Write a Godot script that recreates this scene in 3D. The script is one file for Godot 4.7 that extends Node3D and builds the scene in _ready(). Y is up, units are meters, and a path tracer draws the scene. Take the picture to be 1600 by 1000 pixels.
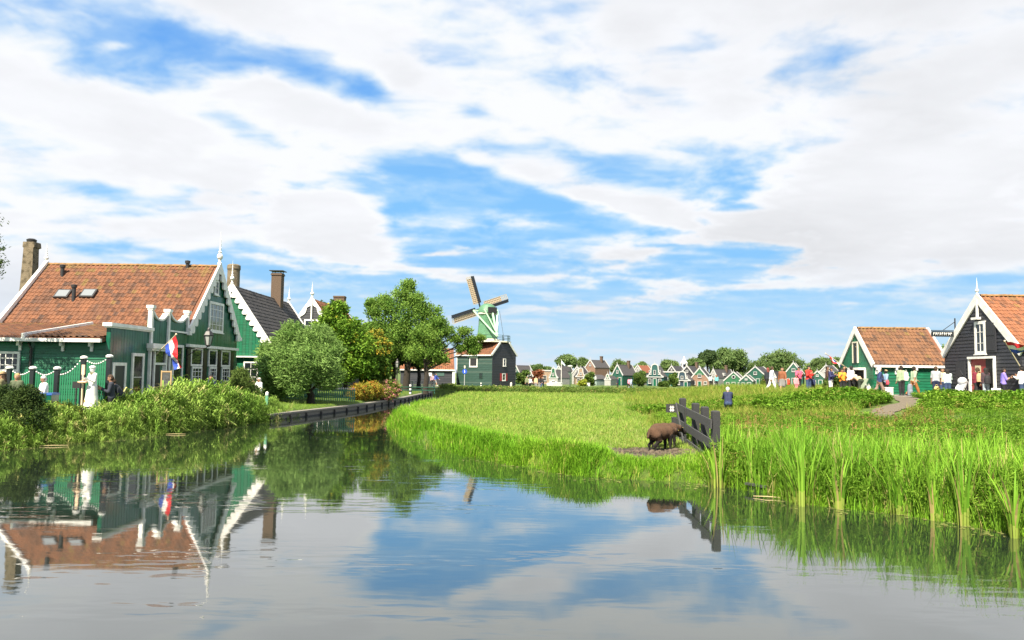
extends Node3D
# A canal bank with green wooden houses, a windmill, a river-side row of gabled houses and a crowd on a low dike.

const EXPOSURE := 2.65
const EYE := Vector3(0, 2.45, 0)
var rng := RandomNumberGenerator.new()
var mats := {}
var used_names := {}

func _ready():
	rng.seed = 7
	var cam := Camera3D.new()
	cam.name = "camera"
	cam.position = EYE
	cam.basis = Basis(Vector3.RIGHT, atan(83.0 / 1200.0)) * Basis(Vector3.BACK, deg_to_rad(0.72))
	cam.fov = rad_to_deg(2.0 * atan(500.0 / 1200.0))
	cam.near = 0.1
	cam.far = 4000.0
	add_child(cam)
	cam.current = true
	var env := Environment.new()
	env.background_mode = Environment.BG_SKY
	env.sky = Sky.new()
	var pan := PanoramaSkyMaterial.new()
	pan.panorama = make_sky()
	env.sky.sky_material = pan
	env.background_energy_multiplier = 1.0 / EXPOSURE
	env.tonemap_mode = Environment.TONE_MAPPER_LINEAR
	env.tonemap_exposure = EXPOSURE
	env.sdfgi_enabled = true
	env.ssao_enabled = true
	env.ssil_enabled = true
	var we := WorldEnvironment.new()
	we.name = "world_environment"
	we.environment = env
	add_child(we)
	var sun := DirectionalLight3D.new()
	sun.name = "sun"
	sun.light_energy = 1.6
	sun.light_color = Color(1.0, 0.95, 0.86)
	sun.light_angular_distance = 0.5
	sun.shadow_enabled = true
	add_child(sun)
	sun.look_at_from_position(Vector3(-0.28, 0.80, 0.62), Vector3.ZERO)
	make_textures()
	build_ground()
	build_left_side()
	build_mill()
	build_far_bank()
	build_right_side()
	build_trees()
	build_vegetation()
	build_small_things()
	build_people()

# ------------------------------------------------------------------ sky
const OPEN_A := [[-23.4, 21.1, 6.2, 2.3, -12, 1.5], [-26.2, 20.2, 3.6, 1.7, 0, 0.7], [-15.5, 21.1, 5.7, 1.6, -14, 0.9], [-10.4, 20.3, 2.2, 1.2, -20, 0.8], [-18.9, 16.9, 2.6, 0.7, -20, 0.75]]
const OPEN_B := [[-3.6, 19.3, 1.3, 0.5, -10, 0.7], [-0.5, 16.6, 3.2, 0.7, 0, 0.8], [-6.5, 15.2, 4.2, 0.9, -4, 0.85], [-11.1, 13.7, 1.4, 0.6, -15, 0.6], [-7.8, 11.1, 2.6, 1.9, 0, 1.3]]
const OPEN_C := [[-3.5, 12.0, 5.7, 2.9, 0, 1.3], [2.3, 10.2, 7.7, 2.6, -10, 1.3], [-5.0, 13.8, 5.7, 1.1, 0, 0.8], [9.5, 9.0, 9.6, 2.2, -8, 1.2], [6.6, 15.5, 4.3, 1.0, -12, 0.95]]
const OPEN_D := [[11.3, 13.8, 5.3, 1.2, -14, 1.0], [15.5, 14.5, 3.8, 1.0, -5, 0.65], [17.7, 13.0, 2.9, 1.2, 40, 0.7], [-16.0, 7.0, 8.6, 1.4, 0, 1.0], [-24.8, 7.4, 7.2, 0.7, 0, 0.9]]
const OPEN_E := [[-7.2, 6.2, 9.6, 1.9, 0, 1.3], [4.8, 4.0, 14.4, 2.9, 0, 1.5], [20.6, 4.0, 14.4, 2.4, 0, 1.4], [16.3, 8.6, 5.7, 1.1, 12, 0.9], [31.1, 5.8, 9.6, 1.1, 3, 0.9]]
const OPEN_F := [[30.3, 3.0, 9.6, 1.9, 0, 1.2], [-22.6, 2.5, 19.1, 2.4, 0, 1.3], [-28.9, 11.8, 1.6, 0.3, -5, 0.62], [-24.5, 12.0, 1.1, 0.4, 0, 0.62], [-16.2, 13.5, 1.4, 0.4, -20, 0.4]]
const CLOUD_A := [[9.5, 8.7, 2.6, 1.1, 10, -0.9], [8.1, 12.5, 5.3, 0.7, -17, -0.9], [11.8, 11.7, 4.8, 0.6, -14, -0.8], [13.2, 6.1, 11.0, 0.5, 4, -1.25], [4.8, 6.9, 3.3, 0.6, -5, -0.75]]
const CLOUD_B := [[-5.4, 9.3, 4.1, 0.3, -2, -1.2], [-5.3, 7.7, 5.3, 0.4, -5, -1.1], [0.9, 11.1, 3.3, 0.6, 0, -0.7], [15.9, 10.0, 5.3, 0.5, 12, -0.7], [-14.3, 11.0, 4.3, 2.9, -20, -1.2]]
const CLOUD_C := [[-11.5, 8.9, 2.4, 1.4, -20, -1.0], [-17.7, 20.4, 1.9, 1.2, 0, -0.7], [-19.0, 19.0, 5.3, 1.1, -10, -0.7], [-27.6, 20.6, 1.1, 0.3, 0, -0.55], [-8.0, 21.0, 1.2, 1.1, 0, -0.6]]
const CLOUD_D := [[20.7, 10.9, 3.3, 2.9, 0, -1.0], [23.1, 5.5, 1.0, 0.4, 0, -0.7], [15.9, 4.0, 2.9, 0.5, 0, -0.55], [-18.6, 7.6, 2.4, 0.4, -6, -0.8], [26.8, 10.7, 12.0, 3.3, 0, -1.1]]
const CLOUD_E := [[12.7, 1.5, 4.3, 0.5, 0, -0.7], [20.2, 2.2, 5.3, 0.5, 0, -0.45], [-33.2, 4.9, 3.8, 1.7, 0, -1.2]]
var sky_blobs := []
var n_big: FastNoiseLite
var n_mid: FastNoiseLite
var n_warp: FastNoiseLite
var n_wisp: FastNoiseLite

func noise(seed_: int, freq: float, octaves := 5, gain := 0.5) -> FastNoiseLite:
	var n := FastNoiseLite.new()
	n.noise_type = FastNoiseLite.TYPE_SIMPLEX_SMOOTH
	n.seed = seed_
	n.frequency = freq
	n.fractal_type = FastNoiseLite.FRACTAL_FBM
	n.fractal_octaves = octaves
	n.fractal_gain = gain
	return n

func make_sky() -> ImageTexture:
	for part in [OPEN_A, OPEN_B, OPEN_C, OPEN_D, OPEN_E, OPEN_F, CLOUD_A, CLOUD_B, CLOUD_C, CLOUD_D, CLOUD_E]:
		for g in part:
			var a := deg_to_rad(g[4])
			sky_blobs.append([g[0], g[1], cos(a) / g[2], sin(a) / g[2], -sin(a) / g[3], cos(a) / g[3], g[5]])
	n_big = noise(11, 0.55, 3)
	n_mid = noise(23, 1.5, 6, 0.52)
	n_warp = noise(37, 1.1, 4)
	n_wisp = noise(29, 3.2, 6, 0.6)
	var im := sky_patch(1024, 512, 0, 1024, 0, 262)
	var full := Image.create_empty(1024, 512, false, Image.FORMAT_RGB8)
	full.fill(Color(0.80, 0.87, 0.92))
	full.blit_rect(im, Rect2i(0, 0, 1024, 262), Vector2i.ZERO)
	full.resize(4096, 2048, Image.INTERPOLATE_CUBIC)
	for x in [0, 3648]: # finer where most of the sky is seen: straight ahead is the picture's edge
		full.blit_rect(sky_patch(4096, 2048, x, x + 448, 660, 1040), Rect2i(0, 0, 448, 380), Vector2i(x, 660))
	return ImageTexture.create_from_image(full)

func sky_patch(w: int, h: int, x0: int, x1: int, y0: int, y1: int) -> Image:
	var data := PackedByteArray()
	data.resize((x1 - x0) * (y1 - y0) * 3)
	var at := 0
	for y in range(y0, y1):
		var el := 90.0 - (y + 0.5) / h * 180.0
		var ce := cos(deg_to_rad(el))
		var se := sin(deg_to_rad(el))
		var up := maxf(se, 0.0)
		var flat := 1.0 / (up + 0.13)
		# air: deep blue overhead, paler towards the horizon
		var e := clampf(el / 24.0, 0.0, 1.0)
		var air := Color(0.80, 0.915, 0.985).lerp(Color(0.54, 0.79, 1.0), smoothstep(0.0, 0.42, e)).lerp(Color(0.44, 0.68, 0.96), smoothstep(0.42, 1.0, e))
		for x in range(x0, x1):
			var az := wrapf((x + 0.5) / w * 360.0, -180.0, 180.0)
			var a := deg_to_rad(az)
			var p := Vector3(sin(a) * ce * flat, se * 0.8, -cos(a) * ce * flat)
			var wv := n_warp.get_noise_3dv(p)
			var waz := az + wv * 2.4
			var wel := el + n_warp.get_noise_3d(p.x + 40.0, p.y, p.z) * 1.1
			var open := 0.0
			var veil := 0.0
			var wisp := n_wisp.get_noise_3dv(Vector3(p.x + wv * 0.3, p.y, p.z * 1.5))
			if absf(az) < 60.0 and el < 36.0:
				for b in sky_blobs:
					var dx: float = waz - b[0]
					var dy: float = wel - b[1]
					var u: float = dx * b[2] + dy * b[3]
					var v: float = dx * b[4] + dy * b[5]
					var q := u * u + v * v
					if q < 5.0:
						if b[6] > 0.0:
							open += b[6] * exp(-q)
						else:
							veil += b[6] * exp(-q)
				open = minf(open, 1.3) + veil * (0.95 + 0.9 * wisp)
			var away := smoothstep(34.0, 60.0, absf(az)) + smoothstep(27.0, 36.0, el)
			if away > 0.0:
				open = lerpf(open, 0.30 + 1.15 * n_big.get_noise_3d(p.x * 0.8 + 9.0, p.y, p.z * 0.8), minf(away, 1.0))
			var m := n_mid.get_noise_3dv(p)
			var cover := 0.40 - open * 0.74 + m * 0.95 + wisp * 0.55 + n_big.get_noise_3dv(p) * 0.12
			var alpha := smoothstep(-0.72, 0.36, cover)
			alpha = maxf(alpha, 0.30 * smoothstep(-1.2, 0.1, cover + wisp * 0.7))
			var thick := smoothstep(0.15, 0.85, cover + m * 0.15)
			var lum := 1.0 - 0.045 * thick + 0.05 * wisp * (1.0 - 0.6 * thick) + 0.06 * n_mid.get_noise_3d(p.x * 0.55 + 5.0, p.y, p.z * 0.55 + 3.0) + 0.045 * n_big.get_noise_3d(p.x * 1.2, p.y + 4.0, p.z * 1.2)
			lum = clampf(lum, 0.885, 1.0)
			var cl := Color(lum * 0.988, lum * 0.995, minf(lum * 1.012, 1.0))
			cl = cl.lerp(Color(0.80, 0.86, 0.93), 0.55 * (1.0 - smoothstep(1.0, 9.0, el)))
			var c := air.lerp(cl, alpha)
			data[at] = int(clampf(c.r, 0, 1) * 255.0 + 0.5)
			data[at + 1] = int(clampf(c.g, 0, 1) * 255.0 + 0.5)
			data[at + 2] = int(clampf(c.b, 0, 1) * 255.0 + 0.5)
			at += 3
	return Image.create_from_data(x1 - x0, y1 - y0, false, Image.FORMAT_RGB8, data)

# ------------------------------------------------------------------ mesh helpers
class MB:
	var v := PackedVector3Array()
	var n := PackedVector3Array()
	var c := PackedColorArray()
	var xf := Transform3D()
	var col := Color.WHITE
	func vert(p: Vector3, nn: Vector3) -> void:
		v.append(p)
		n.append(nn)
		c.append(col)
	func tri(a: Vector3, b: Vector3, d: Vector3) -> void:
		a = xf * a
		b = xf * b
		d = xf * d
		var nn := (b - a).cross(d - a).normalized()
		vert(a, nn)
		vert(d, nn)
		vert(b, nn)
	func quad(a: Vector3, b: Vector3, d: Vector3, e: Vector3) -> void:
		tri(a, b, d)
		tri(a, d, e)
	func stri(p: Array, q: Array) -> void: # smooth: positions and normals
		for i in [0, 2, 1]:
			vert(xf * (p[i] as Vector3), (xf.basis * (q[i] as Vector3)).normalized())
	func hexa(b: Array) -> void: # bottom ring 0..3 (counter-clockwise from above), top ring 4..7
		quad(b[3], b[2], b[1], b[0])
		quad(b[4], b[5], b[6], b[7])
		for i in 4:
			var j := (i + 1) % 4
			quad(b[i], b[j], b[j + 4], b[i + 4])
	func box(o: Vector3, s: Vector3) -> void:
		var h := s * 0.5
		hexa([o + Vector3(-h.x, -h.y, h.z), o + Vector3(h.x, -h.y, h.z), o + Vector3(h.x, -h.y, -h.z), o + Vector3(-h.x, -h.y, -h.z),
			o + Vector3(-h.x, h.y, h.z), o + Vector3(h.x, h.y, h.z), o + Vector3(h.x, h.y, -h.z), o + Vector3(-h.x, h.y, -h.z)])
	func span(x0: float, x1: float, y0: float, y1: float, z0: float, z1: float) -> void:
		box(Vector3((x0 + x1) / 2, (y0 + y1) / 2, (z0 + z1) / 2), Vector3(absf(x1 - x0), absf(y1 - y0), absf(z1 - z0)))
	func bar(a: Vector3, b: Vector3, w: float, h: float, up := Vector3.UP) -> void:
		var d := (b - a).normalized()
		var s := d.cross(up)
		if s.length() < 0.01:
			s = d.cross(Vector3.RIGHT)
		s = s.normalized() * w * 0.5
		var t := s.cross(d).normalized() * h * 0.5
		hexa([a - s - t, a + s - t, b + s - t, b - s - t, a - s + t, a + s + t, b + s + t, b - s + t])
	func tube(pts: Array, radii: Array, sides := 6, cap := true) -> void:
		var rings := []
		for i in pts.size():
			var d: Vector3 = (pts[mini(i + 1, pts.size() - 1)] - pts[maxi(i - 1, 0)]).normalized()
			var s := d.cross(Vector3.UP if absf(d.y) < 0.9 else Vector3.RIGHT).normalized()
			var t := s.cross(d).normalized()
			var ring := []
			for k in sides:
				var a := TAU * k / sides
				var nn := s * cos(a) + t * sin(a)
				ring.append([pts[i] + nn * radii[i], nn])
			rings.append(ring)
		for i in pts.size() - 1:
			for k in sides:
				var l := (k + 1) % sides
				var a = rings[i][k]
				var b = rings[i][l]
				var d = rings[i + 1][l]
				var e = rings[i + 1][k]
				stri([a[0], d[0], b[0]], [a[1], d[1], b[1]])
				stri([a[0], e[0], d[0]], [a[1], e[1], d[1]])
		if cap:
			for k in range(1, sides - 1):
				tri(rings[0][0][0], rings[0][k][0], rings[0][k + 1][0])
				tri(rings[-1][0][0], rings[-1][k + 1][0], rings[-1][k][0])
	func lathe(prof: Array, sides := 8, o := Vector3.ZERO, smooth := true, squash := 1.0) -> void: # prof: Vector2(radius, height) going up
		for i in prof.size() - 1:
			var p: Vector2 = prof[i]
			var q: Vector2 = prof[i + 1]
			var nr := Vector2(q.y - p.y, p.x - q.x).normalized()
			for k in sides:
				var a := TAU * k / sides
				var b := TAU * (k + 1) / sides
				var ca := Vector3(cos(a), 0, -sin(a) * squash)
				var cb := Vector3(cos(b), 0, -sin(b) * squash)
				var p0 := o + ca * p.x + Vector3(0, p.y, 0)
				var p1 := o + cb * p.x + Vector3(0, p.y, 0)
				var q0 := o + ca * q.x + Vector3(0, q.y, 0)
				var q1 := o + cb * q.x + Vector3(0, q.y, 0)
				if smooth:
					var na := ca * nr.x + Vector3(0, nr.y, 0)
					var nb := cb * nr.x + Vector3(0, nr.y, 0)
					stri([p0, p1, q1], [na, nb, nb])
					stri([p0, q1, q0], [na, nb, na])
				else:
					quad(p0, p1, q1, q0)
		var l: Vector2 = prof[-1]
		if l.x > 0.001:
			for k in range(1, sides - 1):
				var aa := TAU * k / sides
				var bb := TAU * (k + 1) / sides
				tri(o + Vector3(l.x, l.y, 0), o + Vector3(cos(aa) * l.x, l.y, -sin(aa) * l.x * squash), o + Vector3(cos(bb) * l.x, l.y, -sin(bb) * l.x * squash))
	func ball(o: Vector3, r: Vector3, sides := 8, rings := 5) -> void:
		for i in rings:
			var t0 := PI * i / rings
			var t1 := PI * (i + 1) / rings
			for k in sides:
				var a := TAU * k / sides
				var b := TAU * (k + 1) / sides
				var d := [Vector3(sin(t0) * cos(a), cos(t0), sin(t0) * sin(a)), Vector3(sin(t0) * cos(b), cos(t0), sin(t0) * sin(b)), Vector3(sin(t1) * cos(b), cos(t1), sin(t1) * sin(b)), Vector3(sin(t1) * cos(a), cos(t1), sin(t1) * sin(a))]
				if i < rings - 1:
					stri([o + d[0] * r, o + d[2] * r, o + d[3] * r], [d[0] / r, d[2] / r, d[3] / r])
				if i > 0:
					stri([o + d[0] * r, o + d[1] * r, o + d[2] * r], [d[0] / r, d[1] / r, d[2] / r])
	func prism(poly: PackedVector2Array, z0: float, z1: float) -> void: # z1 is the front
		if Geometry2D.is_polygon_clockwise(poly):
			poly.reverse()
		var id := Geometry2D.triangulate_polygon(poly)
		for i in range(0, id.size(), 3):
			var a := poly[id[i]]
			var b := poly[id[i + 1]]
			var d := poly[id[i + 2]]
			if (b - a).cross(d - a) < 0.0:
				var e := b
				b = d
				d = e
			tri(Vector3(a.x, a.y, z1), Vector3(b.x, b.y, z1), Vector3(d.x, d.y, z1))
			tri(Vector3(a.x, a.y, z0), Vector3(d.x, d.y, z0), Vector3(b.x, b.y, z0))
		for i in poly.size():
			var a := poly[i]
			var b := poly[(i + 1) % poly.size()]
			quad(Vector3(a.x, a.y, z0), Vector3(b.x, b.y, z0), Vector3(b.x, b.y, z1), Vector3(a.x, a.y, z1))
	func band(line: PackedVector2Array, w: float, z0: float, z1: float, shift := 0.0) -> void: # a flat strip along a line, to its left by shift
		var off := []
		for i in line.size():
			var d0 := (line[i] - line[maxi(i - 1, 0)]).normalized()
			var d1 := (line[mini(i + 1, line.size() - 1)] - line[i]).normalized()
			var nn := (Vector2(-d0.y, d0.x) + Vector2(-d1.y, d1.x)).normalized()
			off.append(nn)
		for i in line.size() - 1:
			var a: Vector2 = line[i] + off[i] * (shift - w / 2)
			var b: Vector2 = line[i + 1] + off[i + 1] * (shift - w / 2)
			var d: Vector2 = line[i + 1] + off[i + 1] * (shift + w / 2)
			var e: Vector2 = line[i] + off[i] * (shift + w / 2)
			hexa([Vector3(a.x, a.y, z0), Vector3(b.x, b.y, z0), Vector3(d.x, d.y, z0), Vector3(e.x, e.y, z0), Vector3(a.x, a.y, z1), Vector3(b.x, b.y, z1), Vector3(d.x, d.y, z1), Vector3(e.x, e.y, z1)])
	func face_up() -> void: # turn over the faces that look down
		for i in range(0, v.size(), 3):
			if n[i].y < 0.0:
				var t := v[i + 1]
				v[i + 1] = v[i + 2]
				v[i + 2] = t
				for k in 3:
					n[i + k] = -n[i + k]
	func mesh() -> ArrayMesh:
		var a := []
		a.resize(Mesh.ARRAY_MAX)
		a[Mesh.ARRAY_VERTEX] = v
		a[Mesh.ARRAY_NORMAL] = n
		a[Mesh.ARRAY_COLOR] = c
		var m := ArrayMesh.new()
		if v.size():
			m.add_surface_from_arrays(Mesh.PRIMITIVE_TRIANGLES, a)
		return m

func numbered(called: String) -> String:
	if not used_names.has(called):
		used_names[called] = 0
		return called
	used_names[called] += 1
	return "%s_%03d" % [called, used_names[called]]

func tag(o: Node3D, label := "", category := "", group := "", kind := "") -> Node3D:
	for pair in [["label", label], ["category", category], ["group", group], ["kind", kind]]:
		if pair[1]:
			o.set_meta(pair[0], pair[1])
	return o

func thing(called: String, label: String, category: String, at := Vector3.ZERO, turn := 0.0, group := "") -> Node3D:
	var o := Node3D.new()
	o.name = numbered(called)
	o.position = at
	o.rotation.y = turn
	add_child(o, true)
	tag(o, label, category, group)
	return o

func obj(called: String, mesh, m: Material, parent: Node = null) -> MeshInstance3D:
	var o := MeshInstance3D.new()
	if parent == null:
		parent = self
		o.name = numbered(called)
	else:
		var k := 0
		var nm := called
		while parent.has_node(nm):
			k += 1
			nm = "%s_%03d" % [called, k]
		o.name = nm
	o.mesh = mesh.mesh() if mesh is MB else mesh
	o.material_override = m
	parent.add_child(o, true)
	return o

func structure(called: String, mesh, m: Material, label := "") -> MeshInstance3D:
	var o := obj(called, mesh, m)
	tag(o, label, "", "", "structure")
	return o

func many(called: String, mesh: Mesh, m: Material, where: Array, tint: Array, parent: Node = null) -> MultiMeshInstance3D:
	var mm := MultiMesh.new()
	mm.transform_format = MultiMesh.TRANSFORM_3D
	mm.use_colors = true
	mm.mesh = mesh
	mm.instance_count = where.size()
	for i in where.size():
		mm.set_instance_transform(i, where[i])
		mm.set_instance_color(i, tint[i])
	var o := MultiMeshInstance3D.new()
	o.multimesh = mm
	o.material_override = m
	o.set_meta("kind", "stuff")
	if parent == null:
		o.name = numbered(called)
		add_child(o, true)
	else:
		o.name = called
		parent.add_child(o, true)
	return o

# ------------------------------------------------------------------ materials (colours are linear, real-world)
var t_soft: NoiseTexture2D
var t_faint: NoiseTexture2D
var t_blotch: NoiseTexture2D
var t_fine: NoiseTexture2D
var t_bump: NoiseTexture2D
var t_ripple: ImageTexture

func ramp(stops: Array) -> Gradient:
	var g := Gradient.new()
	var off := PackedFloat32Array()
	var cs := PackedColorArray()
	for s in stops:
		off.append(s[0])
		cs.append(s[1])
	g.offsets = off
	g.colors = cs
	return g

func noise_tex(n: FastNoiseLite, g: Gradient, size := 512) -> NoiseTexture2D:
	var t := NoiseTexture2D.new()
	t.width = size
	t.height = size
	t.seamless = true
	t.noise = n
	if g:
		t.color_ramp = g
	return t

func grey(x: float) -> Color:
	return Color(x, x, x)

func make_textures():
	t_soft = noise_tex(noise(3, 0.012, 5, 0.6), ramp([[0.1, grey(0.74)], [0.9, grey(1.0)]]))
	t_blotch = noise_tex(noise(5, 0.008, 4), ramp([[0.15, Color(0.62, 0.62, 0.58)], [0.45, Color(0.9, 0.9, 0.9)], [0.9, Color(1, 1, 1)]]))
	t_faint = noise_tex(noise(7, 0.01, 4), ramp([[0.1, grey(0.88)], [0.9, grey(1.0)]]))
	t_fine = noise_tex(noise(9, 0.06, 4), ramp([[0.1, grey(0.6)], [0.9, grey(1.0)]]))
	t_bump = noise_tex(noise(13, 0.05, 4), null)
	# water: fine wind ripples that come and go in patches
	var fine := noise(17, 0.045, 3, 0.45).get_seamless_image(1024, 1024)
	var wide := noise(19, 0.006, 2).get_seamless_image(1024, 1024)
	fine.convert(Image.FORMAT_L8)
	wide.convert(Image.FORMAT_L8)
	var fd := fine.get_data()
	var wd := wide.get_data()
	var out := PackedByteArray()
	out.resize(fd.size())
	for i in fd.size():
		var k := smoothstep(0.42, 0.78, wd[i] / 255.0)
		out[i] = int(clampf(127.0 + (fd[i] - 127.0) * (0.10 + 0.75 * k), 0, 255))
	t_ripple = ImageTexture.create_from_image(Image.create_from_data(1024, 1024, false, Image.FORMAT_L8, out))

func mat(key: String, c: Color, rough := 0.7, tex: Texture2D = null, scale := Vector3.ONE, extra := {}) -> StandardMaterial3D:
	if mats.has(key):
		return mats[key]
	var m := StandardMaterial3D.new()
	m.resource_name = key
	m.albedo_color = c.linear_to_srgb()
	m.roughness = rough
	if tex:
		m.albedo_texture = tex
	if tex or extra.has("bump"):
		m.uv1_triplanar = true
		m.uv1_world_triplanar = true
		m.uv1_scale = scale
	if extra.has("bump"):
		m.heightmap_enabled = true
		m.heightmap_texture = t_bump
		m.heightmap_scale = extra.bump
	if extra.has("spec"):
		m.metallic_specular = extra.spec
	if extra.has("metal"):
		m.metallic = extra.metal
	if extra.has("vc"):
		m.vertex_color_use_as_albedo = true
	if extra.has("back"):
		m.backlight_enabled = true
		m.backlight = grey(extra.back)
	mats[key] = m
	return m

func leaf_mat(key := "leaf") -> StandardMaterial3D:
	return mat(key, Color.WHITE, 0.62, null, Vector3.ONE, {"vc": true, "back": 0.7, "spec": 0.22})

func tinted(key: String, rough := 0.8, tex: Texture2D = null, scale := Vector3.ONE) -> StandardMaterial3D: # vertex or copy colours
	return mat(key, Color.WHITE, rough, tex, scale, {"vc": true})

# ------------------------------------------------------------------ ground and water
const LEFT_BANK := [Vector2(-17, 30), Vector2(-17, -10), Vector2(-16, -18), Vector2(-14.94, -22.7), Vector2(-14.3, -24.8), Vector2(-13.28, -26.9), Vector2(-12.37, -32), Vector2(-11.77, -35.75), Vector2(-11.19, -38.84), Vector2(-9.7, -48.6), Vector2(-8.9, -61.7), Vector2(-8.6, -85)]
const RIGHT_BANK := [Vector2(-5.8, -85), Vector2(-5.9, -62), Vector2(-6.2, -52), Vector2(-6.3, -39.9), Vector2(-5.39, -33.96), Vector2(-3.69, -28.3), Vector2(-1.46, -22.9), Vector2(0.05, -20.69), Vector2(1.58, -18.66), Vector2(3, -17.92), Vector2(4.37, -17.52), Vector2(5.22, -16.56), Vector2(5.62, -15.06), Vector2(6.98, -14.08), Vector2(7.64, -13.23), Vector2(8.06, -12.23), Vector2(9.5, -10), Vector2(12, -6), Vector2(13, 0), Vector2(13, 30)]
const PATH := [Vector2(13.6, -28.5), Vector2(15.2, -31.5), Vector2(18.2, -35.0), Vector2(20.2, -39.5), Vector2(21.0, -44.0)]
const TRACK := [Vector2(13.9, -28.8), Vector2(17, -28.0), Vector2(21, -27.2), Vector2(27, -26.4)]

func on_path(x: float, z: float, room: float) -> bool:
	var p := Vector2(x, z)
	for way in [PATH, TRACK]:
		for i in way.size() - 1:
			if Geometry2D.get_closest_point_to_segment(p, way[i], way[i + 1]).distance_to(p) < room * (1.0 if way == PATH else 0.55):
				return true
	return false

var canal := PackedVector2Array()
var n_lump: FastNoiseLite

func shore(x: float, z: float) -> float: # metres from the water's edge, negative on the water
	var p := Vector2(x, z)
	var best := 1e9
	for i in canal.size():
		var a := canal[i]
		var b := canal[(i + 1) % canal.size()]
		var d := b - a
		var t := clampf((p - a).dot(d) / d.length_squared(), 0.0, 1.0)
		best = minf(best, (a + d * t).distance_squared_to(p))
	best = sqrt(best)
	return -best if Geometry2D.is_point_in_polygon(p, canal) else best

func dike(x: float, z: float) -> float:
	var d := -z
	var rise := smoothstep(20.0, 42.0, d + maxf(x - 9.0, 0.0) * 0.25)
	var across := smoothstep(5.5 + d * 0.06, 12.0 + d * 0.10, x)
	var past := 1.0 - smoothstep(62.0, 85.0, d - maxf(x - 20.0, 0.0) * 0.4)
	return rise * across * past

func ground(x: float, z: float, s := 1e9) -> float:
	if s > 1e8:
		s = shore(x, z) if absf(x) < 40.0 and z > -95.0 else 50.0
	var h := 0.46 + 0.95 * dike(x, z) - 0.12 * smoothstep(70.0, 110.0, -z)
	h += 0.04 * n_lump.get_noise_2d(x, z) * smoothstep(0.5, 2.0, s)
	h -= 0.14 * (1.0 - smoothstep(0.5, 1.6, absf(x - 3.6))) * (1.0 - smoothstep(0.6, 1.8, s))
	if x < -7.0:
		h = lerpf(h, 0.6, smoothstep(2.0, 4.0, s))
	return lerpf(-0.6, h, smoothstep(-0.45, 0.65, s))

func lines(cuts: Array) -> Array: # [from, to, step] runs
	var out := []
	for c in cuts:
		var x: float = c[0]
		while (x < c[1] - 1e-4) if c[2] > 0 else (x > c[1] + 1e-4):
			out.append(x)
			x += c[2]
	return out

func build_ground():
	n_lump = noise(41, 0.12, 3)
	for p in LEFT_BANK:
		canal.append(p)
	for p in RIGHT_BANK:
		canal.append(p)
	var xs := lines([[-900, -300, 200], [-300, -60, 60], [-60, -24, 6], [-24, -17, 1.0], [-17, 14, 0.4], [14, 40, 1.0], [40, 100, 10], [100, 400, 60], [400, 1001, 200]])
	var zs := lines([[40, -8, -6], [-8, -44, -0.4], [-44, -90, -1.0], [-90, -150, -5], [-150, -400, -50], [-400, -2401, -400]])
	var grid := []
	for z in zs:
		var row := []
		for x in xs:
			row.append(Vector3(x, ground(x, z), z))
		grid.append(row)
	var b := MB.new()
	for j in zs.size() - 1:
		for i in xs.size() - 1:
			b.quad(grid[j][i], grid[j][i + 1], grid[j + 1][i + 1], grid[j + 1][i])
	# smooth the normals by averaging over shared corners
	var sums := {}
	for i in b.v.size():
		sums[b.v[i]] = sums.get(b.v[i], Vector3.ZERO) + b.n[i]
	for i in b.v.size():
		b.n[i] = (sums[b.v[i]] as Vector3).normalized()
	var soil := noise_tex(noise(51, 0.02, 5, 0.6), ramp([[0.2, Color(0.62, 0.66, 0.5)], [0.5, Color(0.9, 0.92, 0.72)], [0.85, Color(1.0, 0.96, 0.7)]]))
	structure("ground", b, mat("ground", Color(0.085, 0.14, 0.022), 0.95, soil, Vector3.ONE * 0.13), "flat green meadow, dike and lawns round the canal")
	var w := MB.new()
	w.quad(Vector3(-30, 0, 35), Vector3(30, 0, 35), Vector3(30, 0, -95), Vector3(-30, 0, -95))
	var wm := mat("water", Color(0.014, 0.020, 0.016), 0.03, null, Vector3.ONE, {"spec": 0.7})
	wm.clearcoat_enabled = true
	wm.clearcoat = 0.7
	wm.clearcoat_roughness = 0.03
	wm.heightmap_enabled = true
	wm.heightmap_texture = t_ripple
	wm.heightmap_scale = 1.0
	wm.uv1_triplanar = true
	wm.uv1_world_triplanar = true
	wm.uv1_scale = Vector3(0.018, 0.05, 0.05)
	structure("canal_water", w, wm, "still dark canal water reflecting the sky")
	# trodden path along the foot of the dike and up to the forecourt
	strip("footpath", PATH, [0.3, 0.42, 0.5, 0.6, 1.0], mat("path", Color(0.20, 0.165, 0.115), 0.95, t_fine, Vector3.ONE * 0.6), "sandy footpath climbing the dike to the small green house")
	strip("trodden_track", TRACK, [0.35, 0.4, 0.4, 0.4], mats["path"], "worn grassy track along the foot of the dike")
	strip("forecourt", [Vector2(14, -52), Vector2(19, -47.5), Vector2(23.4, -44.2), Vector2(23.6, -40), Vector2(23.8, -33)], [1.5, 1.6, 1.9, 1.5, 1.4], mat("paving", Color(0.33, 0.30, 0.26), 0.9, t_fine, Vector3.ONE * 0.4), "pale paved walk in front of the small houses")
	strip("village_road", [Vector2(-60, -104), Vector2(-8, -100.5), Vector2(14, -101), Vector2(45, -102), Vector2(90, -100)], [2.2, 2.2, 2.2, 2.2, 2.2], mat("road", Color(0.20, 0.20, 0.20), 0.9, t_soft, Vector3.ONE * 0.3), "grey road crossing behind the meadow")

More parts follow.
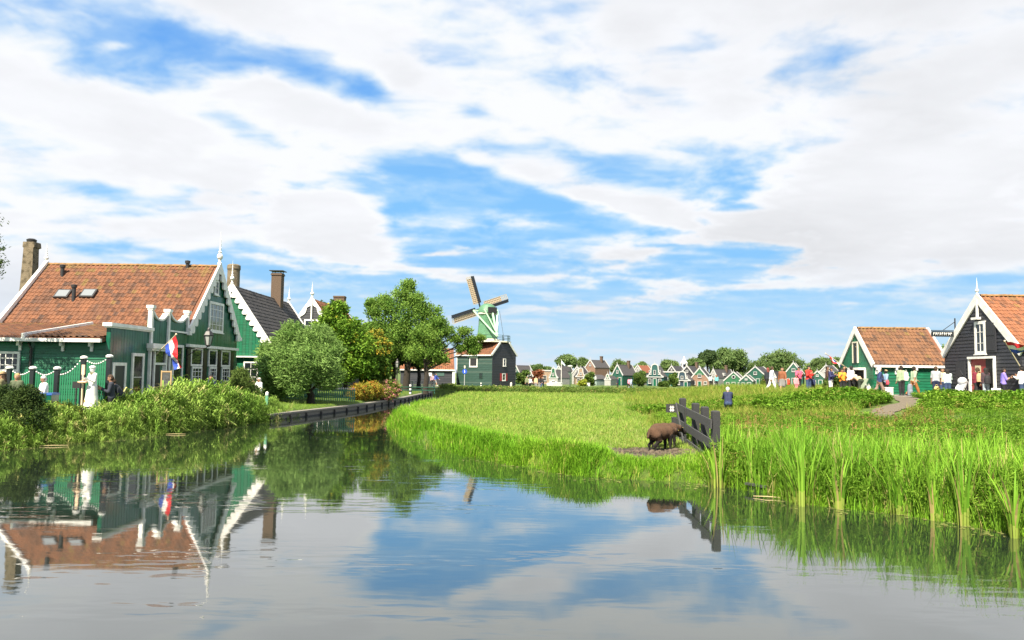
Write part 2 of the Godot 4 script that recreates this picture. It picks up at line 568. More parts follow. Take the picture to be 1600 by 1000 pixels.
func strip(called: String, pts: Array, half: Array, m: Material, label: String):
	var b := MB.new()
	var rows := []
	for i in pts.size() - 1:
		var parts := 8
		for k in parts + (1 if i == pts.size() - 2 else 0):
			var t := float(k) / parts
			var p: Vector2 = pts[i].lerp(pts[i + 1], t)
			var d: Vector2 = (pts[i + 1] - pts[i]).normalized()
			var w: float = lerpf(half[i], half[i + 1], t) * (1.0 + 0.25 * n_lump.get_noise_2d(p.x * 9.0, p.y * 9.0))
			var row := []
			for s in [-1.0, -0.5, 0.0, 0.5, 1.0]:
				var q: Vector2 = p + Vector2(-d.y, d.x) * w * s
				row.append(Vector3(q.x, ground(q.x, q.y) + 0.035, q.y))
			rows.append(row)
	for i in rows.size() - 1:
		for k in 4:
			b.quad(rows[i][k], rows[i + 1][k], rows[i + 1][k + 1], rows[i][k + 1])
	b.face_up()
	structure(called, b, m, label)

# ------------------------------------------------------------------ pieces of houses
var m_white: Material
var m_glass: Material
var m_dark: Material

func cut_at(poly: PackedVector2Array, y: float) -> Vector2: # the span of a convex outline at a height
	var lo := 1e9
	var hi := -1e9
	for i in poly.size():
		var a := poly[i]
		var b := poly[(i + 1) % poly.size()]
		if (a.y <= y and b.y >= y) or (b.y <= y and a.y >= y):
			if absf(a.y - b.y) < 1e-6:
				lo = minf(lo, minf(a.x, b.x))
				hi = maxf(hi, maxf(a.x, b.x))
			else:
				var x := lerpf(a.x, b.x, (y - a.y) / (b.y - a.y))
				lo = minf(lo, x)
				hi = maxf(hi, x)
	return Vector2(lo, hi)

func boards(parent: Node3D, xf: Transform3D, outline: Array, step: float, ms: Array, upright := false): # lapped boards laid on an outline, each a part
	var poly := PackedVector2Array()
	for p in outline:
		poly.append(Vector2(p.y, p.x) if upright else p)
	var y0 := 1e9
	var y1 := -1e9
	for p in poly:
		y0 = minf(y0, p.y)
		y1 = maxf(y1, p.y)
	var y := y0
	while y < y1 - 0.02:
		var t := minf(y + step, y1 - 0.001)
		var a := cut_at(poly, y + 0.001)
		var b := cut_at(poly, t)
		var mid := cut_at(poly, (y + t) / 2)
		if mid.y - mid.x > 0.03:
			if a.y < a.x:
				a = mid
			if b.y < b.x:
				b = mid
			var f := rng.randf_range(-0.003, 0.003)
			var m := MB.new()
			m.xf = xf
			if upright:
				var g := 0.012 # open joint between upright boards
				m.hexa([Vector3(y + g, a.x, 0), Vector3(t, b.x, 0), Vector3(t, b.y, 0), Vector3(y + g, a.y, 0), Vector3(y + g, a.x, 0.022 + f), Vector3(t, b.x, 0.022 + f), Vector3(t, b.y, 0.022 + f), Vector3(y + g, a.y, 0.022 + f)])
			else:
				m.hexa([Vector3(a.x, y, 0), Vector3(a.y, y, 0), Vector3(b.y, t, 0), Vector3(b.x, t, 0), Vector3(a.x, y, 0.04 + f), Vector3(a.y, y, 0.04 + f), Vector3(b.y, t, 0.014), Vector3(b.x, t, 0.014)])
			obj("board", m, ms[rng.randi() % ms.size()], parent)
		y += step

func window(parent: Node3D, xf: Transform3D, w: float, h: float, nx := 2, ny := 3, fw := 0.08, frame: Material = null, sill := true, pane: Material = null) -> MeshInstance3D: # xf: middle of the bottom edge, z outwards
	var b := MB.new()
	b.xf = xf
	b.span(-w / 2, -w / 2 + fw, 0, h, 0, 0.07)
	b.span(w / 2 - fw, w / 2, 0, h, 0, 0.07)
	b.span(-w / 2 + fw, w / 2 - fw, h - fw, h, 0, 0.072)
	b.span(-w / 2 + fw, w / 2 - fw, 0, fw, 0, 0.072)
	for i in range(1, nx):
		var x := -w / 2 + w * i / nx
		b.span(x - 0.014, x + 0.014, fw, h - fw, 0.03, 0.058)
	for i in range(1, ny):
		var y := h * i / ny
		b.span(-w / 2 + fw, w / 2 - fw, y - 0.014, y + 0.014, 0.03, 0.056)
	var o := obj("window", b, frame if frame else m_white, parent)
	var g := MB.new()
	g.xf = xf
	g.span(-w / 2 + fw * 0.8, w / 2 - fw * 0.8, fw * 0.8, h - fw * 0.8, 0.024, 0.034)
	obj("pane", g, pane if pane else m_glass, o)
	if sill:
		var s := MB.new()
		s.xf = xf
		s.span(-w / 2 - 0.04, w / 2 + 0.04, -0.05, -0.003, 0, 0.12)
		obj("sill", s, frame if frame else m_white, o)
	return o

func door(parent: Node3D, xf: Transform3D, w: float, h: float, leaf: Material, frame: Material = null, fw := 0.1):
	var b := MB.new()
	b.xf = xf
	b.span(-w / 2, -w / 2 + fw, 0, h, 0, 0.08)
	b.span(w / 2 - fw, w / 2, 0, h, 0, 0.08)
	b.span(-w / 2 + fw, w / 2 - fw, h - fw, h, 0, 0.082)
	var o := obj("door_frame", b, frame if frame else m_white, parent)
	var l := MB.new()
	l.xf = xf
	l.span(-w / 2 + fw, w / 2 - fw, 0, h - fw, 0.02, 0.045)
	var d := obj("door", l, leaf, parent)
	var k := MB.new()
	k.xf = xf
	k.ball(Vector3(w / 2 - fw - 0.08, 1.0, 0.075), Vector3.ONE * 0.035, 6, 4)
	obj("handle", k, mat("brass", Color(0.4, 0.3, 0.12), 0.35, null, Vector3.ONE, {"metal": 0.8}), d)

func lin(a: Vector2, b: Vector2, n: int) -> PackedVector2Array:
	var out := PackedVector2Array()
	for i in n + 1:
		out.append(a.lerp(b, float(i) / n))
	return out

func barge(parent: Node3D, xf: Transform3D, eave: Vector2, peak: Vector2, scallops := 0, width := 0.26, z0 := 0.03, z1 := 0.11):
	var d := (peak - eave).normalized()
	var inner := Vector2(d.y, -d.x) if peak.x > eave.x else Vector2(-d.y, d.x)
	var length := eave.distance_to(peak)
	var poly := PackedVector2Array([eave - inner * 0.10, peak - inner * 0.10])
	if scallops == 0:
		poly.append(peak + inner * width)
		poly.append(eave + inner * width)
	else:
		var k := scallops * 6
		for i in range(k, -1, -1):
			var s := float(i) / k
			poly.append(eave.lerp(peak, s) + inner * (width * 0.55 + width * 0.75 * absf(sin(PI * s * scallops))))
	var b := MB.new()
	b.xf = xf
	b.prism(poly, z0, z1)
	obj("barge_board", b, m_white, parent)

func finial(parent: Node3D, at: Vector3, h: float, fat := 1.0):
	var b := MB.new()
	b.xf = Transform3D(Basis(), at)
	var prof := []
	for p in [[0.10, 0.0], [0.12, 0.06], [0.07, 0.10], [0.08, 0.16], [0.15, 0.21], [0.17, 0.26], [0.13, 0.31], [0.06, 0.35], [0.10, 0.39], [0.05, 0.43], [0.07, 0.50], [0.035, 0.54], [0.055, 0.62], [0.03, 0.66], [0.04, 0.74], [0.018, 0.78], [0.006, 1.0]]:
		prof.append(Vector2(p[0] * fat, p[1] * h))
	b.lathe(prof, 8)
	obj("finial", b, m_white, parent)

var tile_mesh: ArrayMesh
var flat_tile_mesh: ArrayMesh

func make_tiles():
	var b := MB.new()
	var prof := [Vector2(0, 0.03), Vector2(0.04, 0.058), Vector2(0.085, 0.05), Vector2(0.125, 0.018), Vector2(0.18, 0.0), Vector2(0.245, 0.026)]
	for i in 5:
		var p: Vector2 = prof[i]
		var q: Vector2 = prof[i + 1]
		b.quad(Vector3(p.x, p.y + 0.022, 0), Vector3(q.x, q.y + 0.022, 0), Vector3(q.x, q.y - 0.004, -0.36), Vector3(p.x, p.y - 0.004, -0.36))
		b.quad(Vector3(p.x, p.y - 0.004, 0.001), Vector3(q.x, q.y - 0.004, 0.001), Vector3(q.x, q.y + 0.022, 0), Vector3(p.x, p.y + 0.022, 0))
	tile_mesh = b.mesh()
	var f := MB.new()
	f.hexa([Vector3(0.004, -0.004, 0), Vector3(0.241, -0.004, 0), Vector3(0.241, -0.012, -0.36), Vector3(0.004, -0.012, -0.36), Vector3(0.004, 0.03, 0), Vector3(0.241, 0.03, 0), Vector3(0.241, 0.004, -0.36), Vector3(0.004, 0.004, -0.36)])
	flat_tile_mesh = f.mesh()

func tiles(parent: Node3D, o: Vector3, u: Vector3, v: Vector3, lu: float, lv: float, tone: Array, moss := 0.0, size := 1.0, flat := false): # o: left end of the eave seen from outside; u along it, v up the slope
	var n := u.cross(v).normalized()
	var where := []
	var tint := []
	var pu := 0.24 * size
	var pv := 0.30 * size
	for j in int(lv / pv) + 1:
		for i in int(lu / pu):
			if (j + 1) * pv > lv + 0.05:
				continue
			var k := Basis(u, n, -v) * Basis(Vector3.UP, rng.randf_range(-0.025, 0.025)) * Basis(Vector3.RIGHT, rng.randf_range(-0.02, 0.02))
			var p := o + u * (i * pu) + v * (j * pv) + n * rng.randf_range(0.0, 0.008)
			where.append(Transform3D(k.scaled(Vector3.ONE * size), p))
			var c: Color = (tone[0] as Color).lerp(tone[1], rng.randf()).lerp(tone[2], pow(rng.randf(), 4.0))
			c *= rng.randf_range(0.82, 1.12)
			var up := float(j) * pv / lv
			var patch := n_lump.get_noise_2d(p.x * 4.0 + p.z * 3.0, p.y * 9.0)
			if moss > 0.0 and rng.randf() < moss * (smoothstep(0.72, 1.0, up) * 1.4 + maxf(patch, 0.0) * 0.35):
				c = c.lerp(Color(0.24, 0.17, 0.04), rng.randf_range(0.25, 0.7))
			elif rng.randf() < moss * 0.15:
				c *= 0.62
			c.a = 1.0
			tint.append(c)
	many("roof_tiles", flat_tile_mesh if flat else tile_mesh, tinted("tile", 0.8, t_fine, Vector3.ONE * 2.0), where, tint, parent)

const RED_TILE := [Color(0.285, 0.112, 0.048), Color(0.240, 0.098, 0.047), Color(0.12, 0.060, 0.038)]
const BROWN_TILE := [Color(0.285, 0.132, 0.058), Color(0.235, 0.108, 0.053), Color(0.10, 0.056, 0.037)]
const SLATE := [Color(0.055, 0.052, 0.06), Color(0.075, 0.068, 0.07), Color(0.03, 0.03, 0.035)]

func ridge_tiles(parent: Node3D, a: Vector3, b: Vector3, m: Material):
	var cap := MB.new()
	var ring := []
	for k in 6:
		var t := PI * k / 5.0
		ring.append(Vector3(cos(t) * 0.12, sin(t) * 0.11, 0))
	for k in 5:
		cap.quad(ring[k] + Vector3(0, 0, 0.18), ring[k + 1] * 1.0 + Vector3(0, 0, 0.18), ring[k + 1] * 0.86 - Vector3(0, 0, 0.18), ring[k] * 0.86 - Vector3(0, 0, 0.18))
	cap.face_up()
	var mesh := cap.mesh()
	var d := (b - a)
	var k := int(d.length() / 0.34)
	for i in k:
		var o := obj("ridge_tile", mesh, m, parent)
		var z := -d.normalized()
		o.transform = Transform3D(Basis(Vector3.UP.cross(z).normalized(), Vector3.UP, z), a + d * ((i + 0.5) / k) + Vector3(0, rng.randf_range(-0.008, 0.008), 0))

func chimney(parent: Node3D, at: Vector3, w: float, d: float, h: float, m: Material, plate := false, pot := false):
	var b := MB.new()
	b.xf = Transform3D(Basis(), at)
	b.span(-w / 2, w / 2, 0, h - 0.16, -d / 2, d / 2)
	b.span(-w / 2 - 0.05, w / 2 + 0.05, h - 0.16, h - 0.08, -d / 2 - 0.05, d / 2 + 0.05)
	b.span(-w / 2 - 0.02, w / 2 + 0.02, h - 0.08, h, -d / 2 - 0.02, d / 2 + 0.02)
	var o := obj("chimney", b, m, parent)
	if plate:
		var p := MB.new()
		p.xf = b.xf
		for x in [-1, 1]:
			for z in [-1, 1]:
				p.span(x * w * 0.42 - 0.02, x * w * 0.42 + 0.02, h, h + 0.14, z * d * 0.42 - 0.02, z * d * 0.42 + 0.02)
		p.span(-w / 2 - 0.14, w / 2 + 0.14, h + 0.14, h + 0.19, -d / 2 - 0.14, d / 2 + 0.14)
		obj("cap_plate", p, m_dark, o)
	if pot:
		var q := MB.new()
		q.xf = b.xf
		q.lathe([Vector2(0.10, h), Vector2(0.09, h + 0.3), Vector2(0.12, h + 0.34), Vector2(0.12, h + 0.38)], 8)
		obj("chimney_pot", q, mat("clay", Color(0.3, 0.13, 0.07), 0.8), o)

func slab(parent: Node3D, called: String, a: Vector3, b: Vector3, c: Vector3, d: Vector3, th: float, m: Material) -> MeshInstance3D: # a roof plane with thickness below it, corners counter-clockwise from outside
	var n := (b - a).cross(c - a).normalized() * th
	var k := MB.new()
	k.quad(a, b, c, d)
	k.quad(a - n, d - n, c - n, b - n)
	var r := [a, b, c, d]
	for i in 4:
		var p: Vector3 = r[i]
		var q: Vector3 = r[(i + 1) % 4]
		k.quad(p - n, q - n, q, p)
	return obj(called, k, m, parent)

func gable_house(o: Node3D, w: float, length: float, eave: float, ridge: float, wm: Material, rm: Material, opt := {}): # gable at z = 0 facing +z, body behind it
	var h := w / 2
	var back: float = opt.get("back", 0.25)
	var b := MB.new()
	b.prism(PackedVector2Array([Vector2(-h, 0), Vector2(h, 0), Vector2(h, eave), Vector2(0, ridge - 0.03), Vector2(-h, eave)]), -length, 0)
	obj("wall", b, wm, o)
	var ov: float = opt.get("over", 0.25)
	var sl := Vector2(h, eave - ridge).normalized()
	var e := Vector2(h, eave) + sl * ov
	slab(o, "roof", Vector3(e.x, e.y + 0.06, 0.02), Vector3(e.x, e.y + 0.06, -length - back), Vector3(0, ridge + 0.06, -length - back), Vector3(0, ridge + 0.06, 0.02), 0.1, rm)
	slab(o, "roof", Vector3(-e.x, e.y + 0.06, -length - back), Vector3(-e.x, e.y + 0.06, 0.02), Vector3(0, ridge + 0.06, 0.02), Vector3(0, ridge + 0.06, -length - back), 0.1, rm)
	if opt.has("tiles"):
		var up := (Vector3(0, ridge, 0) - Vector3(e.x, e.y, 0))
		tiles(o, Vector3(e.x, e.y + 0.065, -0.02), Vector3(0, 0, -1), up.normalized(), length + back - 0.05, up.length(), opt.tiles, opt.get("moss", 0.0), opt.get("tile_size", 1.0), opt.get("flat", false))
		if opt.get("both", false):
			tiles(o, Vector3(-e.x, e.y + 0.065, -length - back + 0.02), Vector3(0, 0, 1), (Vector3(0, ridge, 0) - Vector3(-e.x, e.y, 0)).normalized(), length + back - 0.05, up.length(), opt.tiles, opt.get("moss", 0.0), opt.get("tile_size", 1.0), opt.get("flat", false))
	if opt.get("trim", true):
		var f := Transform3D()
		var g := Transform3D(Basis(Vector3.UP, PI), Vector3(0, 0, -length))
		for t in [f, g]:
			barge(o, t, Vector2(-e.x, e.y + 0.06), Vector2(0, ridge + 0.08), opt.get("scallops", 0), opt.get("barge", 0.24))
			barge(o, t, Vector2(e.x, e.y + 0.06), Vector2(0, ridge + 0.08), opt.get("scallops", 0), opt.get("barge", 0.24), 0.032, 0.112)
	if opt.has("finial"):
		finial(o, Vector3(0, ridge + 0.1, 0.06), opt.finial, opt.get("fat", 1.0))

func at(x: float, y: float, z := 0.0) -> Transform3D:
	return Transform3D(Basis(), Vector3(x, y, z))

func house_materials():
	m_white = mat("white_paint", Color(0.80, 0.80, 0.775), 0.5, t_faint, Vector3.ONE * 0.5)
	m_glass = mat("glass", Color(0.012, 0.016, 0.02), 0.04, null, Vector3.ONE, {"spec": 0.6})
	m_dark = mat("dark_metal", Color(0.02, 0.02, 0.022), 0.5)
	mat("green_gloss", Color(0.008, 0.115, 0.068), 0.28, t_soft, Vector3(0.5, 0.12, 0.5))
	mat("green_gloss_worn", Color(0.010, 0.128, 0.077), 0.34, t_soft, Vector3(0.5, 0.12, 0.5))
	mat("green_board", Color(0.010, 0.155, 0.078), 0.42, t_soft, Vector3(0.2, 1.2, 0.2))
	mat("green_board_worn", Color(0.012, 0.138, 0.070), 0.5, t_soft, Vector3(0.2, 1.2, 0.2))
	mat("black_board", Color(0.028, 0.031, 0.043), 0.55, t_soft, Vector3(0.3, 1.5, 0.3))
	mat("black_board_worn", Color(0.040, 0.043, 0.056), 0.65, t_fine, Vector3(0.3, 1.5, 0.3))
	mat("brick", Color(0.17, 0.115, 0.08), 0.9, t_fine, Vector3.ONE * 1.3, {"bump": 1.0})
	mat("mossy_brick", Color(0.185, 0.15, 0.10), 0.95, t_blotch, Vector3.ONE * 0.5, {"bump": 1.5})
	mat("tile_flat", Color(0.24, 0.095, 0.05), 0.85, t_fine, Vector3.ONE)
	mat("ridge_clay", Color(0.27, 0.15, 0.055), 0.85, t_blotch, Vector3.ONE * 0.7)
	mat("slate_flat", Color(0.045, 0.043, 0.05), 0.7, t_fine, Vector3.ONE * 0.8)
	make_tiles()

# ------------------------------------------------------------------ the left bank
func build_left_side():
	house_materials()
	build_bakery()
	var o := thing("green_house", "green house with dark slate roof and scalloped white gable behind the tile-roofed one", "house", Vector3(-17.3, 0.55, -47.2))
	gable_house(o, 4.9, 11.9, 3.5, 7.05, mats.green_board, mats.slate_flat, {"tiles": SLATE, "scallops": 11, "barge": 0.34, "finial": 1.5, "fat": 0.8, "flat": true})
	boards(o, at(0, 0, 0.005), [Vector2(-2.45, 0), Vector2(2.45, 0), Vector2(2.45, 3.5), Vector2(0, 7.0), Vector2(-2.45, 3.5)], 0.2, [mats.green_board, mats.green_board_worn], true)
	finial(o, Vector3(0, 7.1, -12.1), 1.3, 0.8)
	chimney(o, Vector3(0.15, 6.0, -8.6), 0.72, 0.72, 2.95, mats.brick, true)
	var rc := MB.new()
	rc.lathe([Vector2(0.42, 5.8), Vector2(0.40, 8.3), Vector2(0.44, 8.4), Vector2(0.43, 8.62), Vector2(0.30, 8.7)], 10, Vector3(-0.75, 0, -2.2))
	obj("chimney", rc, mats.mossy_brick, o)
	var gu := MB.new()
	gu.span(-0.2, 2.7, 2.66, 2.74, 0.03, 0.3)
	gu.span(0.35, 0.43, 2.3, 2.66, 0.03, 0.16)
	obj("gutter", gu, m_white, o)
	window(o, at(1.35, 1.0, 0.03), 0.9, 1.4, 2, 3)

	o = thing("black_house", "black gabled house with scalloped white trim and a red roof among the trees", "house", Vector3(-18.3, 0.5, -70))
	gable_house(o, 5.4, 14, 4.6, 8.5, mats.black_board, mats.tile_flat, {"tiles": RED_TILE, "scallops": 5, "barge": 0.24, "finial": 1.5, "fat": 1.1})
	boards(o, at(0, 0, 0.005), [Vector2(-2.7, 0), Vector2(2.7, 0), Vector2(2.7, 4.6), Vector2(0, 8.4), Vector2(-2.7, 4.6)], 0.22, [mats.black_board, mats.black_board_worn])
	window(o, at(0, 4.9, 0.05), 1.3, 1.7, 2, 3, 0.12)
	window(o, at(-1.3, 1.0, 0.05), 1.1, 1.7)
	window(o, at(1.3, 1.0, 0.05), 1.1, 1.7)
	var post := MB.new()
	post.span(-0.06, 0.06, 6.6, 8.6, 0.12, 0.2)
	obj("king_post", post, m_white, o)
	finial(o, Vector3(0, 8.5, -14.2), 1.5, 1.3)
	chimney(o, Vector3(0.6, 7.0, -8.5), 1.1, 0.9, 2.6, mats.brick)

func build_bakery():
	var o := thing("bakery_house", "long green wooden house with orange tile roof, scalloped white gable and tall tapered chimney", "house", Vector3(-16, 0.6, -41.44), PI / 2)
	var gm: Array = [mats.green_gloss, mats.green_gloss_worn]
	# body: main gable and the low wing towards the water
	var b := MB.new()
	b.prism(PackedVector2Array([Vector2(-3.45, 0), Vector2(3.3, 0), Vector2(3.3, 3.8), Vector2(0, 7.35), Vector2(-3.45, 3.8)]), -9.25, -0.03)
	obj("wall", b, mats.green_gloss, o)
	b = MB.new()
	b.prism(PackedVector2Array([Vector2(-10.7, 0), Vector2(-3.45, 0), Vector2(-3.45, 3.75), Vector2(-10.7, 2.85)]), -13.0, -0.05)
	obj("wall", b, mats.green_gloss, o)
	# gable boards, upright, each a part
	boards(o, at(0, 0, -0.03), [Vector2(-3.45, 0), Vector2(3.3, 0), Vector2(3.3, 3.8), Vector2(0, 7.3), Vector2(-3.45, 3.8)], 0.21, gm, true)
	boards(o, at(0, 0, -0.05), [Vector2(-10.77, 0), Vector2(-7.40, 0), Vector2(-7.40, 3.52), Vector2(-10.77, 3.52)], 0.22, gm, true)
	boards(o, at(0, 0, -0.05), [Vector2(-7.40, 0), Vector2(-3.47, 0), Vector2(-3.47, 4.02), Vector2(-7.40, 4.02)], 0.22, gm, true)
	b = MB.new()
	b.span(-10.77, -7.4, 0, 3.52, -0.2, -0.052)
	b.span(-7.4, -3.47, 0, 4.02, -0.2, -0.052)
	obj("parapet_wall", b, mats.green_gloss, o)
	b = MB.new()
	b.span(-10.95, -7.3, 3.52, 3.66, -0.28, 0.10)
	b.span(-10.90, -7.3, 3.46, 3.52, -0.22, 0.05)
	obj("cornice", b, m_white, o)
	for p in [[-7.42, 4.66], [-5.72, 4.62], [-3.62, 4.72]]:
		b = MB.new()
		b.span(p[0] - 0.085, p[0] + 0.085, 2.95 if p[0] < -5.0 else 3.55, p[1] - 0.2, -0.12, 0.06)
		b.span(p[0] - 0.12, p[0] + 0.12, p[1] - 0.2, p[1] - 0.13, -0.15, 0.095)
		b.span(p[0] - 0.15, p[0] + 0.15, p[1] - 0.13, p[1], -0.18, 0.125)
		obj("pilaster", b, m_white, o)
	for p in [[-7.31, -5.83, 4.02], [-5.61, -3.73, 4.06]]: # swags between the pilasters
		var line := PackedVector2Array()
		for i in 11:
			var t := i / 10.0
			line.append(Vector2(lerpf(p[0], p[1], t), p[2] + 0.34 * pow(absf(2.0 * t - 1.0), 2.4)))
		b = MB.new()
		b.band(line, 0.09, -0.2, 0.05, 0.04)
		obj("swag_moulding", b, m_white, o)
		var fill := line.duplicate()
		fill.append(Vector2(p[1], 3.9))
		fill.append(Vector2(p[0], 3.9))
		b = MB.new()
		b.prism(fill, -0.16, -0.045)
		obj("parapet_panel", b, mats.green_gloss, o)
	b = MB.new()
	b.span(-5.6, -3.5, 3.58, 3.66, 0.0, 0.07)
	obj("moulding", b, m_white, o)
	# barge boards, finial
	barge(o, at(0, 0, 0.0), Vector2(-3.6, 3.78), Vector2(0, 7.52), 10, 0.34, 0.06, 0.16)
	barge(o, at(0, 0, 0.0), Vector2(3.42, 3.62), Vector2(0, 7.52), 10, 0.34, 0.063, 0.163)
	for x in [-3.62, 3.44]:
		b = MB.new()
		b.span(x - 0.13, x + 0.13, 3.52, 3.72, 0.05, 0.19)
		obj("barge_foot", b, m_white, o)
	finial(o, Vector3(0, 7.5, 0.08), 1.85)
	# roofs
	var clay := mats.tile_flat as Material
	slab(o, "roof", Vector3(-3.7, 3.80, -9.3), Vector3(-3.7, 3.80, 0.05), Vector3(0, 7.42, 0.05), Vector3(0, 7.42, -9.3), 0.1, clay)
	slab(o, "roof", Vector3(3.5, 3.6, 0.05), Vector3(3.5, 3.6, -9.3), Vector3(0, 7.42, -9.3), Vector3(0, 7.42, 0.05), 0.1, clay)
	var up := Vector3(3.7, 3.62, 0)
	tiles(o, Vector3(-3.7, 3.81, -9.3), Vector3(0, 0, 1), up.normalized(), 9.3, up.length(), RED_TILE, 0.5)
	slab(o, "roof", Vector3(-11.1, 2.95, -13.2), Vector3(-11.1, 2.95, -0.22), Vector3(-3.4, 3.98, -0.22), Vector3(-3.4, 3.98, -13.2), 0.08, clay)
	up = Vector3(7.5, 1.0, 0)
	tiles(o, Vector3(-11.1, 2.96, -13.2), Vector3(0, 0, 1), up.normalized(), 10.0, up.length(), RED_TILE, 0.45)
	slab(o, "roof", Vector3(-11.12, 3.04, -3.2), Vector3(-11.12, 3.04, -0.24), Vector3(-6.2, 3.78, -0.24), Vector3(-6.2, 3.78, -3.2), 0.08, clay)
	up = Vector3(4.9, 0.74, 0)
	tiles(o, Vector3(-11.12, 3.05, -3.15), Vector3(0, 0, 1), up.normalized(), 2.95, up.length(), BROWN_TILE, 0.4)
	b = MB.new()
	b.bar(Vector3(-11.2, 3.08, -3.28), Vector3(-6.2, 3.86, -3.28), 0.1, 0.2)
	obj("verge_board", b, m_white, o)
	ridge_tiles(o, Vector3(0, 7.42, -9.2), Vector3(0, 7.42, 0.0), mats.ridge_clay)
	# far verge
	barge(o, Transform3D(Basis(Vector3.UP, PI), Vector3(0, 0, -9.25)), Vector2(3.8, 3.95), Vector2(0, 7.56), 0, 0.3, -0.05, 0.12)
	finial(o, Vector3(0, 7.5, -9.35), 1.1, 0.7)
	b = MB.new()
	b.span(-11.22, -11.08, 2.86, 3.0, -13.2, -0.2)
	obj("gutter", b, m_white, o)
	# wing wall towards the water: lapped boards
	var wing := Transform3D(Basis(Vector3(0, 0, 1), Vector3(0, 1, 0), Vector3(-1, 0, 0)), Vector3(-10.72, 0, 0))
	boards(o, wing, [Vector2(-13, 0), Vector2(-3.25, 0), Vector2(-3.25, 2.86), Vector2(-13, 2.86)], 0.2, [mats.green_board, mats.green_board_worn])
	boards(o, wing, [Vector2(-3.05, 0), Vector2(-0.06, 0), Vector2(-0.06, 2.86), Vector2(-3.05, 2.86)], 0.2, [mats.green_board, mats.green_board_worn])
	window(o, wing * at(-4.0, 1.66, 0.04), 0.84, 0.80, 3, 3, 0.09)
	for x in [-5.2, -3.6, -1.9, -0.75]:
		var c := MB.new()
		c.xf = wing
		c.span(x - 0.05, x + 0.05, 2.5, 2.86, 0.03, 0.10)
		c.span(x - 0.05, x + 0.05, 2.7, 2.86, 0.10, 0.26)
		obj("bracket", c, m_white, o)
	b = MB.new()
	b.xf = wing
	b.tube([Vector3(-3.15, 0, 0.09), Vector3(-3.15, 2.6, 0.09), Vector3(-3.15, 2.8, 0.28)], [0.045, 0.045, 0.045], 6)
	obj("drainpipe", b, m_dark, o)
	# openings in the facade
	door(o, at(-10.05, 0, -0.025), 1.06, 2.08, mat("dark_door", Color(0.012, 0.016, 0.02), 0.35), null, 0.13)
	window(o, at(-8.5, 0.45, -0.025), 1.04, 2.05, 1, 2, 0.13)
	# shop entrance
	b = MB.new()
	b.span(-7.72, -5.4, 2.74, 2.96, -0.02, 0.28)
	b.span(-7.66, -5.46, 2.64, 2.74, -0.02, 0.2)
	obj("entrance_cornice", b, m_white, o)
	for x in [-7.5, -7.12, -5.95, -5.6]:
		b = MB.new()
		b.span(x - 0.055, x + 0.055, 0, 2.64, -0.02, 0.10)
		obj("entrance_post", b, m_white, o)
	b = MB.new()
	b.span(-7.06, -6.0, 2.02, 2.12, -0.02, 0.09)
	obj("transom", b, m_white, o)
	b = MB.new()
	b.span(-7.06, -6.0, 2.12, 2.64, -0.024, 0.02)
	obj("fanlight", b, m_glass, o)
	b = MB.new()
	b.span(-7.06, -6.42, 0, 2.02, -0.024, 0.012)
	b.span(-7.44, -7.18, 0.3, 2.6, -0.024, 0.03)
	b.span(-5.89, -5.66, 0.3, 2.6, -0.024, 0.03)
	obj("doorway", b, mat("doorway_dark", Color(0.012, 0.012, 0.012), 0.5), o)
	b = MB.new()
	b.xf = Transform3D(Basis(Vector3.UP, -1.1), Vector3(-6.02, 0, 0.05))
	b.span(-0.5, 0, 0.02, 2.0, 0, 0.05)
	obj("open_door", b, m_white, o)
	window(o, at(-4.6, 0.75, -0.025), 1.15, 2.25, 1, 2, 0.12)
	# shop windows under the gable
	b = MB.new()
	b.span(-3.72, 3.1, 2.94, 3.08, -0.0, 0.2)
	obj("lintel_board", b, m_white, o)
	var shutter := mat("shutter_dark", Color(0.020, 0.012, 0.012), 0.4)
	for p in [[-2.45, 1.45], [-0.35, 1.15], [1.5, 1.35]]:
		window(o, at(p[0], 2.0, -0.008), p[1], 0.92, 1, 1, 0.1, null, false)
		window(o, at(p[0] + 0.1, 0.72, -0.008), p[1] * 0.85, 1.26, 3, 5, 0.1)
	for p in [[-3.38, 0.45], [-1.38, 0.55], [0.58, 0.45], [2.5, 0.5]]:
		b = MB.new()
		b.span(p[0] - p[1] / 2, p[0] + p[1] / 2, 0.75, 2.85, -0.008, 0.045)
		b.span(p[0] - p[1] / 2 + 0.07, p[0] + p[1] / 2 - 0.07, 1.9, 2.75, 0.045, 0.06)
		b.span(p[0] - p[1] / 2 + 0.07, p[0] + p[1] / 2 - 0.07, 0.85, 1.75, 0.045, 0.06)
		obj("shutter", b, shutter, o)
	window(o, at(-0.06, 3.84, -0.008), 1.98, 1.62, 4, 4, 0.13, null, true, mat("curtained_glass", Color(0.30, 0.30, 0.27), 0.08, t_soft, Vector3(3, 0.2, 3)))
	window(o, at(-0.18, 5.85, -0.008), 0.58, 0.78, 2, 2, 0.09)
	# things that are part of the roof
	for p in [[-1.9, -7.2], [-1.85, -5.9]]:
		var rx: float = p[0]
		var sk := Transform3D(Basis(Vector3(0, 0, 1), up_slope(), up_slope().cross(Vector3(0, 0, 1)) * -1.0), Vector3(rx, 7.42 + rx * 0.978, p[1]))
		b = MB.new()
		b.xf = sk
		b.span(-0.36, 0.36, -0.32, 0.32, 0.02, 0.16)
		var s := obj("skylight", b, m_dark, o)
		b = MB.new()
		b.xf = sk
		b.span(-0.29, 0.29, -0.25, 0.25, 0.16, 0.175)
		obj("pane", b, mat("skylight_glass", Color(0.18, 0.2, 0.22), 0.15), s)
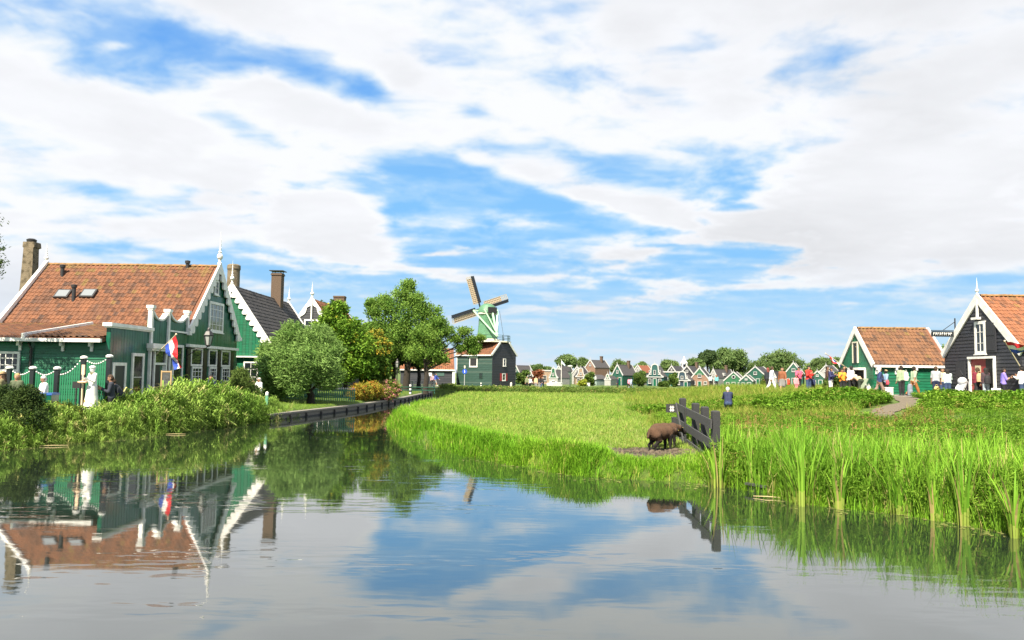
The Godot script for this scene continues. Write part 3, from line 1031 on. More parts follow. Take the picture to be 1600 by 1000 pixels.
	for p in [[-2.2, -6.5, 0.75], [-0.75, -8.0, 0.55], [-0.15, -1.6, 0.35]]:
		b = MB.new()
		b.xf = Transform3D(Basis(), Vector3(p[0], 7.35 + p[0] * 0.978, p[1]))
		b.lathe([Vector2(0.10, 0), Vector2(0.10, p[2]), Vector2(0.14, p[2]), Vector2(0.15, p[2] + 0.14), Vector2(0.05, p[2] + 0.17)], 8)
		obj("vent_pipe", b, m_dark, o)
	# tall oven chimney flaring at its foot, on the far side of the ridge
	b = MB.new()
	var ring := [[0.0, -1.15, 0.36], [4.6, -0.85, 0.34], [5.4, -0.52, 0.32], [6.2, -0.36, 0.30], [8.5, -0.27, 0.27], [8.57, -0.33, 0.33], [8.85, -0.31, 0.31]]
	for i in ring.size() - 1:
		var p = ring[i]
		var q = ring[i + 1]
		var cb := []
		for r in [p, q]:
			cb.append_array([Vector3(1.15, r[0], -11.1 + r[2]), Vector3(1.15 + r[2] * 2, r[0], -11.1 + r[2]), Vector3(1.15 + r[2] * 2, r[0], -11.1 + r[1]), Vector3(1.15, r[0], -11.1 + r[1])])
		b.hexa([cb[0], cb[1], cb[2], cb[3], cb[4], cb[5], cb[6], cb[7]])
	for i in range(0, b.v.size(), 3):
		var mid := (b.v[i] + b.v[i + 1] + b.v[i + 2]) / 3.0 - Vector3(1.55, 0, -11.1)
		mid.y = b.n[i].y
		if b.n[i].dot(mid) < 0.0:
			for k in 3:
				b.n[i + k] = -b.n[i + k]
	var ch := obj("chimney", b, mats.mossy_brick, o)
	b = MB.new()
	b.lathe([Vector2(0.24, 8.85), Vector2(0.27, 9.0), Vector2(0.16, 9.06)], 8, Vector3(1.42, 0, -11.1))
	obj("chimney_pot", b, m_dark, ch)

func up_slope() -> Vector3:
	return Vector3(0.715, 0.699, 0)

# ------------------------------------------------------------------ the windmill
func build_mill():
	var o := thing("windmill", "green windmill on a tarred barn with red shutters, sails at a slant", "windmill", Vector3(-1.08, 0.35, -114.46), 0.96)
	var cream := mat("cream_paint", Color(0.60, 0.58, 0.48), 0.6)
	var red := mat("red_paint", Color(0.30, 0.02, 0.025), 0.45)
	# barn
	var g := PackedVector2Array([Vector2(-3, 0), Vector2(3, 0), Vector2(3, 4.9), Vector2(1.25, 6.45), Vector2(-1.25, 6.45), Vector2(-3, 4.9)])
	var b := MB.new()
	b.prism(g, -6.5, 0)
	obj("wall", b, mats.black_board, o)
	boards(o, at(0, 0, 0.0), [g[0], g[1], g[2], g[3], g[4], g[5]], 0.24, [mats.black_board, mats.black_board_worn])
	var side := Transform3D(Basis(Vector3(0, 0, 1), Vector3(0, 1, 0), Vector3(-1, 0, 0)), Vector3(-3, 0, 0))
	var sg := mat("mill_green", Color(0.030, 0.075, 0.060), 0.5, t_soft, Vector3(0.2, 1.2, 0.2))
	var sg2 := mat("mill_green_worn", Color(0.055, 0.10, 0.082), 0.6, t_soft, Vector3(0.2, 1.2, 0.2))
	boards(o, side, [Vector2(-6.5, 0), Vector2(0, 0), Vector2(0, 4.85), Vector2(-6.5, 4.85)], 0.26, [sg, sg, sg2])
	for s in [-1, 1]:
		var e := Vector2(3.25 * s, 4.72)
		if s < 0:
			slab(o, "roof", Vector3(e.x, e.y, -6.7), Vector3(e.x, e.y, 0.02), Vector3(-1.2, 6.55, 0.02), Vector3(-1.2, 6.55, -6.7), 0.1, mats.tile_flat)
		else:
			slab(o, "roof", Vector3(e.x, e.y, 0.02), Vector3(e.x, e.y, -6.7), Vector3(1.2, 6.55, -6.7), Vector3(1.2, 6.55, 0.02), 0.1, mats.tile_flat)
		var line := PackedVector2Array([Vector2(3.3 * s, 4.68), Vector2(1.15 * s, 6.6)])
		b = MB.new()
		b.band(line, 0.3, 0.05, 0.14, 0.0)
		b.band(line, 0.3, -6.74, -6.65, 0.0)
		obj("barge_board", b, m_white, o)
	var up := Vector3(2.05, 1.83, 0)
	tiles(o, Vector3(-3.25, 4.73, -6.65), Vector3(0, 0, 1), up.normalized(), 6.6, up.length(), RED_TILE, 0.25, 1.3)
	b = MB.new()
	b.span(-3.34, -3.2, 4.58, 4.74, -6.6, 0.0)
	obj("gutter", b, m_white, o)
	b = MB.new()
	b.span(-3.06, -2.96, 0, 4.7, -6.62, -6.5)
	obj("corner_board", b, m_white, o)
	window(o, side * at(-3.4, 2.95, 0.04), 1.5, 1.4, 1, 1, 0.14, null, true, m_dark)
	b = MB.new()
	b.xf = side
	b.span(-4.4, -2.4, 4.37, 4.5, 0.02, 0.3)
	obj("window_hood", b, mats.mill_green, o)
	window(o, side * at(-2.0, 1.25, 0.04), 0.6, 0.8, 2, 2, 0.06, mats.mill_green, false)
	window(o, at(0.0, 3.1, 0.04), 0.7, 1.15, 1, 2, 0.12)
	window(o, at(-0.15, 0.95, 0.04), 0.85, 1.1, 1, 2, 0.12)
	for x in [-0.82, 0.52]:
		b = MB.new()
		b.span(x - 0.22, x + 0.22, 0.95, 2.05, 0.04, 0.09)
		obj("shutter", b, red, o)
	b = MB.new()
	b.span(-1.1, 1.8, 0.0, 0.85, 0.04, 0.12)
	obj("cellar_hatch", b, mats.black_board_worn, o)
	# gallery deck and its railing
	var c := Vector3(0, 0, -3.25)
	b = MB.new()
	b.lathe([Vector2(3.5, 6.62), Vector2(3.7, 6.66), Vector2(3.7, 6.86), Vector2(1.0, 6.86)], 8, c, false)
	var deck := obj("gallery_deck", b, cream, o)
	var ring := []
	for k in 16:
		var a := TAU * (k + 0.5) / 16.0
		ring.append(c + Vector3(cos(a) * 3.45, 6.86, sin(a) * 3.45))
	for k in 16:
		b = MB.new()
		b.bar(ring[k], ring[k] + Vector3(0, 0.85, 0), 0.07, 0.07)
		obj("railing_post", b, mats.mill_green, deck)
	b = MB.new()
	for k in 16:
		for h in [0.42, 0.84]:
			b.bar(ring[k] + Vector3(0, h, 0), ring[(k + 1) % 16] + Vector3(0, h, 0), 0.05, 0.05)
	obj("handrail", b, mats.mill_green, deck)
	for z in [-5.6, -4.2, -2.8]:
		b = MB.new()
		b.span(-2.6, -2.42, 5.3, 6.64, z - 0.09, z + 0.09)
		obj("gallery_strut", b, m_white, o)
	# smock tower, octagonal
	var tg := mat("tower_green", Color(0.10, 0.25, 0.14), 0.5, t_soft, Vector3(0.6, 0.6, 0.6))
	b = MB.new()
	b.xf = Transform3D(Basis(Vector3.UP, PI / 8), c)
	b.lathe([Vector2(1.75, 6.8), Vector2(1.62, 7.3), Vector2(1.50, 8.2), Vector2(1.38, 9.4), Vector2(1.32, 11.0)], 8, Vector3.ZERO, false)
	obj("tower", b, tg, o)
	b = MB.new()
	b.xf = Transform3D(Basis(Vector3.UP, PI / 8), c)
	b.lathe([Vector2(1.95, 6.88), Vector2(1.95, 7.12), Vector2(1.72, 7.2)], 8, Vector3.ZERO, false)
	obj("tower_skirt", b, cream, o)
	b = MB.new()
	b.lathe([Vector2(1.36, 10.9), Vector2(1.46, 10.95), Vector2(1.46, 11.15), Vector2(1.3, 11.2)], 12, c)
	obj("curb_ring", b, cream, o)
	# cap, turned to the wind: its own axes, front towards -z of the frame below
	var cap := Transform3D(Basis(Vector3.UP, 0.53 - 0.96), c)
	b = MB.new()
	b.xf = cap * Transform3D(Basis.from_scale(Vector3(1.0, 1.0, 1.15)), Vector3.ZERO)
	b.lathe([Vector2(1.45, 11.15), Vector2(1.43, 11.45), Vector2(1.30, 11.85), Vector2(1.02, 12.25), Vector2(0.6, 12.52), Vector2(0.02, 12.62)], 12)
	obj("cap", b, tg, o)
	b = MB.new()
	b.xf = cap
	b.bar(Vector3(-0.7, 11.5, 1.55), Vector3(0.7, 11.5, 1.55), 0.3, 0.9)
	obj("cap_back", b, m_dark, o)
	var pale := mat("pale_green_paint", Color(0.36, 0.60, 0.40), 0.5)
	for beam in [["spreader_beam", Vector3(-2.1, 11.5, -0.6), Vector3(2.1, 11.5, -0.6), 0.22], ["spreader_beam", Vector3(-1.15, 11.6, 1.1), Vector3(1.15, 11.6, 1.1), 0.2], ["tail_beam", Vector3(0, 11.7, 1.3), Vector3(0, 7.5, 3.15), 0.24],
		["brace", Vector3(-2.1, 11.5, -0.6), Vector3(-0.1, 7.6, 3.05), 0.18], ["brace", Vector3(2.1, 11.5, -0.6), Vector3(0.1, 7.6, 3.05), 0.18], ["brace", Vector3(-1.1, 11.6, 1.1), Vector3(-0.1, 8.3, 2.85), 0.15], ["brace", Vector3(1.1, 11.6, 1.1), Vector3(0.1, 8.3, 2.85), 0.15]]:
		b = MB.new()
		b.xf = cap
		b.bar(beam[1], beam[2], beam[3], beam[3])
		obj(beam[0], b, pale, o)
	b = MB.new()
	b.xf = cap
	b.tube([Vector3(1.6, 11.5, 0.9), Vector3(1.5, 7.0, 2.6)], [0.03, 0.03], 4)
	obj("brake_rope", b, m_dark, o)
	b = MB.new()
	b.xf = cap
	b.tube([Vector3(0, 11.75, -1.0), Vector3(0, 12.0, -2.35)], [0.28, 0.22], 8)
	obj("windshaft", b, m_dark, o)
	var stock := mat("sail_stock", Color(0.015, 0.018, 0.026), 0.5)
	var lath := mat("sail_lath", Color(0.42, 0.37, 0.29), 0.6)
	var cloth := mat("sail_cloth", Color(0.48, 0.33, 0.20), 0.9, t_soft, Vector3.ONE)
	for k in 4:
		var sail := Node3D.new()
		sail.name = "sail" if k == 0 else "sail_%03d" % k
		o.add_child(sail, true)
		# seen from behind: 0 up, then anticlockwise
		sail.transform = cap * Transform3D(Basis(), Vector3(0, 11.98, -2.25)) * Transform3D(Basis(Vector3.BACK, deg_to_rad(19.0) + k * PI / 2), Vector3.ZERO)
		b = MB.new()
		b.bar(Vector3(0, 0, 0), Vector3(0, 5.2, 0), 0.2, 0.16, Vector3.BACK)
		obj("stock", b, stock, sail)
		b = MB.new()
		b.bar(Vector3(0.25, 0.9, 0.03), Vector3(0.25, 5.15, 0.03), 0.32, 0.03, Vector3.BACK)
		obj("wind_board", b, stock, sail)
		b = MB.new()
		for i in 16:
			var y := 0.85 + i * 0.288
			var wdt := 0.9 if i > 0 else 0.7
			b.bar(Vector3(0, y, 0.0), Vector3(-wdt, y, -0.12), 0.075, 0.05, Vector3.BACK)
		for x in [-0.30, -0.60, -0.90]:
			b.bar(Vector3(x, 0.85, x * 0.11), Vector3(x, 5.18, x * 0.11), 0.075, 0.05, Vector3.BACK)
		obj("lattice", b, lath, sail)
		b = MB.new()
		var top := 4.0 if k == 3 else 4.9
		b.quad(Vector3(-0.12, 0.95, -0.045), Vector3(-0.84, 0.95, -0.145), Vector3(-0.84, top, -0.145), Vector3(-0.12, top, -0.045))
		b.quad(Vector3(-0.12, top, -0.035), Vector3(-0.84, top, -0.135), Vector3(-0.84, 0.95, -0.135), Vector3(-0.12, 0.95, -0.035))
		obj("sail_cloth", b, cloth, sail)
	# black shed with orange roof that leans on the barn
	o = thing("mill_shed", "low tarred shed with big orange tile roof left of the windmill barn", "shed", Vector3(-12.4, 0.35, -113.5), 0.12)
	b = MB.new()
	b.prism(PackedVector2Array([Vector2(0, 0), Vector2(7.4, 0), Vector2(7.4, 2.5), Vector2(3.7, 5.55), Vector2(0, 2.5)]), -3.9, 3.9)
	for i in b.v.size(): # gable ends left and right
		b.v[i] = Vector3(b.v[i].z, b.v[i].y, -b.v[i].x)
		b.n[i] = Vector3(b.n[i].z, b.n[i].y, -b.n[i].x)
	obj("wall", b, mats.black_board, o)
	boards(o, at(0, 0, 0.0), [Vector2(-3.9, 0), Vector2(3.9, 0), Vector2(3.9, 2.5), Vector2(-3.9, 2.5)], 0.25, [mats.black_board, mats.black_board_worn])
	slab(o, "roof", Vector3(-4.0, 2.45, 0.25), Vector3(4.0, 2.45, 0.25), Vector3(4.0, 5.72, -3.7), Vector3(-4.0, 5.72, -3.7), 0.1, mats.tile_flat)
	slab(o, "roof", Vector3(4.0, 2.45, -7.6), Vector3(-4.0, 2.45, -7.6), Vector3(-4.0, 5.72, -3.7), Vector3(4.0, 5.72, -3.7), 0.1, mats.tile_flat)
	up = Vector3(0, 3.27, -3.95)
	tiles(o, Vector3(-4.0, 2.46, 0.25), Vector3.RIGHT, up.normalized(), 8.0, up.length(), [Color(0.40, 0.155, 0.07), Color(0.33, 0.13, 0.06), Color(0.18, 0.085, 0.05)], 0.15, 1.3)
	b = MB.new()
	b.span(-4.0, 4.0, 2.32, 2.5, 0.2, 0.34)
	obj("gutter", b, m_white, o)
	b = MB.new()
	b.span(3.7, 4.1, 0, 2.4, 0.05, 0.2)
	obj("corner_board", b, m_white, o)
	b = MB.new()
	b.span(1.2, 2.5, 1.55, 2.1, 0.045, 0.08)
	obj("notice_board", b, mat("notice_green", Color(0.06, 0.11, 0.10), 0.4), o)

# ------------------------------------------------------------------ the row of houses across the river
func bell(w: float, eave: float, ridge: float, round_ := false) -> PackedVector2Array: # right half mirrored: shoulders, neck, rounded top
	var half := [Vector2(0.5, eave * 0.94), Vector2(0.5, eave)]
	var r := ridge - eave
	if round_:
		for i in 7:
			var a := PI / 2 * i / 6.0
			half.append(Vector2(0.5 * cos(a), eave + r * sin(a)))
	else:
		for p in [[0.40, 0.06], [0.31, 0.2], [0.24, 0.4], [0.205, 0.62], [0.20, 0.78], [0.17, 0.9], [0.09, 0.985], [0.0, 1.0]]:
			half.append(Vector2(p[0], eave + r * p[1]))
	var out := PackedVector2Array()
	for p in half:
		out.append(Vector2(p.x * w, p.y))
	for i in range(half.size() - 2, -1, -1):
		out.append(Vector2(-half[i].x * w, half[i].y))
	return out

func far_house(label: String, p: Vector3, turn: float, w: float, length: float, eave: float, ridge: float, wall: String, roof: String, style: String):
	var walls := {"green": Color(0.012, 0.095, 0.065), "dark": Color(0.03, 0.035, 0.04), "tan": Color(0.36, 0.26, 0.18), "white": Color(0.40, 0.41, 0.40), "pale": Color(0.42, 0.55, 0.42), "brick": Color(0.27, 0.165, 0.115), "paleblue": Color(0.34, 0.44, 0.42), "teal": Color(0.012, 0.085, 0.085), "blue": Color(0.014, 0.045, 0.075), "leaf": Color(0.02, 0.14, 0.06)}
	var roofs := {"grey": Color(0.095, 0.09, 0.095), "dark": Color(0.055, 0.055, 0.065), "red": Color(0.33, 0.11, 0.055)}
	var keep := m_white
	m_white = mat("far_trim", Color(0.38, 0.39, 0.39), 0.7)
	var o := thing("gabled_house" if style != "flat" else "flat_roofed_house", label, "house", p, turn, "houses across the river")
	var wm := mat("far_wall_" + wall, walls[wall], 0.6, t_soft, Vector3(0.3, 1.0, 0.3))
	var rm := mat("far_roof_" + roof, roofs[roof], 0.75, t_fine, Vector3(0.5, 1.2, 0.5))
	var b := MB.new()
	if style == "flat":
		b.span(-w / 2, w / 2, 0, ridge - 0.25, -length, 0)
		obj("wall", b, wm, o)
		b = MB.new()
		b.span(-w / 2 - 0.12, w / 2 + 0.12, ridge - 0.25, ridge, -length - 0.1, 0.12)
		obj("fascia", b, m_white, o)
	else:
		var curved := style in ["bell", "round"]
		gable_house(o, w, length, eave, ridge - (0.35 if curved else 0.0), wm, rm, {"trim": not curved, "barge": 0.12, "over": 0.12, "back": 0.1})
		if curved:
			var line := bell(w, eave, ridge, style == "round")
			b = MB.new()
			b.prism(line, 0.03, 0.18)
			obj("facade", b, mat("far_wall_leaf", walls.leaf, 0.6, t_soft, Vector3(0.3, 1.0, 0.3)) if wall == "white" else wm, o)
			b = MB.new()
			b.band(line, 0.19, 0.02, 0.24)
			obj("gable_trim", b, m_white, o)
			b = MB.new()
			b.span(-w / 2 - 0.05, w / 2 + 0.05, eave * 0.90, eave * 0.90 + 0.16, 0.03, 0.26)
			obj("cornice", b, m_white, o)
			if wall == "white":
				b = MB.new()
				b.span(-w / 2, w / 2, 0, eave * 0.9, 0.03, 0.2)
				obj("shop_front", b, wm, o)
		if style == "topgreen":
			b = MB.new()
			b.prism(PackedVector2Array([Vector2(-w * 0.32, lerpf(eave, ridge, 0.42)), Vector2(w * 0.32, lerpf(eave, ridge, 0.42)), Vector2(0, ridge - 0.2)]), 0.0, 0.06)
			obj("gable_top", b, mat("far_wall_leaf", walls.leaf, 0.6), o)
		finial(o, Vector3(0, ridge, 0.1), 0.7, 0.7)
	var z := 0.2 if style in ["bell", "round"] else 0.02
	# windows: a ground-floor row with a door, and one in the gable
	var lower := minf(eave * 0.85, 2.0)
	if w > 1.6:
		var k := int(clampf(w / 1.05, 2, 5))
		for i in k:
			var x := (i + 0.5) / k * w * 0.9 - w * 0.45
			if i == k / 2 and w > 2.4:
				door(o, at(x, 0, z), 0.75, lower * 0.95, m_dark if wall == "white" else mats.green_gloss, null, 0.1)
			else:
				window(o, at(x, lower * 0.32, z), 0.62 * minf(1.0, w / k), lower * 0.58, 2, 2, 0.09)
	if style != "flat":
		var gy := lerpf(eave, ridge, 0.18)
		if style == "round_window":
			b = MB.new()
			b.xf = Transform3D(Basis(Vector3.RIGHT, PI / 2), Vector3(0, gy + 0.45, 0.02))
			b.lathe([Vector2(0.36, 0), Vector2(0.36, 0.09), Vector2(0.3, 0.1)], 14)
			obj("round_window", b, m_white, o)
			b = MB.new()
			b.xf = Transform3D(Basis(Vector3.RIGHT, PI / 2), Vector3(0, gy + 0.45, 0.03))
			b.lathe([Vector2(0.25, 0), Vector2(0.25, 0.1)], 14)
			obj("pane", b, m_glass, o.get_node("round_window"))
		elif w > 2.6 and style == "bell":
			for x in [-0.27, 0.0, 0.27]:
				window(o, at(x * w, gy - 0.05, z), 0.5, (ridge - eave) * 0.36, 1, 2, 0.08)
		elif ridge - eave > 0.9:
			window(o, at(0, gy, z), minf(w * 0.2, 0.7), (ridge - eave) * 0.32, 2, 2, 0.08)
	if length > 4.2 and style != "flat":
		chimney(o, Vector3(w * 0.1, lerpf(eave, ridge, 0.6), -length * 0.7), 0.5, 0.5, (ridge - eave) * 0.4 + 0.9, mats.brick)
		if length > 5.5:
			var dn := MB.new()
			var y0 := lerpf(eave, ridge, 0.2)
			dn.span(w * 0.28, w * 0.46, y0, y0 + (ridge - eave) * 0.38, -length * 0.45 - 0.5, -length * 0.45 + 0.5)
			var dm := obj("dormer", dn, m_white, o)
			window(o, Transform3D(Basis(Vector3.UP, PI / 2), Vector3(w * 0.46, y0 + 0.1, -length * 0.45)), 0.7, (ridge - eave) * 0.26, 2, 1, 0.07)
	m_white = keep

func build_far_bank():
	far_house("green gabled house beside the mill, grey roof, half hidden by a bush", Vector3(0.85, 0.3, -146.0), -0.70, 1.91, 4.00, 2.15, 3.61, "green", "grey", "plain")
	far_house("small dark house with white-edged gable between the bushes near the mill", Vector3(3.58, 0.3, -143.0), -0.44, 1.05, 4.00, 1.59, 2.55, "dark", "red", "plain")
	far_house("beige flat-topped brick building behind the moored boat", Vector3(7.41, 0.3, -156.0), 0.00, 2.60, 5.00, 2.75, 2.88, "tan", "grey", "flat")
	far_house("white bell-gabled house with green gable field and long grey roof", Vector3(8.31, 0.3, -150.0), -0.70, 2.12, 4.00, 1.37, 3.24, "white", "grey", "bell")
	far_house("small pale green gable rising behind the white bell-gabled house", Vector3(9.87, 0.3, -160.0), -0.70, 1.39, 4.00, 2.67, 3.80, "pale", "grey", "plain")
	far_house("white dormer house with dark roof left of the tall brick house", Vector3(13.50, 0.3, -158.0), -0.44, 2.18, 4.00, 2.31, 3.62, "white", "dark", "plain")
	far_house("tan brick house with white gambrel gable in front of the tall brick house", Vector3(13.77, 0.3, -153.0), 0.00, 2.04, 4.00, 1.67, 3.33, "tan", "dark", "bell")
	far_house("tallest brick house with steep gable and grey roof", Vector3(16.61, 0.3, -162.0), -0.70, 2.47, 5.46, 3.56, 5.11, "brick", "grey", "plain")
	far_house("green wooden house with rounded white-edged gable", Vector3(15.07, 0.3, -147.0), -0.70, 2.88, 4.00, 1.22, 2.33, "paleblue", "grey", "round")
	far_house("little green and white bell-gabled house right of the rounded gable", Vector3(18.31, 0.3, -146.0), -0.44, 1.21, 4.00, 1.20, 2.13, "white", "grey", "bell")
	far_house("dark green pointed-gable house with wide grey roof", Vector3(20.69, 0.3, -150.0), -0.70, 2.45, 5.25, 2.02, 4.02, "green", "grey", "plain")
	far_house("red-roofed house behind the round bush", Vector3(25.61, 0.3, -156.0), -0.70, 2.38, 4.00, 2.59, 4.02, "white", "red", "plain")
	far_house("teal bell-gabled house with three upper windows", Vector3(27.63, 0.3, -148.0), -0.44, 3.27, 4.00, 1.86, 4.21, "teal", "grey", "bell")
	far_house("low flat-roofed teal house with white fascia", Vector3(31.31, 0.3, -150.0), 0.00, 3.62, 5.00, 2.77, 2.90, "teal", "grey", "flat")
	far_house("long grey-roofed house behind the flat-roofed teal one", Vector3(32.92, 0.3, -158.0), -0.70, 1.72, 4.00, 2.95, 4.00, "dark", "dark", "plain")
	far_house("dark blue neck-gabled house with an oval window", Vector3(32.65, 0.3, -147.0), -0.44, 3.11, 4.00, 1.20, 2.85, "blue", "grey", "bell")
	far_house("house with broad dark roof behind the neck gable", Vector3(35.62, 0.3, -156.0), -0.70, 2.72, 5.26, 2.46, 4.02, "dark", "dark", "plain")
	far_house("brick house with white pointed gable and green gable top", Vector3(36.44, 0.3, -149.0), -0.44, 3.70, 4.00, 1.35, 3.58, "brick", "dark", "topgreen")
	far_house("low grey-roofed house with white dormer", Vector3(40.95, 0.3, -156.0), -0.70, 1.70, 8.09, 1.75, 3.44, "white", "grey", "plain")
	far_house("green gabled house with a round attic window", Vector3(43.02, 0.3, -149.0), -0.44, 3.70, 4.00, 1.20, 2.86, "leaf", "grey", "round_window")
	far_house("small green gabled cottage with three white windows", Vector3(44.53, 0.3, -146.0), -0.44, 2.42, 4.00, 1.20, 2.27, "green", "grey", "plain")
	far_house("large green gabled house with attic window above the willow", Vector3(48.51, 0.3, -153.0), -0.70, 4.49, 4.00, 2.10, 4.01, "green", "dark", "plain")
	far_house("white house with dark roof behind the standing visitors", Vector3(51.68, 0.3, -152.0), -0.70, 1.32, 4.00, 1.91, 3.17, "white", "dark", "plain")
	far_house("green and white house with white dormer right of the two round trees", Vector3(55.00, 0.3, -150.0), -0.44, 3.31, 4.00, 2.70, 4.82, "green", "dark", "plain")
	far_house("white dormer house with flag in front near the small green house", Vector3(62.19, 0.3, -152.0), -0.70, 2.98, 4.00, 2.92, 4.44, "white", "grey", "plain")
	far_house("low green house with white window left of the flagged one", Vector3(58.83, 0.3, -148.0), -0.44, 2.45, 4.00, 2.01, 3.25, "green", "grey", "plain")
	var o := thing("church_cupola", "small white open bell turret above the roofs", "turret", Vector3(36.6, 0.3, -163))
	var b := MB.new()
	b.lathe([Vector2(1.6, 0), Vector2(1.5, 2.4), Vector2(1.1, 3.2)], 4, Vector3.ZERO, false)
	obj("tower_base", b, mats.brick, o)
	for x in [-0.5, 0.5]:
		for z in [-0.5, 0.5]:
			b = MB.new()
			b.bar(Vector3(x, 3.2, z), Vector3(x * 0.8, 4.7, z * 0.8), 0.2, 0.2)
			obj("turret_post", b, m_white, o)
	b = MB.new()
	b.lathe([Vector2(0.8, 4.7), Vector2(0.75, 4.85), Vector2(0.35, 5.3), Vector2(0.2, 5.7), Vector2(0.02, 6.2)], 8)
	obj("turret_roof", b, m_white, o)
	b = MB.new()
	b.lathe([Vector2(0.22, 3.9), Vector2(0.2, 4.3), Vector2(0.05, 4.5)], 8)
	obj("bell", b, m_dark, o)
	# moored boats
	for k in 2:
		var w := 2.3 if k == 0 else 1.3
		o = thing("motor_boat", ["long white cabin boat moored in front of the white bell-gabled house", "small white boat moored beside the green rounded-gable house"][k], "boat", [Vector3(7.4, 0.35, -133), Vector3(13.0, 0.35, -135)][k], [0.1, -0.2][k])
		b = MB.new()
		var hull := []
		for i in 9:
			var t := i / 8.0
			var wd: float = 0.62 * w * 0.35 * pow(sin(PI * (0.12 + 0.78 * t)), 0.6) if i < 8 else 0.02
			hull.append([lerpf(-w * 0.55, w * 0.62, t), wd])
		for i in 8:
			var p = hull[i]
			var q = hull[i + 1]
			b.hexa([Vector3(p[0], 0, p[1] * 0.7), Vector3(q[0], 0, q[1] * 0.7), Vector3(q[0], 0, -q[1] * 0.7), Vector3(p[0], 0, -p[1] * 0.7), Vector3(p[0], 0.5, p[1]), Vector3(q[0], 0.5 + 0.02 * i, q[1]), Vector3(q[0], 0.5 + 0.02 * i, -q[1]), Vector3(p[0], 0.5, -p[1])])
		obj("hull", b, m_white, o)
		b = MB.new()
		b.hexa([Vector3(-w * 0.3, 0.5, 0.3), Vector3(w * 0.2, 0.5, 0.3), Vector3(w * 0.2, 0.5, -0.3), Vector3(-w * 0.3, 0.5, -0.3), Vector3(-w * 0.27, 0.9, 0.25), Vector3(w * 0.1, 0.9, 0.25), Vector3(w * 0.1, 0.9, -0.25), Vector3(-w * 0.27, 0.9, -0.25)])
		obj("cabin", b, m_white, o)
		b = MB.new()
		b.span(-w * 0.22, w * 0.08, 0.6, 0.8, 0.27, 0.30)
		obj("cabin_window", b, m_glass, o)
	o = thing("flagpole", "white flagpole with a pale pennant in front of the grey roofs", "flagpole", Vector3(8.7, 0.35, -134))
	b = MB.new()
	b.tube([Vector3.ZERO, Vector3(0, 4.6, 0)], [0.06, 0.04], 6)
	obj("pole", b, m_white, o)
	b = MB.new()
	b.hexa([Vector3(0.05, 3.9, 0.01), Vector3(0.65, 3.4, 0.1), Vector3(0.65, 3.4, 0.08), Vector3(0.05, 3.9, -0.01), Vector3(0.05, 4.4, 0.01), Vector3(0.65, 3.7, 0.1), Vector3(0.65, 3.7, 0.08), Vector3(0.05, 4.4, -0.01)])
	obj("pennant", b, mat("pennant_cloth", Color(0.4, 0.5, 0.6), 0.8), o)
	o = thing("street_lamp", "tall dark lamp post with flat round head at the end of the meadow", "street lamp", Vector3(8.1, 0.3, -106))
	b = MB.new()
	b.tube([Vector3.ZERO, Vector3(0, 3.0, 0)], [0.06, 0.045], 6)
	obj("post", b, mat("lamp_green", Color(0.012, 0.05, 0.035), 0.5), o)
	b = MB.new()
	b.lathe([Vector2(0.08, 2.95), Vector2(0.13, 3.1), Vector2(0.38, 3.18), Vector2(0.36, 3.26), Vector2(0.05, 3.34)], 10)
	obj("lamp_head", b, mat("lamp_pale", Color(0.5, 0.52, 0.5), 0.4), o)

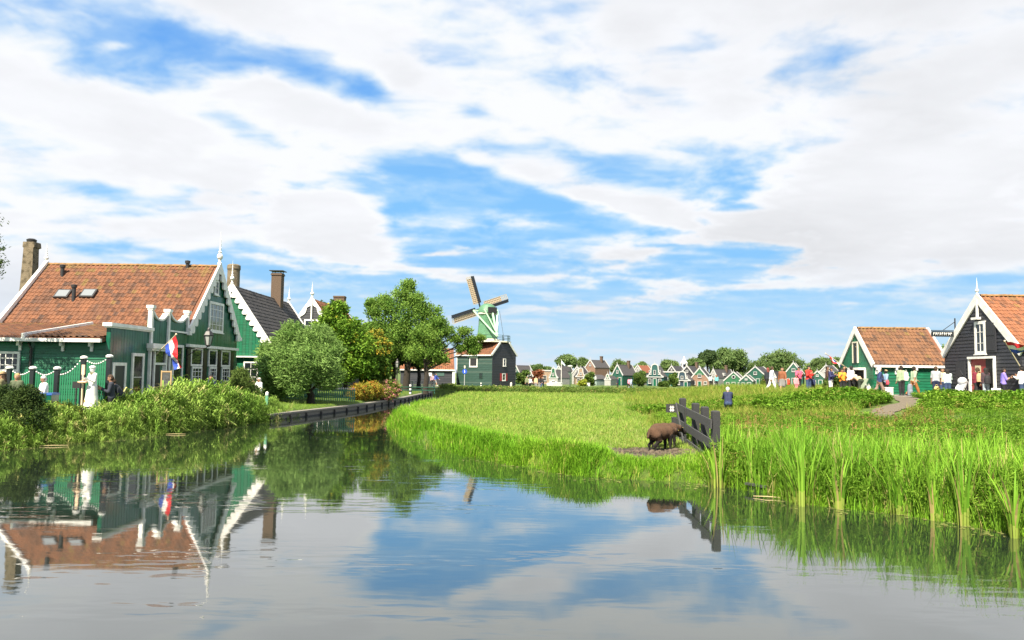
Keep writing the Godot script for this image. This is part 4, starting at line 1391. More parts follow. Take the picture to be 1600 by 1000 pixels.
# ------------------------------------------------------------------ the small houses on the dike
func build_right_side():
	var o := thing("small_green_house", "small green wooden house with steep brown tile roof on the dike", "house", Vector3(21.9, 1.42, -48.8), -PI / 2)
	gable_house(o, 4.6, 4.5, 1.9, 4.1, mats.green_board, mats.tile_flat, {"tiles": BROWN_TILE, "moss": 0.35, "barge": 0.24, "over": 0.2, "back": 0.05})
	boards(o, at(0, 0, 0.004), [Vector2(-2.3, 0), Vector2(2.3, 0), Vector2(2.3, 1.9), Vector2(0, 4.05), Vector2(-2.3, 1.9)], 0.2, [mats.green_board, mats.green_board_worn], true)
	var side := Transform3D(Basis(Vector3(0, 0, -1), Vector3(0, 1, 0), Vector3(1, 0, 0)), Vector3(2.304, 0, 0))
	boards(o, side, [Vector2(0, 0), Vector2(4.5, 0), Vector2(4.5, 1.88), Vector2(0, 1.88)], 0.17, [mats.green_board, mats.green_board_worn])
	ridge_tiles(o, Vector3(0, 4.16, -4.4), Vector3(0, 4.16, -0.1), mats.ridge_clay)
	var b := MB.new()
	b.span(2.42, 2.56, 1.66, 1.8, -4.6, 0.05)
	obj("gutter", b, m_white, o)
	for x in [0.12, 1.3, 2.5, 3.7]:
		b = MB.new()
		b.xf = side
		b.span(x - 0.05, x + 0.05, 1.25, 1.72, 0.04, 0.10)
		b.span(x - 0.05, x + 0.05, 1.5, 1.7, 0.10, 0.24)
		obj("bracket", b, m_white, o)
	door(o, at(0.0, 1.95, 0.03), 0.75, 1.35, mats.dark_door, mat("cream_trim", Color(0.55, 0.52, 0.42), 0.6), 0.09)
	b = MB.new()
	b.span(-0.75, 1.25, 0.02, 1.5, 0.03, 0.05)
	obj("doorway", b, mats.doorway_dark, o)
	b = MB.new()
	b.span(-0.2, 1.3, 1.5, 1.64, 0.03, 0.5)
	b.span(1.25, 1.36, 0.02, 1.5, 0.03, 0.12)
	b.span(-0.25, -0.14, 0.02, 1.5, 0.03, 0.12)
	obj("door_frame", b, m_white, o)
	b = MB.new()
	b.span(-1.9, -0.3, 1.1, 1.6, 0.03, 0.35)
	obj("sign_box", b, mats.dark_door, o)
	b = MB.new()
	b.xf = Transform3D(Basis(Vector3.RIGHT, -0.5), Vector3(1.75, 0.0, 0.75))
	b.span(-0.28, 0.28, 0, 1.1, -0.03, 0.03)
	obj("leaning_board", b, mat("grey_green_board", Color(0.25, 0.30, 0.22), 0.8), o)

	o = thing("tarred_house", "black tarred wooden house with white gable trim, open doorway and orange roof", "house", Vector3(25, 1.42, -41), -PI / 2)
	gable_house(o, 6.6, 9.5, 2.55, 5.42, mats.black_board, mats.tile_flat, {"tiles": [Color(0.42, 0.155, 0.062), Color(0.34, 0.13, 0.062), Color(0.20, 0.09, 0.05)], "moss": 0.15, "barge": 0.3, "over": 0.3, "finial": 0.95, "fat": 0.6})
	boards(o, at(0, 0, 0.004), [Vector2(-3.3, 0), Vector2(3.3, 0), Vector2(3.3, 2.55), Vector2(0, 5.38), Vector2(-3.3, 2.55)], 0.185, [mats.black_board, mats.black_board_worn])
	side = Transform3D(Basis(Vector3(0, 0, -1), Vector3(0, 1, 0), Vector3(1, 0, 0)), Vector3(3.304, 0, 0))
	boards(o, side, [Vector2(0, 0), Vector2(9.5, 0), Vector2(9.5, 2.5), Vector2(0, 2.5)], 0.185, [mats.black_board, mats.black_board_worn])
	ridge_tiles(o, Vector3(0, 5.48, -9.4), Vector3(0, 5.48, -0.1), mats.ridge_clay)
	b = MB.new()
	b.span(-0.06, 0.06, 4.35, 5.3, 0.05, 0.13)
	obj("king_post", b, m_white, o)
	window(o, at(0.2, 2.35, 0.045), 0.95, 1.75, 2, 3, 0.16)
	b = MB.new()
	b.span(0.7, 1.5, 2.42, 4.05, 0.045, 0.10)
	b.span(0.78, 1.42, 3.3, 3.95, 0.10, 0.118)
	b.span(0.78, 1.42, 2.52, 3.15, 0.10, 0.118)
	obj("shutter", b, mats.black_board_worn, o)
	b = MB.new()
	b.span(-0.3, 0.25, 4.2, 4.32, 0.045, 0.26)
	obj("outdoor_lamp", b, m_white, o)
	b = MB.new()
	b.span(-0.85, -0.72, 0, 2.1, 0.045, 0.16)
	b.span(-0.85, 1.4, 2.1, 2.22, 0.045, 0.2)
	b.span(1.3, 1.4, 0, 2.1, 0.045, 0.16)
	obj("door_frame", b, m_white, o)
	b = MB.new()
	b.span(-0.72, 0.55, 0, 2.1, 0.03, 0.055)
	obj("red_door", b, mat("red_door", Color(0.26, 0.03, 0.03), 0.5), o)
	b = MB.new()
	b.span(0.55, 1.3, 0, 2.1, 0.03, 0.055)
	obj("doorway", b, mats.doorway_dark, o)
	b = MB.new()
	b.span(-0.35, 0.15, 1.25, 1.75, 0.06, 0.075)
	obj("notice", b, mat("cream_notice", Color(0.5, 0.45, 0.3), 0.7), o)
	b = MB.new()
	b.span(-2.1, -1.25, 0.3, 2.0, 0.05, 0.1)
	b.xf = Transform3D(Basis(Vector3.BACK, PI / 4), Vector3(-1.67, 1.25, 0.1))
	b.span(-0.18, 0.18, -0.18, 0.18, 0, 0.03)
	obj("shutter", b, mats.black_board_worn, o)
	# sign that juts out from the far corner
	o = thing("hanging_sign", "black hanging shop sign with white lettering on the corner of the tarred house", "sign", Vector3(24.98, 4.9, -43.2))
	b = MB.new()
	b.bar(Vector3(0, 0.95, 0), Vector3(0, -0.9, 0), 0.05, 0.05)
	b.bar(Vector3(0, 0.25, 0), Vector3(-1.4, 0.25, 0), 0.04, 0.04)
	b.bar(Vector3(0, 0.75, 0), Vector3(-0.7, 0.25, 0), 0.03, 0.03)
	obj("bracket", b, m_dark, o)
	b = MB.new()
	b.span(-1.35, -0.08, -0.1, 0.21, -0.025, 0.025)
	obj("board", b, mats.dark_door, o)
	b = MB.new()
	for k in 9: # worn white letters, too small to read
		var x := -1.25 + k * 0.12
		b.span(x, x + 0.075, 0.08 - 0.05 * (k % 2), 0.13, 0.025, 0.03)
		b.span(x, x + 0.02, -0.02, 0.08, 0.025, 0.03)
	obj("lettering", b, m_white, o)

# ------------------------------------------------------------------ trees and shrubs
func leaves(n: int, size: float, slim: float, spread: float, droop := 0.0) -> ArrayMesh:
	var b := MB.new()
	for i in n:
		var d := Vector3(rng.randf_range(-1, 1), rng.randf_range(-0.6, 1.0) - droop, rng.randf_range(-1, 1)).normalized()
		var p := Vector3(rng.randf_range(-1, 1), rng.randf_range(-1, 1), rng.randf_range(-1, 1)) * spread
		var s := d.cross(Vector3(rng.randf_range(-1, 1), rng.randf_range(-0.3, 1), rng.randf_range(-1, 1))).normalized() * size * slim * 0.5
		var l := d * size * rng.randf_range(0.7, 1.2)
		var up := s.cross(l).normalized() * size * slim * 0.18
		b.tri(p, p + l * 0.45 + s + up, p + l)
		b.tri(p, p + l, p + l * 0.45 - s + up)
	return b.mesh()

func foliage(parent: Node3D, called: String, mesh: Mesh, clumps: Array, tone: Array, material: Material, shell := 0.5, smin := 0.7, smax := 1.25) -> MultiMeshInstance3D: # clumps: [centre, radii, count, optional tone shift]
	var where := []
	var tint := []
	for c in clumps:
		var shift: float = rng.randf_range(-0.22, 0.22)
		for i in c[2]:
			var d := Vector3(rng.randfn(), rng.randfn(), rng.randfn()).normalized()
			var r := pow(rng.randf(), shell)
			var lump := 1.0 + 0.42 * n_lump.get_noise_3d(d.x * 14.0 + c[0].x * 5.0, d.y * 14.0 + c[0].y * 5.0, d.z * 14.0)
			var p: Vector3 = c[0] + d * c[1] * r * lump
			var k := Basis(Vector3.UP, rng.randf() * TAU) * Basis(Vector3.RIGHT, rng.randf_range(-0.7, 0.7))
			where.append(Transform3D(k.scaled(Vector3.ONE * rng.randf_range(smin, smax)), p))
			var col: Color = (tone[0] as Color).lerp(tone[1], clampf(rng.randf() + shift, 0, 1))
			if tone.size() > 2 and rng.randf() < tone[3]:
				col = tone[2]
			if c.size() > 3 and rng.randf() < 0.6:
				col = col.lerp(c[3], rng.randf_range(0.4, 1.0))
			col *= rng.randf_range(0.8, 1.15)
			col.a = 1.0
			tint.append(col)
	return many(called, mesh, material, where, tint, parent)

func limbs(parent: Node3D, base: Vector3, r: float, height: float, ends: Array, m: Material, lean := Vector3.ZERO):
	var b := MB.new()
	var top := base + Vector3(0, height, 0) + lean
	b.tube([base + Vector3(0, -0.2, 0), base + Vector3(0, 0.15, 0) + lean * 0.03, base.lerp(top, 0.35) + Vector3(r * 0.4, 0, 0), base.lerp(top, 0.7) - Vector3(r * 0.4, 0, 0), top], [r * 1.5, r * 1.08, r * 0.9, r * 0.7, r * 0.35], 8)
	obj("trunk", b, m, parent)
	b = MB.new()
	for e in ends:
		var t := rng.randf_range(0.45, 0.9)
		var s := base.lerp(top, t)
		var mid := s.lerp(e, 0.5) + Vector3(rng.randf_range(-0.2, 0.2), 0.25, rng.randf_range(-0.2, 0.2))
		b.tube([s, mid, e], [r * 0.42 * (1.2 - t * 0.5), r * 0.26, r * 0.07], 5)
		for k in 3:
			var q: Vector3 = mid.lerp(e, rng.randf_range(0.1, 0.8))
			b.tube([q, q + Vector3(rng.randf_range(-1, 1), rng.randf_range(0.0, 1), rng.randf_range(-1, 1)) * 0.12 * height], [r * 0.12, r * 0.03], 4)
	obj("limb", b, m, parent)

func crown_of(c: Vector3, rad: Vector3, n: int, count: int, sub: float, ys := 0.55) -> Array: # sub-clumps spread over an ellipsoid
	var out := []
	for i in n:
		var yy := 1.0 - 2.0 * (i + 0.5) / n
		var a := i * 2.39996 + rng.randf_range(-0.4, 0.4)
		var q := sqrt(1.0 - yy * yy)
		var d := Vector3(cos(a) * q, yy, sin(a) * q)
		var f := rng.randf_range(0.55, 0.88)
		out.append([c + d * rad * f, Vector3.ONE * sub * rng.randf_range(0.75, 1.25) * Vector3(1.1, ys * 1.5, 1.1), count])
	return out

func simple_tree(called: String, label: String, cat: String, at_: Vector3, h: float, rad: Vector3, tone: Array, n: int, count: int, size: float, group := "", low := 0.0):
	var o := thing(called, label, cat, at_, 0.0, group)
	var c := Vector3(0, h - rad.y, 0)
	var cl := crown_of(c, rad, n, count, minf(rad.x, rad.y) * 0.42)
	cl.append([c, rad * 0.6, count])
	var ends := []
	for i in range(0, n, 2):
		ends.append(cl[i][0])
	limbs(o, Vector3.ZERO, maxf(0.035 * h, 0.04), maxf(h - rad.y, 0.3), ends, mats.bark)
	foliage(o, "crown", leaves(7, size, 0.6, size * 0.8), cl, tone, leaf_mat())
	return o

func build_trees():
	var bark := mat("bark", Color(0.055, 0.045, 0.035), 0.95, t_fine, Vector3(2, 0.6, 2), {"bump": 2.0})
	# pollard willow on the lawn
	var o := thing("willow", "round bushy willow with slender grey-green leaves on the lawn by the canal", "tree", Vector3(-12.1, 0.5, -46.6))
	var cl := []
	for k in [[-1.3, 2.6, 0.2, 1.25], [-2.2, 1.9, 0.3, 1.1], [-0.1, 3.3, -0.2, 1.2], [0.7, 2.3, 0.3, 1.2], [-1.3, 3.9, -0.3, 1.0], [-0.7, 1.5, 1.1, 1.0], [-2.5, 2.9, -0.5, 0.95], [0.3, 3.9, -0.4, 0.85], [-1.9, 1.0, 0.3, 0.8], [1.1, 1.5, 0.2, 0.75], [-0.3, 2.4, 1.2, 1.1], [-1.6, 2.2, 1.1, 1.0], [0.9, 3.1, -0.3, 0.9], [-0.6, 2.6, -1.0, 1.5]]:
		cl.append([Vector3(k[0], k[1], k[2]), Vector3(k[3], k[3] * 0.95, k[3]), 520])
	var ends := []
	for c in cl:
		ends.append(c[0])
	limbs(o, Vector3.ZERO, 0.24, 1.3, ends, bark, Vector3(-0.2, 0, 0))
	foliage(o, "crown", leaves(9, 0.26, 0.2, 0.12, 0.25), cl, [Color(0.11, 0.215, 0.045), Color(0.21, 0.33, 0.095)], leaf_mat(), 0.36, 0.8, 1.3)
	# yellowing trees behind it
	o = thing("lime_tree", "yellow-green leafy tree behind the willow and the picket fence", "tree", Vector3(-12.2, 0.55, -56.5))
	cl = []
	for k in [[-1.0, 5.9, 0, 0.95], [0.0, 4.9, 0.3, 1.3], [-1.6, 4.7, 0, 1.1], [1.0, 3.7, 0.2, 1.2], [-0.4, 3.5, 0.6, 1.3], [-1.7, 3.2, 0.2, 1.2], [0.2, 2.2, 0.5, 1.2], [1.3, 2.4, 0.2, 1.0], [-1.2, 1.9, 0.4, 1.1], [-0.6, 6.5, 0, 0.5]]:
		cl.append([Vector3(k[0], k[1], k[2]), Vector3(k[3], k[3] * 0.9, k[3]), 330])
	ends = []
	for c in cl:
		ends.append(c[0])
	limbs(o, Vector3.ZERO, 0.16, 3.4, ends, bark)
	foliage(o, "crown", leaves(7, 0.24, 0.6, 0.2), cl, [Color(0.09, 0.20, 0.022), Color(0.195, 0.32, 0.036), Color(0.36, 0.36, 0.04), 0.03], leaf_mat(), 0.42)
	o = thing("maple_tree", "smaller dark green tree with orange-tipped top between the lime and the ash", "tree", Vector3(-10.6, 0.55, -58.5))
	cl = []
	for k in [[0.2, 4.5, 0, 0.6], [0.6, 3.7, 0.2, 0.8], [-0.4, 3.4, 0.2, 0.9], [0.4, 2.6, 0.3, 1.0], [-0.6, 2.2, 0.3, 0.9], [0.8, 1.9, 0.2, 0.8], [0.0, 1.5, 0.3, 0.9]]:
		var orange: bool = k[1] > 3.5
		var c := [Vector3(k[0], k[1], k[2]), Vector3(k[3], k[3] * 0.9, k[3]), 330]
		if orange:
			c.append(Color(0.36, 0.28, 0.035))
		cl.append(c)
	ends = []
	for c in cl:
		ends.append(c[0])
	limbs(o, Vector3.ZERO, 0.13, 2.4, ends, bark)
	foliage(o, "crown", leaves(7, 0.22, 0.6, 0.18), cl, [Color(0.07, 0.15, 0.022), Color(0.15, 0.24, 0.035), Color(0.42, 0.32, 0.04), 0.03], leaf_mat(), 0.42)
	# the tall ash in front of the mill
	o = thing("ash_tree", "tallest broad green tree with open crown left of the windmill", "tree", Vector3(-11.0, 0.5, -80.5))
	cl = []
	for k in [[-0.4, 9.9, 0, 1.3], [0.9, 9.3, 0.4, 1.2], [-2.6, 9.2, 0, 0.95], [-3.5, 8.1, 0.2, 0.7], [-1.6, 8.4, 0.6, 1.3], [0.4, 8.0, 0.8, 1.6], [2.2, 8.0, 0.2, 1.4], [-2.8, 6.7, 0.4, 1.35], [-0.6, 6.3, 1.0, 1.8], [1.8, 6.2, 0.8, 1.7], [3.3, 6.4, 0, 1.2], [-3.2, 5.0, 0.4, 1.1], [-1.6, 4.5, 0.8, 1.4], [0.9, 4.3, 0.9, 1.5], [3.0, 4.6, 0.3, 1.3], [-2.4, 3.3, 0.4, 0.9], [2.2, 3.2, 0.4, 1.0], [-3.9, 6.4, 0, 0.6], [0.1, 11.0, 0, 0.6], [-3.9, 9.0, 0, 0.4]]:
		cl.append([Vector3(k[0], k[1], k[2]), Vector3(k[3], k[3] * 0.78, k[3]), int(110 + 90 * k[3])])
	ends = []
	for c in cl:
		ends.append(c[0])
	limbs(o, Vector3.ZERO, 0.36, 7.0, ends, bark)
	foliage(o, "crown", leaves(8, 0.26, 0.5, 0.30), cl, [Color(0.09, 0.19, 0.03), Color(0.19, 0.305, 0.055)], leaf_mat(), 0.40)
	o = thing("ash_tree", "tree with slim dark trunk and loose branches reaching over the mill shed", "tree", Vector3(-8.4, 0.5, -75.5))
	cl = []
	for k in [[-0.6, 5.6, 0, 1.2], [0.7, 5.3, 0.2, 1.3], [1.9, 5.9, 0, 0.9], [2.9, 5.2, 0, 0.75], [3.7, 5.9, 0, 0.7], [4.3, 5.0, 0, 0.7], [4.9, 4.4, 0, 0.55], [5.3, 5.3, 0, 0.45], [3.5, 4.3, 0, 0.6], [0.6, 3.9, 0.4, 1.2], [1.5, 3.2, 0.2, 0.8], [-1.0, 3.7, 0.4, 1.2], [4.6, 4.0, 0, 0.5], [1.1, 6.8, 0, 0.9]]:
		cl.append([Vector3(k[0], k[1], k[2]), Vector3(k[3], k[3] * 0.65, k[3]), int(60 + 80 * k[3])])
	ends = []
	for c in cl:
		ends.append(c[0])
	limbs(o, Vector3.ZERO, 0.26, 4.6, ends, bark)
	foliage(o, "crown", leaves(7, 0.25, 0.5, 0.24), cl, [Color(0.085, 0.175, 0.028), Color(0.175, 0.28, 0.05)], leaf_mat(), 0.45)
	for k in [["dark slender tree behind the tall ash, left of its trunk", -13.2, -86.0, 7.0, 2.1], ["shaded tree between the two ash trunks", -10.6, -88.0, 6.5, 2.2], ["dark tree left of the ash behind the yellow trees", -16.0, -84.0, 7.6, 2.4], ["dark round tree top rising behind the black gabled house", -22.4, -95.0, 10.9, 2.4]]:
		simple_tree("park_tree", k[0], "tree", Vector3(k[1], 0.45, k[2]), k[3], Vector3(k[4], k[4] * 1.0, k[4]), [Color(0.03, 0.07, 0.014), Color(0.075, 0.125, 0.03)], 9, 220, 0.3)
	# tip of a birch at the left edge
	o = thing("birch_tree", "birch whose hanging twigs enter at the left edge of the picture", "tree", Vector3(-20.2, 0.6, -28.0))
	cl = []
	for k in [[0.8, 7.2, 0.5], [1.1, 6.2, 0.4], [1.0, 5.2, 0.3], [0.4, 5.8, 0.7], [-0.8, 7.5, 1.2], [-1.0, 6.0, 1.2], [0.2, 7.0, 0.8], [-0.6, 4.6, 1.0], [1.35, 5.6, 0.25]]:
		cl.append([Vector3(k[0], k[1], 0), Vector3(k[2], k[2], k[2]), int(130 * k[2])])
	ends = []
	for c in cl:
		ends.append(c[0])
	limbs(o, Vector3(-0.6, 0, 0), 0.16, 7.6, ends, bark)
	foliage(o, "crown", leaves(6, 0.11, 0.4, 0.16, 0.4), cl, [Color(0.05, 0.09, 0.03), Color(0.09, 0.13, 0.04)], leaf_mat(), 0.5)
	# shrubs
	shrub("evergreen_shrub", "dark evergreen shrub at the water's edge in the left corner", Vector3(-15.75, 0.1, -24.6), [[0, 0.9, 0, 0.75], [-0.6, 0.7, 0.2, 0.7], [0.5, 0.6, 0.2, 0.6], [0.2, 1.35, -0.2, 0.45], [-0.8, 1.3, -0.3, 0.5]], [Color(0.02, 0.045, 0.014), Color(0.06, 0.095, 0.022)], 0.1, 0.35, 700)
	shrub("leafy_shrub", "light green shrub beside the evergreen one, in front of the woman in white", Vector3(-15.4, 0.4, -26.4), [[0, 0.4, 0, 0.5], [0.5, 0.35, 0.1, 0.4], [-0.6, 0.55, 0, 0.4]], [Color(0.06, 0.11, 0.02), Color(0.14, 0.19, 0.035), Color(0.3, 0.24, 0.05), 0.05], 0.12, 0.35, 450)
	shrub("autumn_hedge", "rounded hedge with yellow and orange leaves on the canal wall", Vector3(-10.2, 0.45, -53.5), [[-0.4, 0.5, 0.8, 0.6], [-0.1, 0.55, 0.0, 0.65], [0.2, 0.6, -0.9, 0.65], [0.4, 0.6, -1.8, 0.65]], [Color(0.15, 0.19, 0.025), Color(0.34, 0.25, 0.035), Color(0.38, 0.13, 0.035), 0.15], 0.14, 0.5, 420)
	shrub("hydrangea_bush", "pink-flowering bush at the bend of the canal wall", Vector3(-9.35, 0.45, -57.5), [[-0.3, 0.65, 0.3, 0.75], [0.3, 0.7, -0.5, 0.8], [0.2, 0.4, 0.5, 0.55]], [Color(0.10, 0.16, 0.025), Color(0.22, 0.22, 0.04), Color(0.48, 0.20, 0.20), 0.30], 0.14, 0.55, 420)
	shrub("flower_bed", "bed of orange and cream flowers below the shop windows", Vector3(-14.5, 0.5, -36.2), [[0, 0.5, 0.9, 0.5], [0.1, 0.55, 0, 0.55], [0.3, 0.5, -1.0, 0.5], [0.5, 0.45, -2.0, 0.5]], [Color(0.09, 0.15, 0.02), Color(0.22, 0.25, 0.04), Color(0.55, 0.25, 0.10), 0.22], 0.12, 0.4, 330)
	shrub("tall_shrub", "feathery green shrub at the right corner of the scalloped gable", Vector3(-14.3, 0.5, -39.6), [[0, 0.8, 0, 0.7], [0.3, 1.3, -0.3, 0.6], [0.6, 0.7, -0.6, 0.7], [0.2, 1.7, -0.5, 0.35]], [Color(0.06, 0.11, 0.025), Color(0.14, 0.2, 0.05)], 0.16, 0.22, 380)
	for k in [["round green bush in front of the house beside the mill", 1.9, -128.0, 2.6, 1.1], ["round green bush hiding the red-roofed house", 23.0, -138.0, 2.7, 1.15], ["green bush left of the lamp post among the tan houses", 14.2, -140.0, 2.3, 0.8], ["small bush left of the neck-gabled house", 29.4, -140.0, 2.5, 0.7], ["low bush beside the teal house", 27.0, -137.0, 1.0, 0.9], ["red-leaved shrub beside the moored cabin boat", 4.9, -140.0, 3.0, 0.9], ["yellow-green bush at the foot of the tan gambrel house", 12.4, -134.0, 1.1, 0.55]]:
		var tone := [Color(0.05, 0.10, 0.02), Color(0.12, 0.18, 0.04)]
		if (k[0] as String).begins_with("red"):
			tone = [Color(0.2, 0.07, 0.04), Color(0.28, 0.11, 0.05)]
		elif (k[0] as String).begins_with("yellow"):
			tone = [Color(0.2, 0.26, 0.03), Color(0.3, 0.33, 0.04)]
		simple_tree("bush", k[0], "bush", Vector3(k[1], 0.3, k[2]), k[3], Vector3(k[4], k[3] * 0.48, k[4]), tone, 6, 110, 0.28, "bushes across the meadow")
	shrub("weeping_willow", "small weeping willow in front of the large green gable", Vector3(46.5, 0.35, -140.0), [[0, 1.6, 0, 0.9], [-0.6, 1.0, 0, 0.7], [0.5, 1.0, 0, 0.7], [0, 0.6, 0.2, 0.9]], [Color(0.09, 0.15, 0.03), Color(0.18, 0.24, 0.05)], 0.3, 0.2, 200)
	shrub("green_bush", "bushy green shrub beside the stall of the small green house", Vector3(20.6, 1.35, -49.5), [[0, 0.6, 0, 0.55], [0.3, 1.0, 0.1, 0.4]], [Color(0.05, 0.10, 0.02), Color(0.12, 0.18, 0.04)], 0.14, 0.5, 300)
	# trees beyond the houses
	for k in [["largest round tree behind the brick-gabled house", 63.0, -225.0, 10.6, 6.0], ["broad round tree at the right end of the far houses", 77.5, -220.0, 9.6, 5.6], ["shoulder of foliage left of the broad right-hand tree", 69.5, -216.0, 6.6, 3.2], ["tree group behind the bell-gabled white house", 13.6, -190.0, 6.9, 2.2], ["second crown right of the tree behind the white house", 18.2, -195.0, 6.2, 2.0], ["low tree behind the dark green gable", 28.0, -195.0, 5.6, 2.6], ["tree right of the dark green gable roof", 33.0, -196.0, 5.2, 2.0], ["tree behind the teal bell gable", 41.0, -200.0, 6.2, 2.4], ["round tree beside the white bell turret", 47.0, -196.0, 6.4, 2.1], ["dark pine left of the largest round tree", 50.5, -198.0, 8.4, 1.9], ["small tree left of the white bell-gabled house", 6.4, -185.0, 4.2, 1.7], ["small distant tree near the mill", 8.8, -188.0, 3.6, 1.2], ["tree mass left of the small green house", 64.0, -160.0, 5.9, 2.8], ["tree right behind the flagged white house", 68.5, -162.0, 6.2, 2.4], ["bushy tree beside the right-hand dormer house", 58.5, -162.0, 4.4, 2.0], ["tree seen between the small green and the tarred house", 45.0, -80.0, 5.3, 1.6], ["low trees left of the windmill barn", -24.0, -150.0, 7.0, 3.4], ["trees far behind the shed", -17.0, -150.0, 6.0, 3.0]]:
		var dark: bool = (k[0] as String).begins_with("dark")
		simple_tree("far_tree", k[0], "tree", Vector3(k[1], 0.3, k[2]), k[3], Vector3(k[4], minf(k[4] * 0.85, k[3] * 0.46), k[4]), [Color(0.04, 0.075, 0.03), Color(0.07, 0.115, 0.04)] if dark else [Color(0.085, 0.155, 0.045), Color(0.165, 0.235, 0.085)], 20, 150, 0.34 if k[3] < 8 else 0.5, "trees beyond the houses")

func shrub(called: String, label: String, p: Vector3, lumps: Array, tone: Array, size: float, slim: float, count: int):
	var o := thing(called, label, "shrub" if called != "weeping_willow" else "tree", p)
	var cl := []
	var b := MB.new()
	for k in lumps:
		var c := Vector3(k[0], k[1], k[2])
		cl.append([c, Vector3(k[3], k[3] * 0.9, k[3]), count])
		b.tube([Vector3(c.x * 0.4, -0.1, c.z * 0.4), c * 0.7, c], [0.035, 0.025, 0.01], 5)
	obj("stem", b, mats.bark, o)
	foliage(o, "foliage", leaves(7, size, slim, size * 0.7), cl, tone, leaf_mat(), 0.42)

# ------------------------------------------------------------------ grass, reeds and weeds
func tuft(n: int, h: float, spread: float, w: float, bend: float, up := 0.55) -> ArrayMesh:
	var b := MB.new()
	for i in n:
		var a := rng.randf() * TAU
		var d := Vector3(cos(a), 0, sin(a))
		var s := Vector3(-d.z, 0, d.x) * w * 0.5 * rng.randf_range(0.7, 1.2)
		var o := Vector3(rng.randf_range(-1, 1), 0, rng.randf_range(-1, 1)) * spread
		var l := h * rng.randf_range(up, 1.0)
		var k := bend * rng.randf_range(0.3, 1.3)
		var p1 := o + Vector3(0, l * 0.55, 0) + d * l * k * 0.25
		var p2 := o + Vector3(0, l * (1.0 - k * 0.25), 0) + d * l * k * 0.8
		b.quad(o - s, o + s, p1 + s * 0.8, p1 - s * 0.8)
		b.tri(p1 - s * 0.8, p1 + s * 0.8, p2)
	return b.mesh()

func reed(h: float) -> ArrayMesh: # a stem with long leaves that arch out and hang
	var b := MB.new()
	for st in 3:
		var o := Vector3(rng.randf_range(-0.12, 0.12), 0, rng.randf_range(-0.12, 0.12))
		var lean := Vector3(rng.randf_range(-0.12, 0.12), 1, rng.randf_range(-0.12, 0.12)) * h * rng.randf_range(0.75, 1.05)
		var s0 := Vector3(0.006, 0, 0)
		b.quad(o - s0, o + s0, o + lean + s0 * 0.4, o + lean - s0 * 0.4)
		for i in 8:
			var t := 0.25 + 0.75 * i / 8.0
			var p := o + lean * t
			var a := rng.randf() * TAU
			var d := Vector3(cos(a), 0, sin(a))
			var s := Vector3(-d.z, 0, d.x) * 0.022
			var l := rng.randf_range(0.32, 0.6) * (1.15 - 0.4 * t)
			var p1 := p + d * l * 0.5 + Vector3(0, l * 0.5, 0)
			var p2 := p + d * l * 0.95 + Vector3(0, l * rng.randf_range(0.2, 0.7), 0)
			b.quad(p - s * 0.6, p + s * 0.6, p1 + s, p1 - s)
			b.tri(p1 - s, p1 + s, p2)
	return b.mesh()

func weed(h: float, n: int, ll: float, lw: float) -> ArrayMesh: # leafy stems
	var b := MB.new()
	for st in 3:
		var o := Vector3(rng.randf_range(-0.15, 0.15), 0, rng.randf_range(-0.15, 0.15))
		var top := o + Vector3(rng.randf_range(-0.25, 0.25), 1, rng.randf_range(-0.25, 0.25)) * h * rng.randf_range(0.7, 1.0)
		var s0 := Vector3(0.005, 0, 0.003)
		b.quad(o - s0, o + s0, top + s0, top - s0)
		for i in n:
			var t := 0.3 + 0.7 * (i + 0.5) / n
			var p := o.lerp(top, t)
			var a := rng.randf() * TAU
			var d := Vector3(cos(a), rng.randf_range(-0.1, 0.7), sin(a)).normalized()
			var s := Vector3(-d.z, 0, d.x).normalized() * lw * 0.5
			var l := ll * rng.randf_range(0.7, 1.2)
			b.tri(p, p + d * l * 0.45 + s + Vector3(0, 0.01, 0), p + d * l - Vector3(0, l * 0.2, 0))
			b.tri(p, p + d * l - Vector3(0, l * 0.2, 0), p + d * l * 0.45 - s + Vector3(0, 0.01, 0))
	return b.mesh()

var where_ := []
var tint_ := []

func plant(x: float, y: float, z: float, size: float, tone: Array, tilt := 0.15):
	var k := Basis(Vector3.UP, rng.randf() * TAU) * Basis(Vector3.RIGHT, rng.randf_range(-tilt, tilt))
	where_.append(Transform3D(k.scaled(Vector3.ONE * size * rng.randf_range(0.75, 1.25)), Vector3(x, y, z)))
	var f := clampf(rng.randf() * 0.7 + 0.15 + 0.55 * n_lump.get_noise_2d(x * 2.2, z * 1.4) + 0.35 * n_lump.get_noise_2d(x * 0.6 + 50.0, z * 0.4), 0.0, 1.0)
	var c: Color = (tone[0] as Color).lerp(tone[1], f)
	if tone.size() > 3 and rng.randf() < tone[3]:
		c = tone[2]
	c *= rng.randf_range(0.8, 1.15)
	c.a = 1.0
	tint_.append(c)

func sow(called: String, label: String, cat: String, mesh: Mesh):
	var o := many(called, mesh, leaf_mat(), where_, tint_)
	tag(o, label, cat)
	where_ = []
	tint_ = []

const GRASS := [Color(0.135, 0.25, 0.03), Color(0.255, 0.36, 0.066), Color(0.38, 0.38, 0.11), 0.08]
const LUSH := [Color(0.105, 0.265, 0.016), Color(0.205, 0.385, 0.028), Color(0.36, 0.38, 0.09), 0.05]
const WEED := [Color(0.12, 0.26, 0.024), Color(0.23, 0.375, 0.045), Color(0.38, 0.38, 0.10), 0.05]
const REED := [Color(0.135, 0.255, 0.035), Color(0.28, 0.405, 0.085), Color(0.42, 0.41, 0.16), 0.06]

func muddy(x: float, z: float) -> bool:
	return pow((x - 3.55) / 1.2, 2) + pow((z + 19.95) / 1.0, 2) < 1.0 + 1.2 * n_lump.get_noise_2d(x * 18.0, z * 18.0)

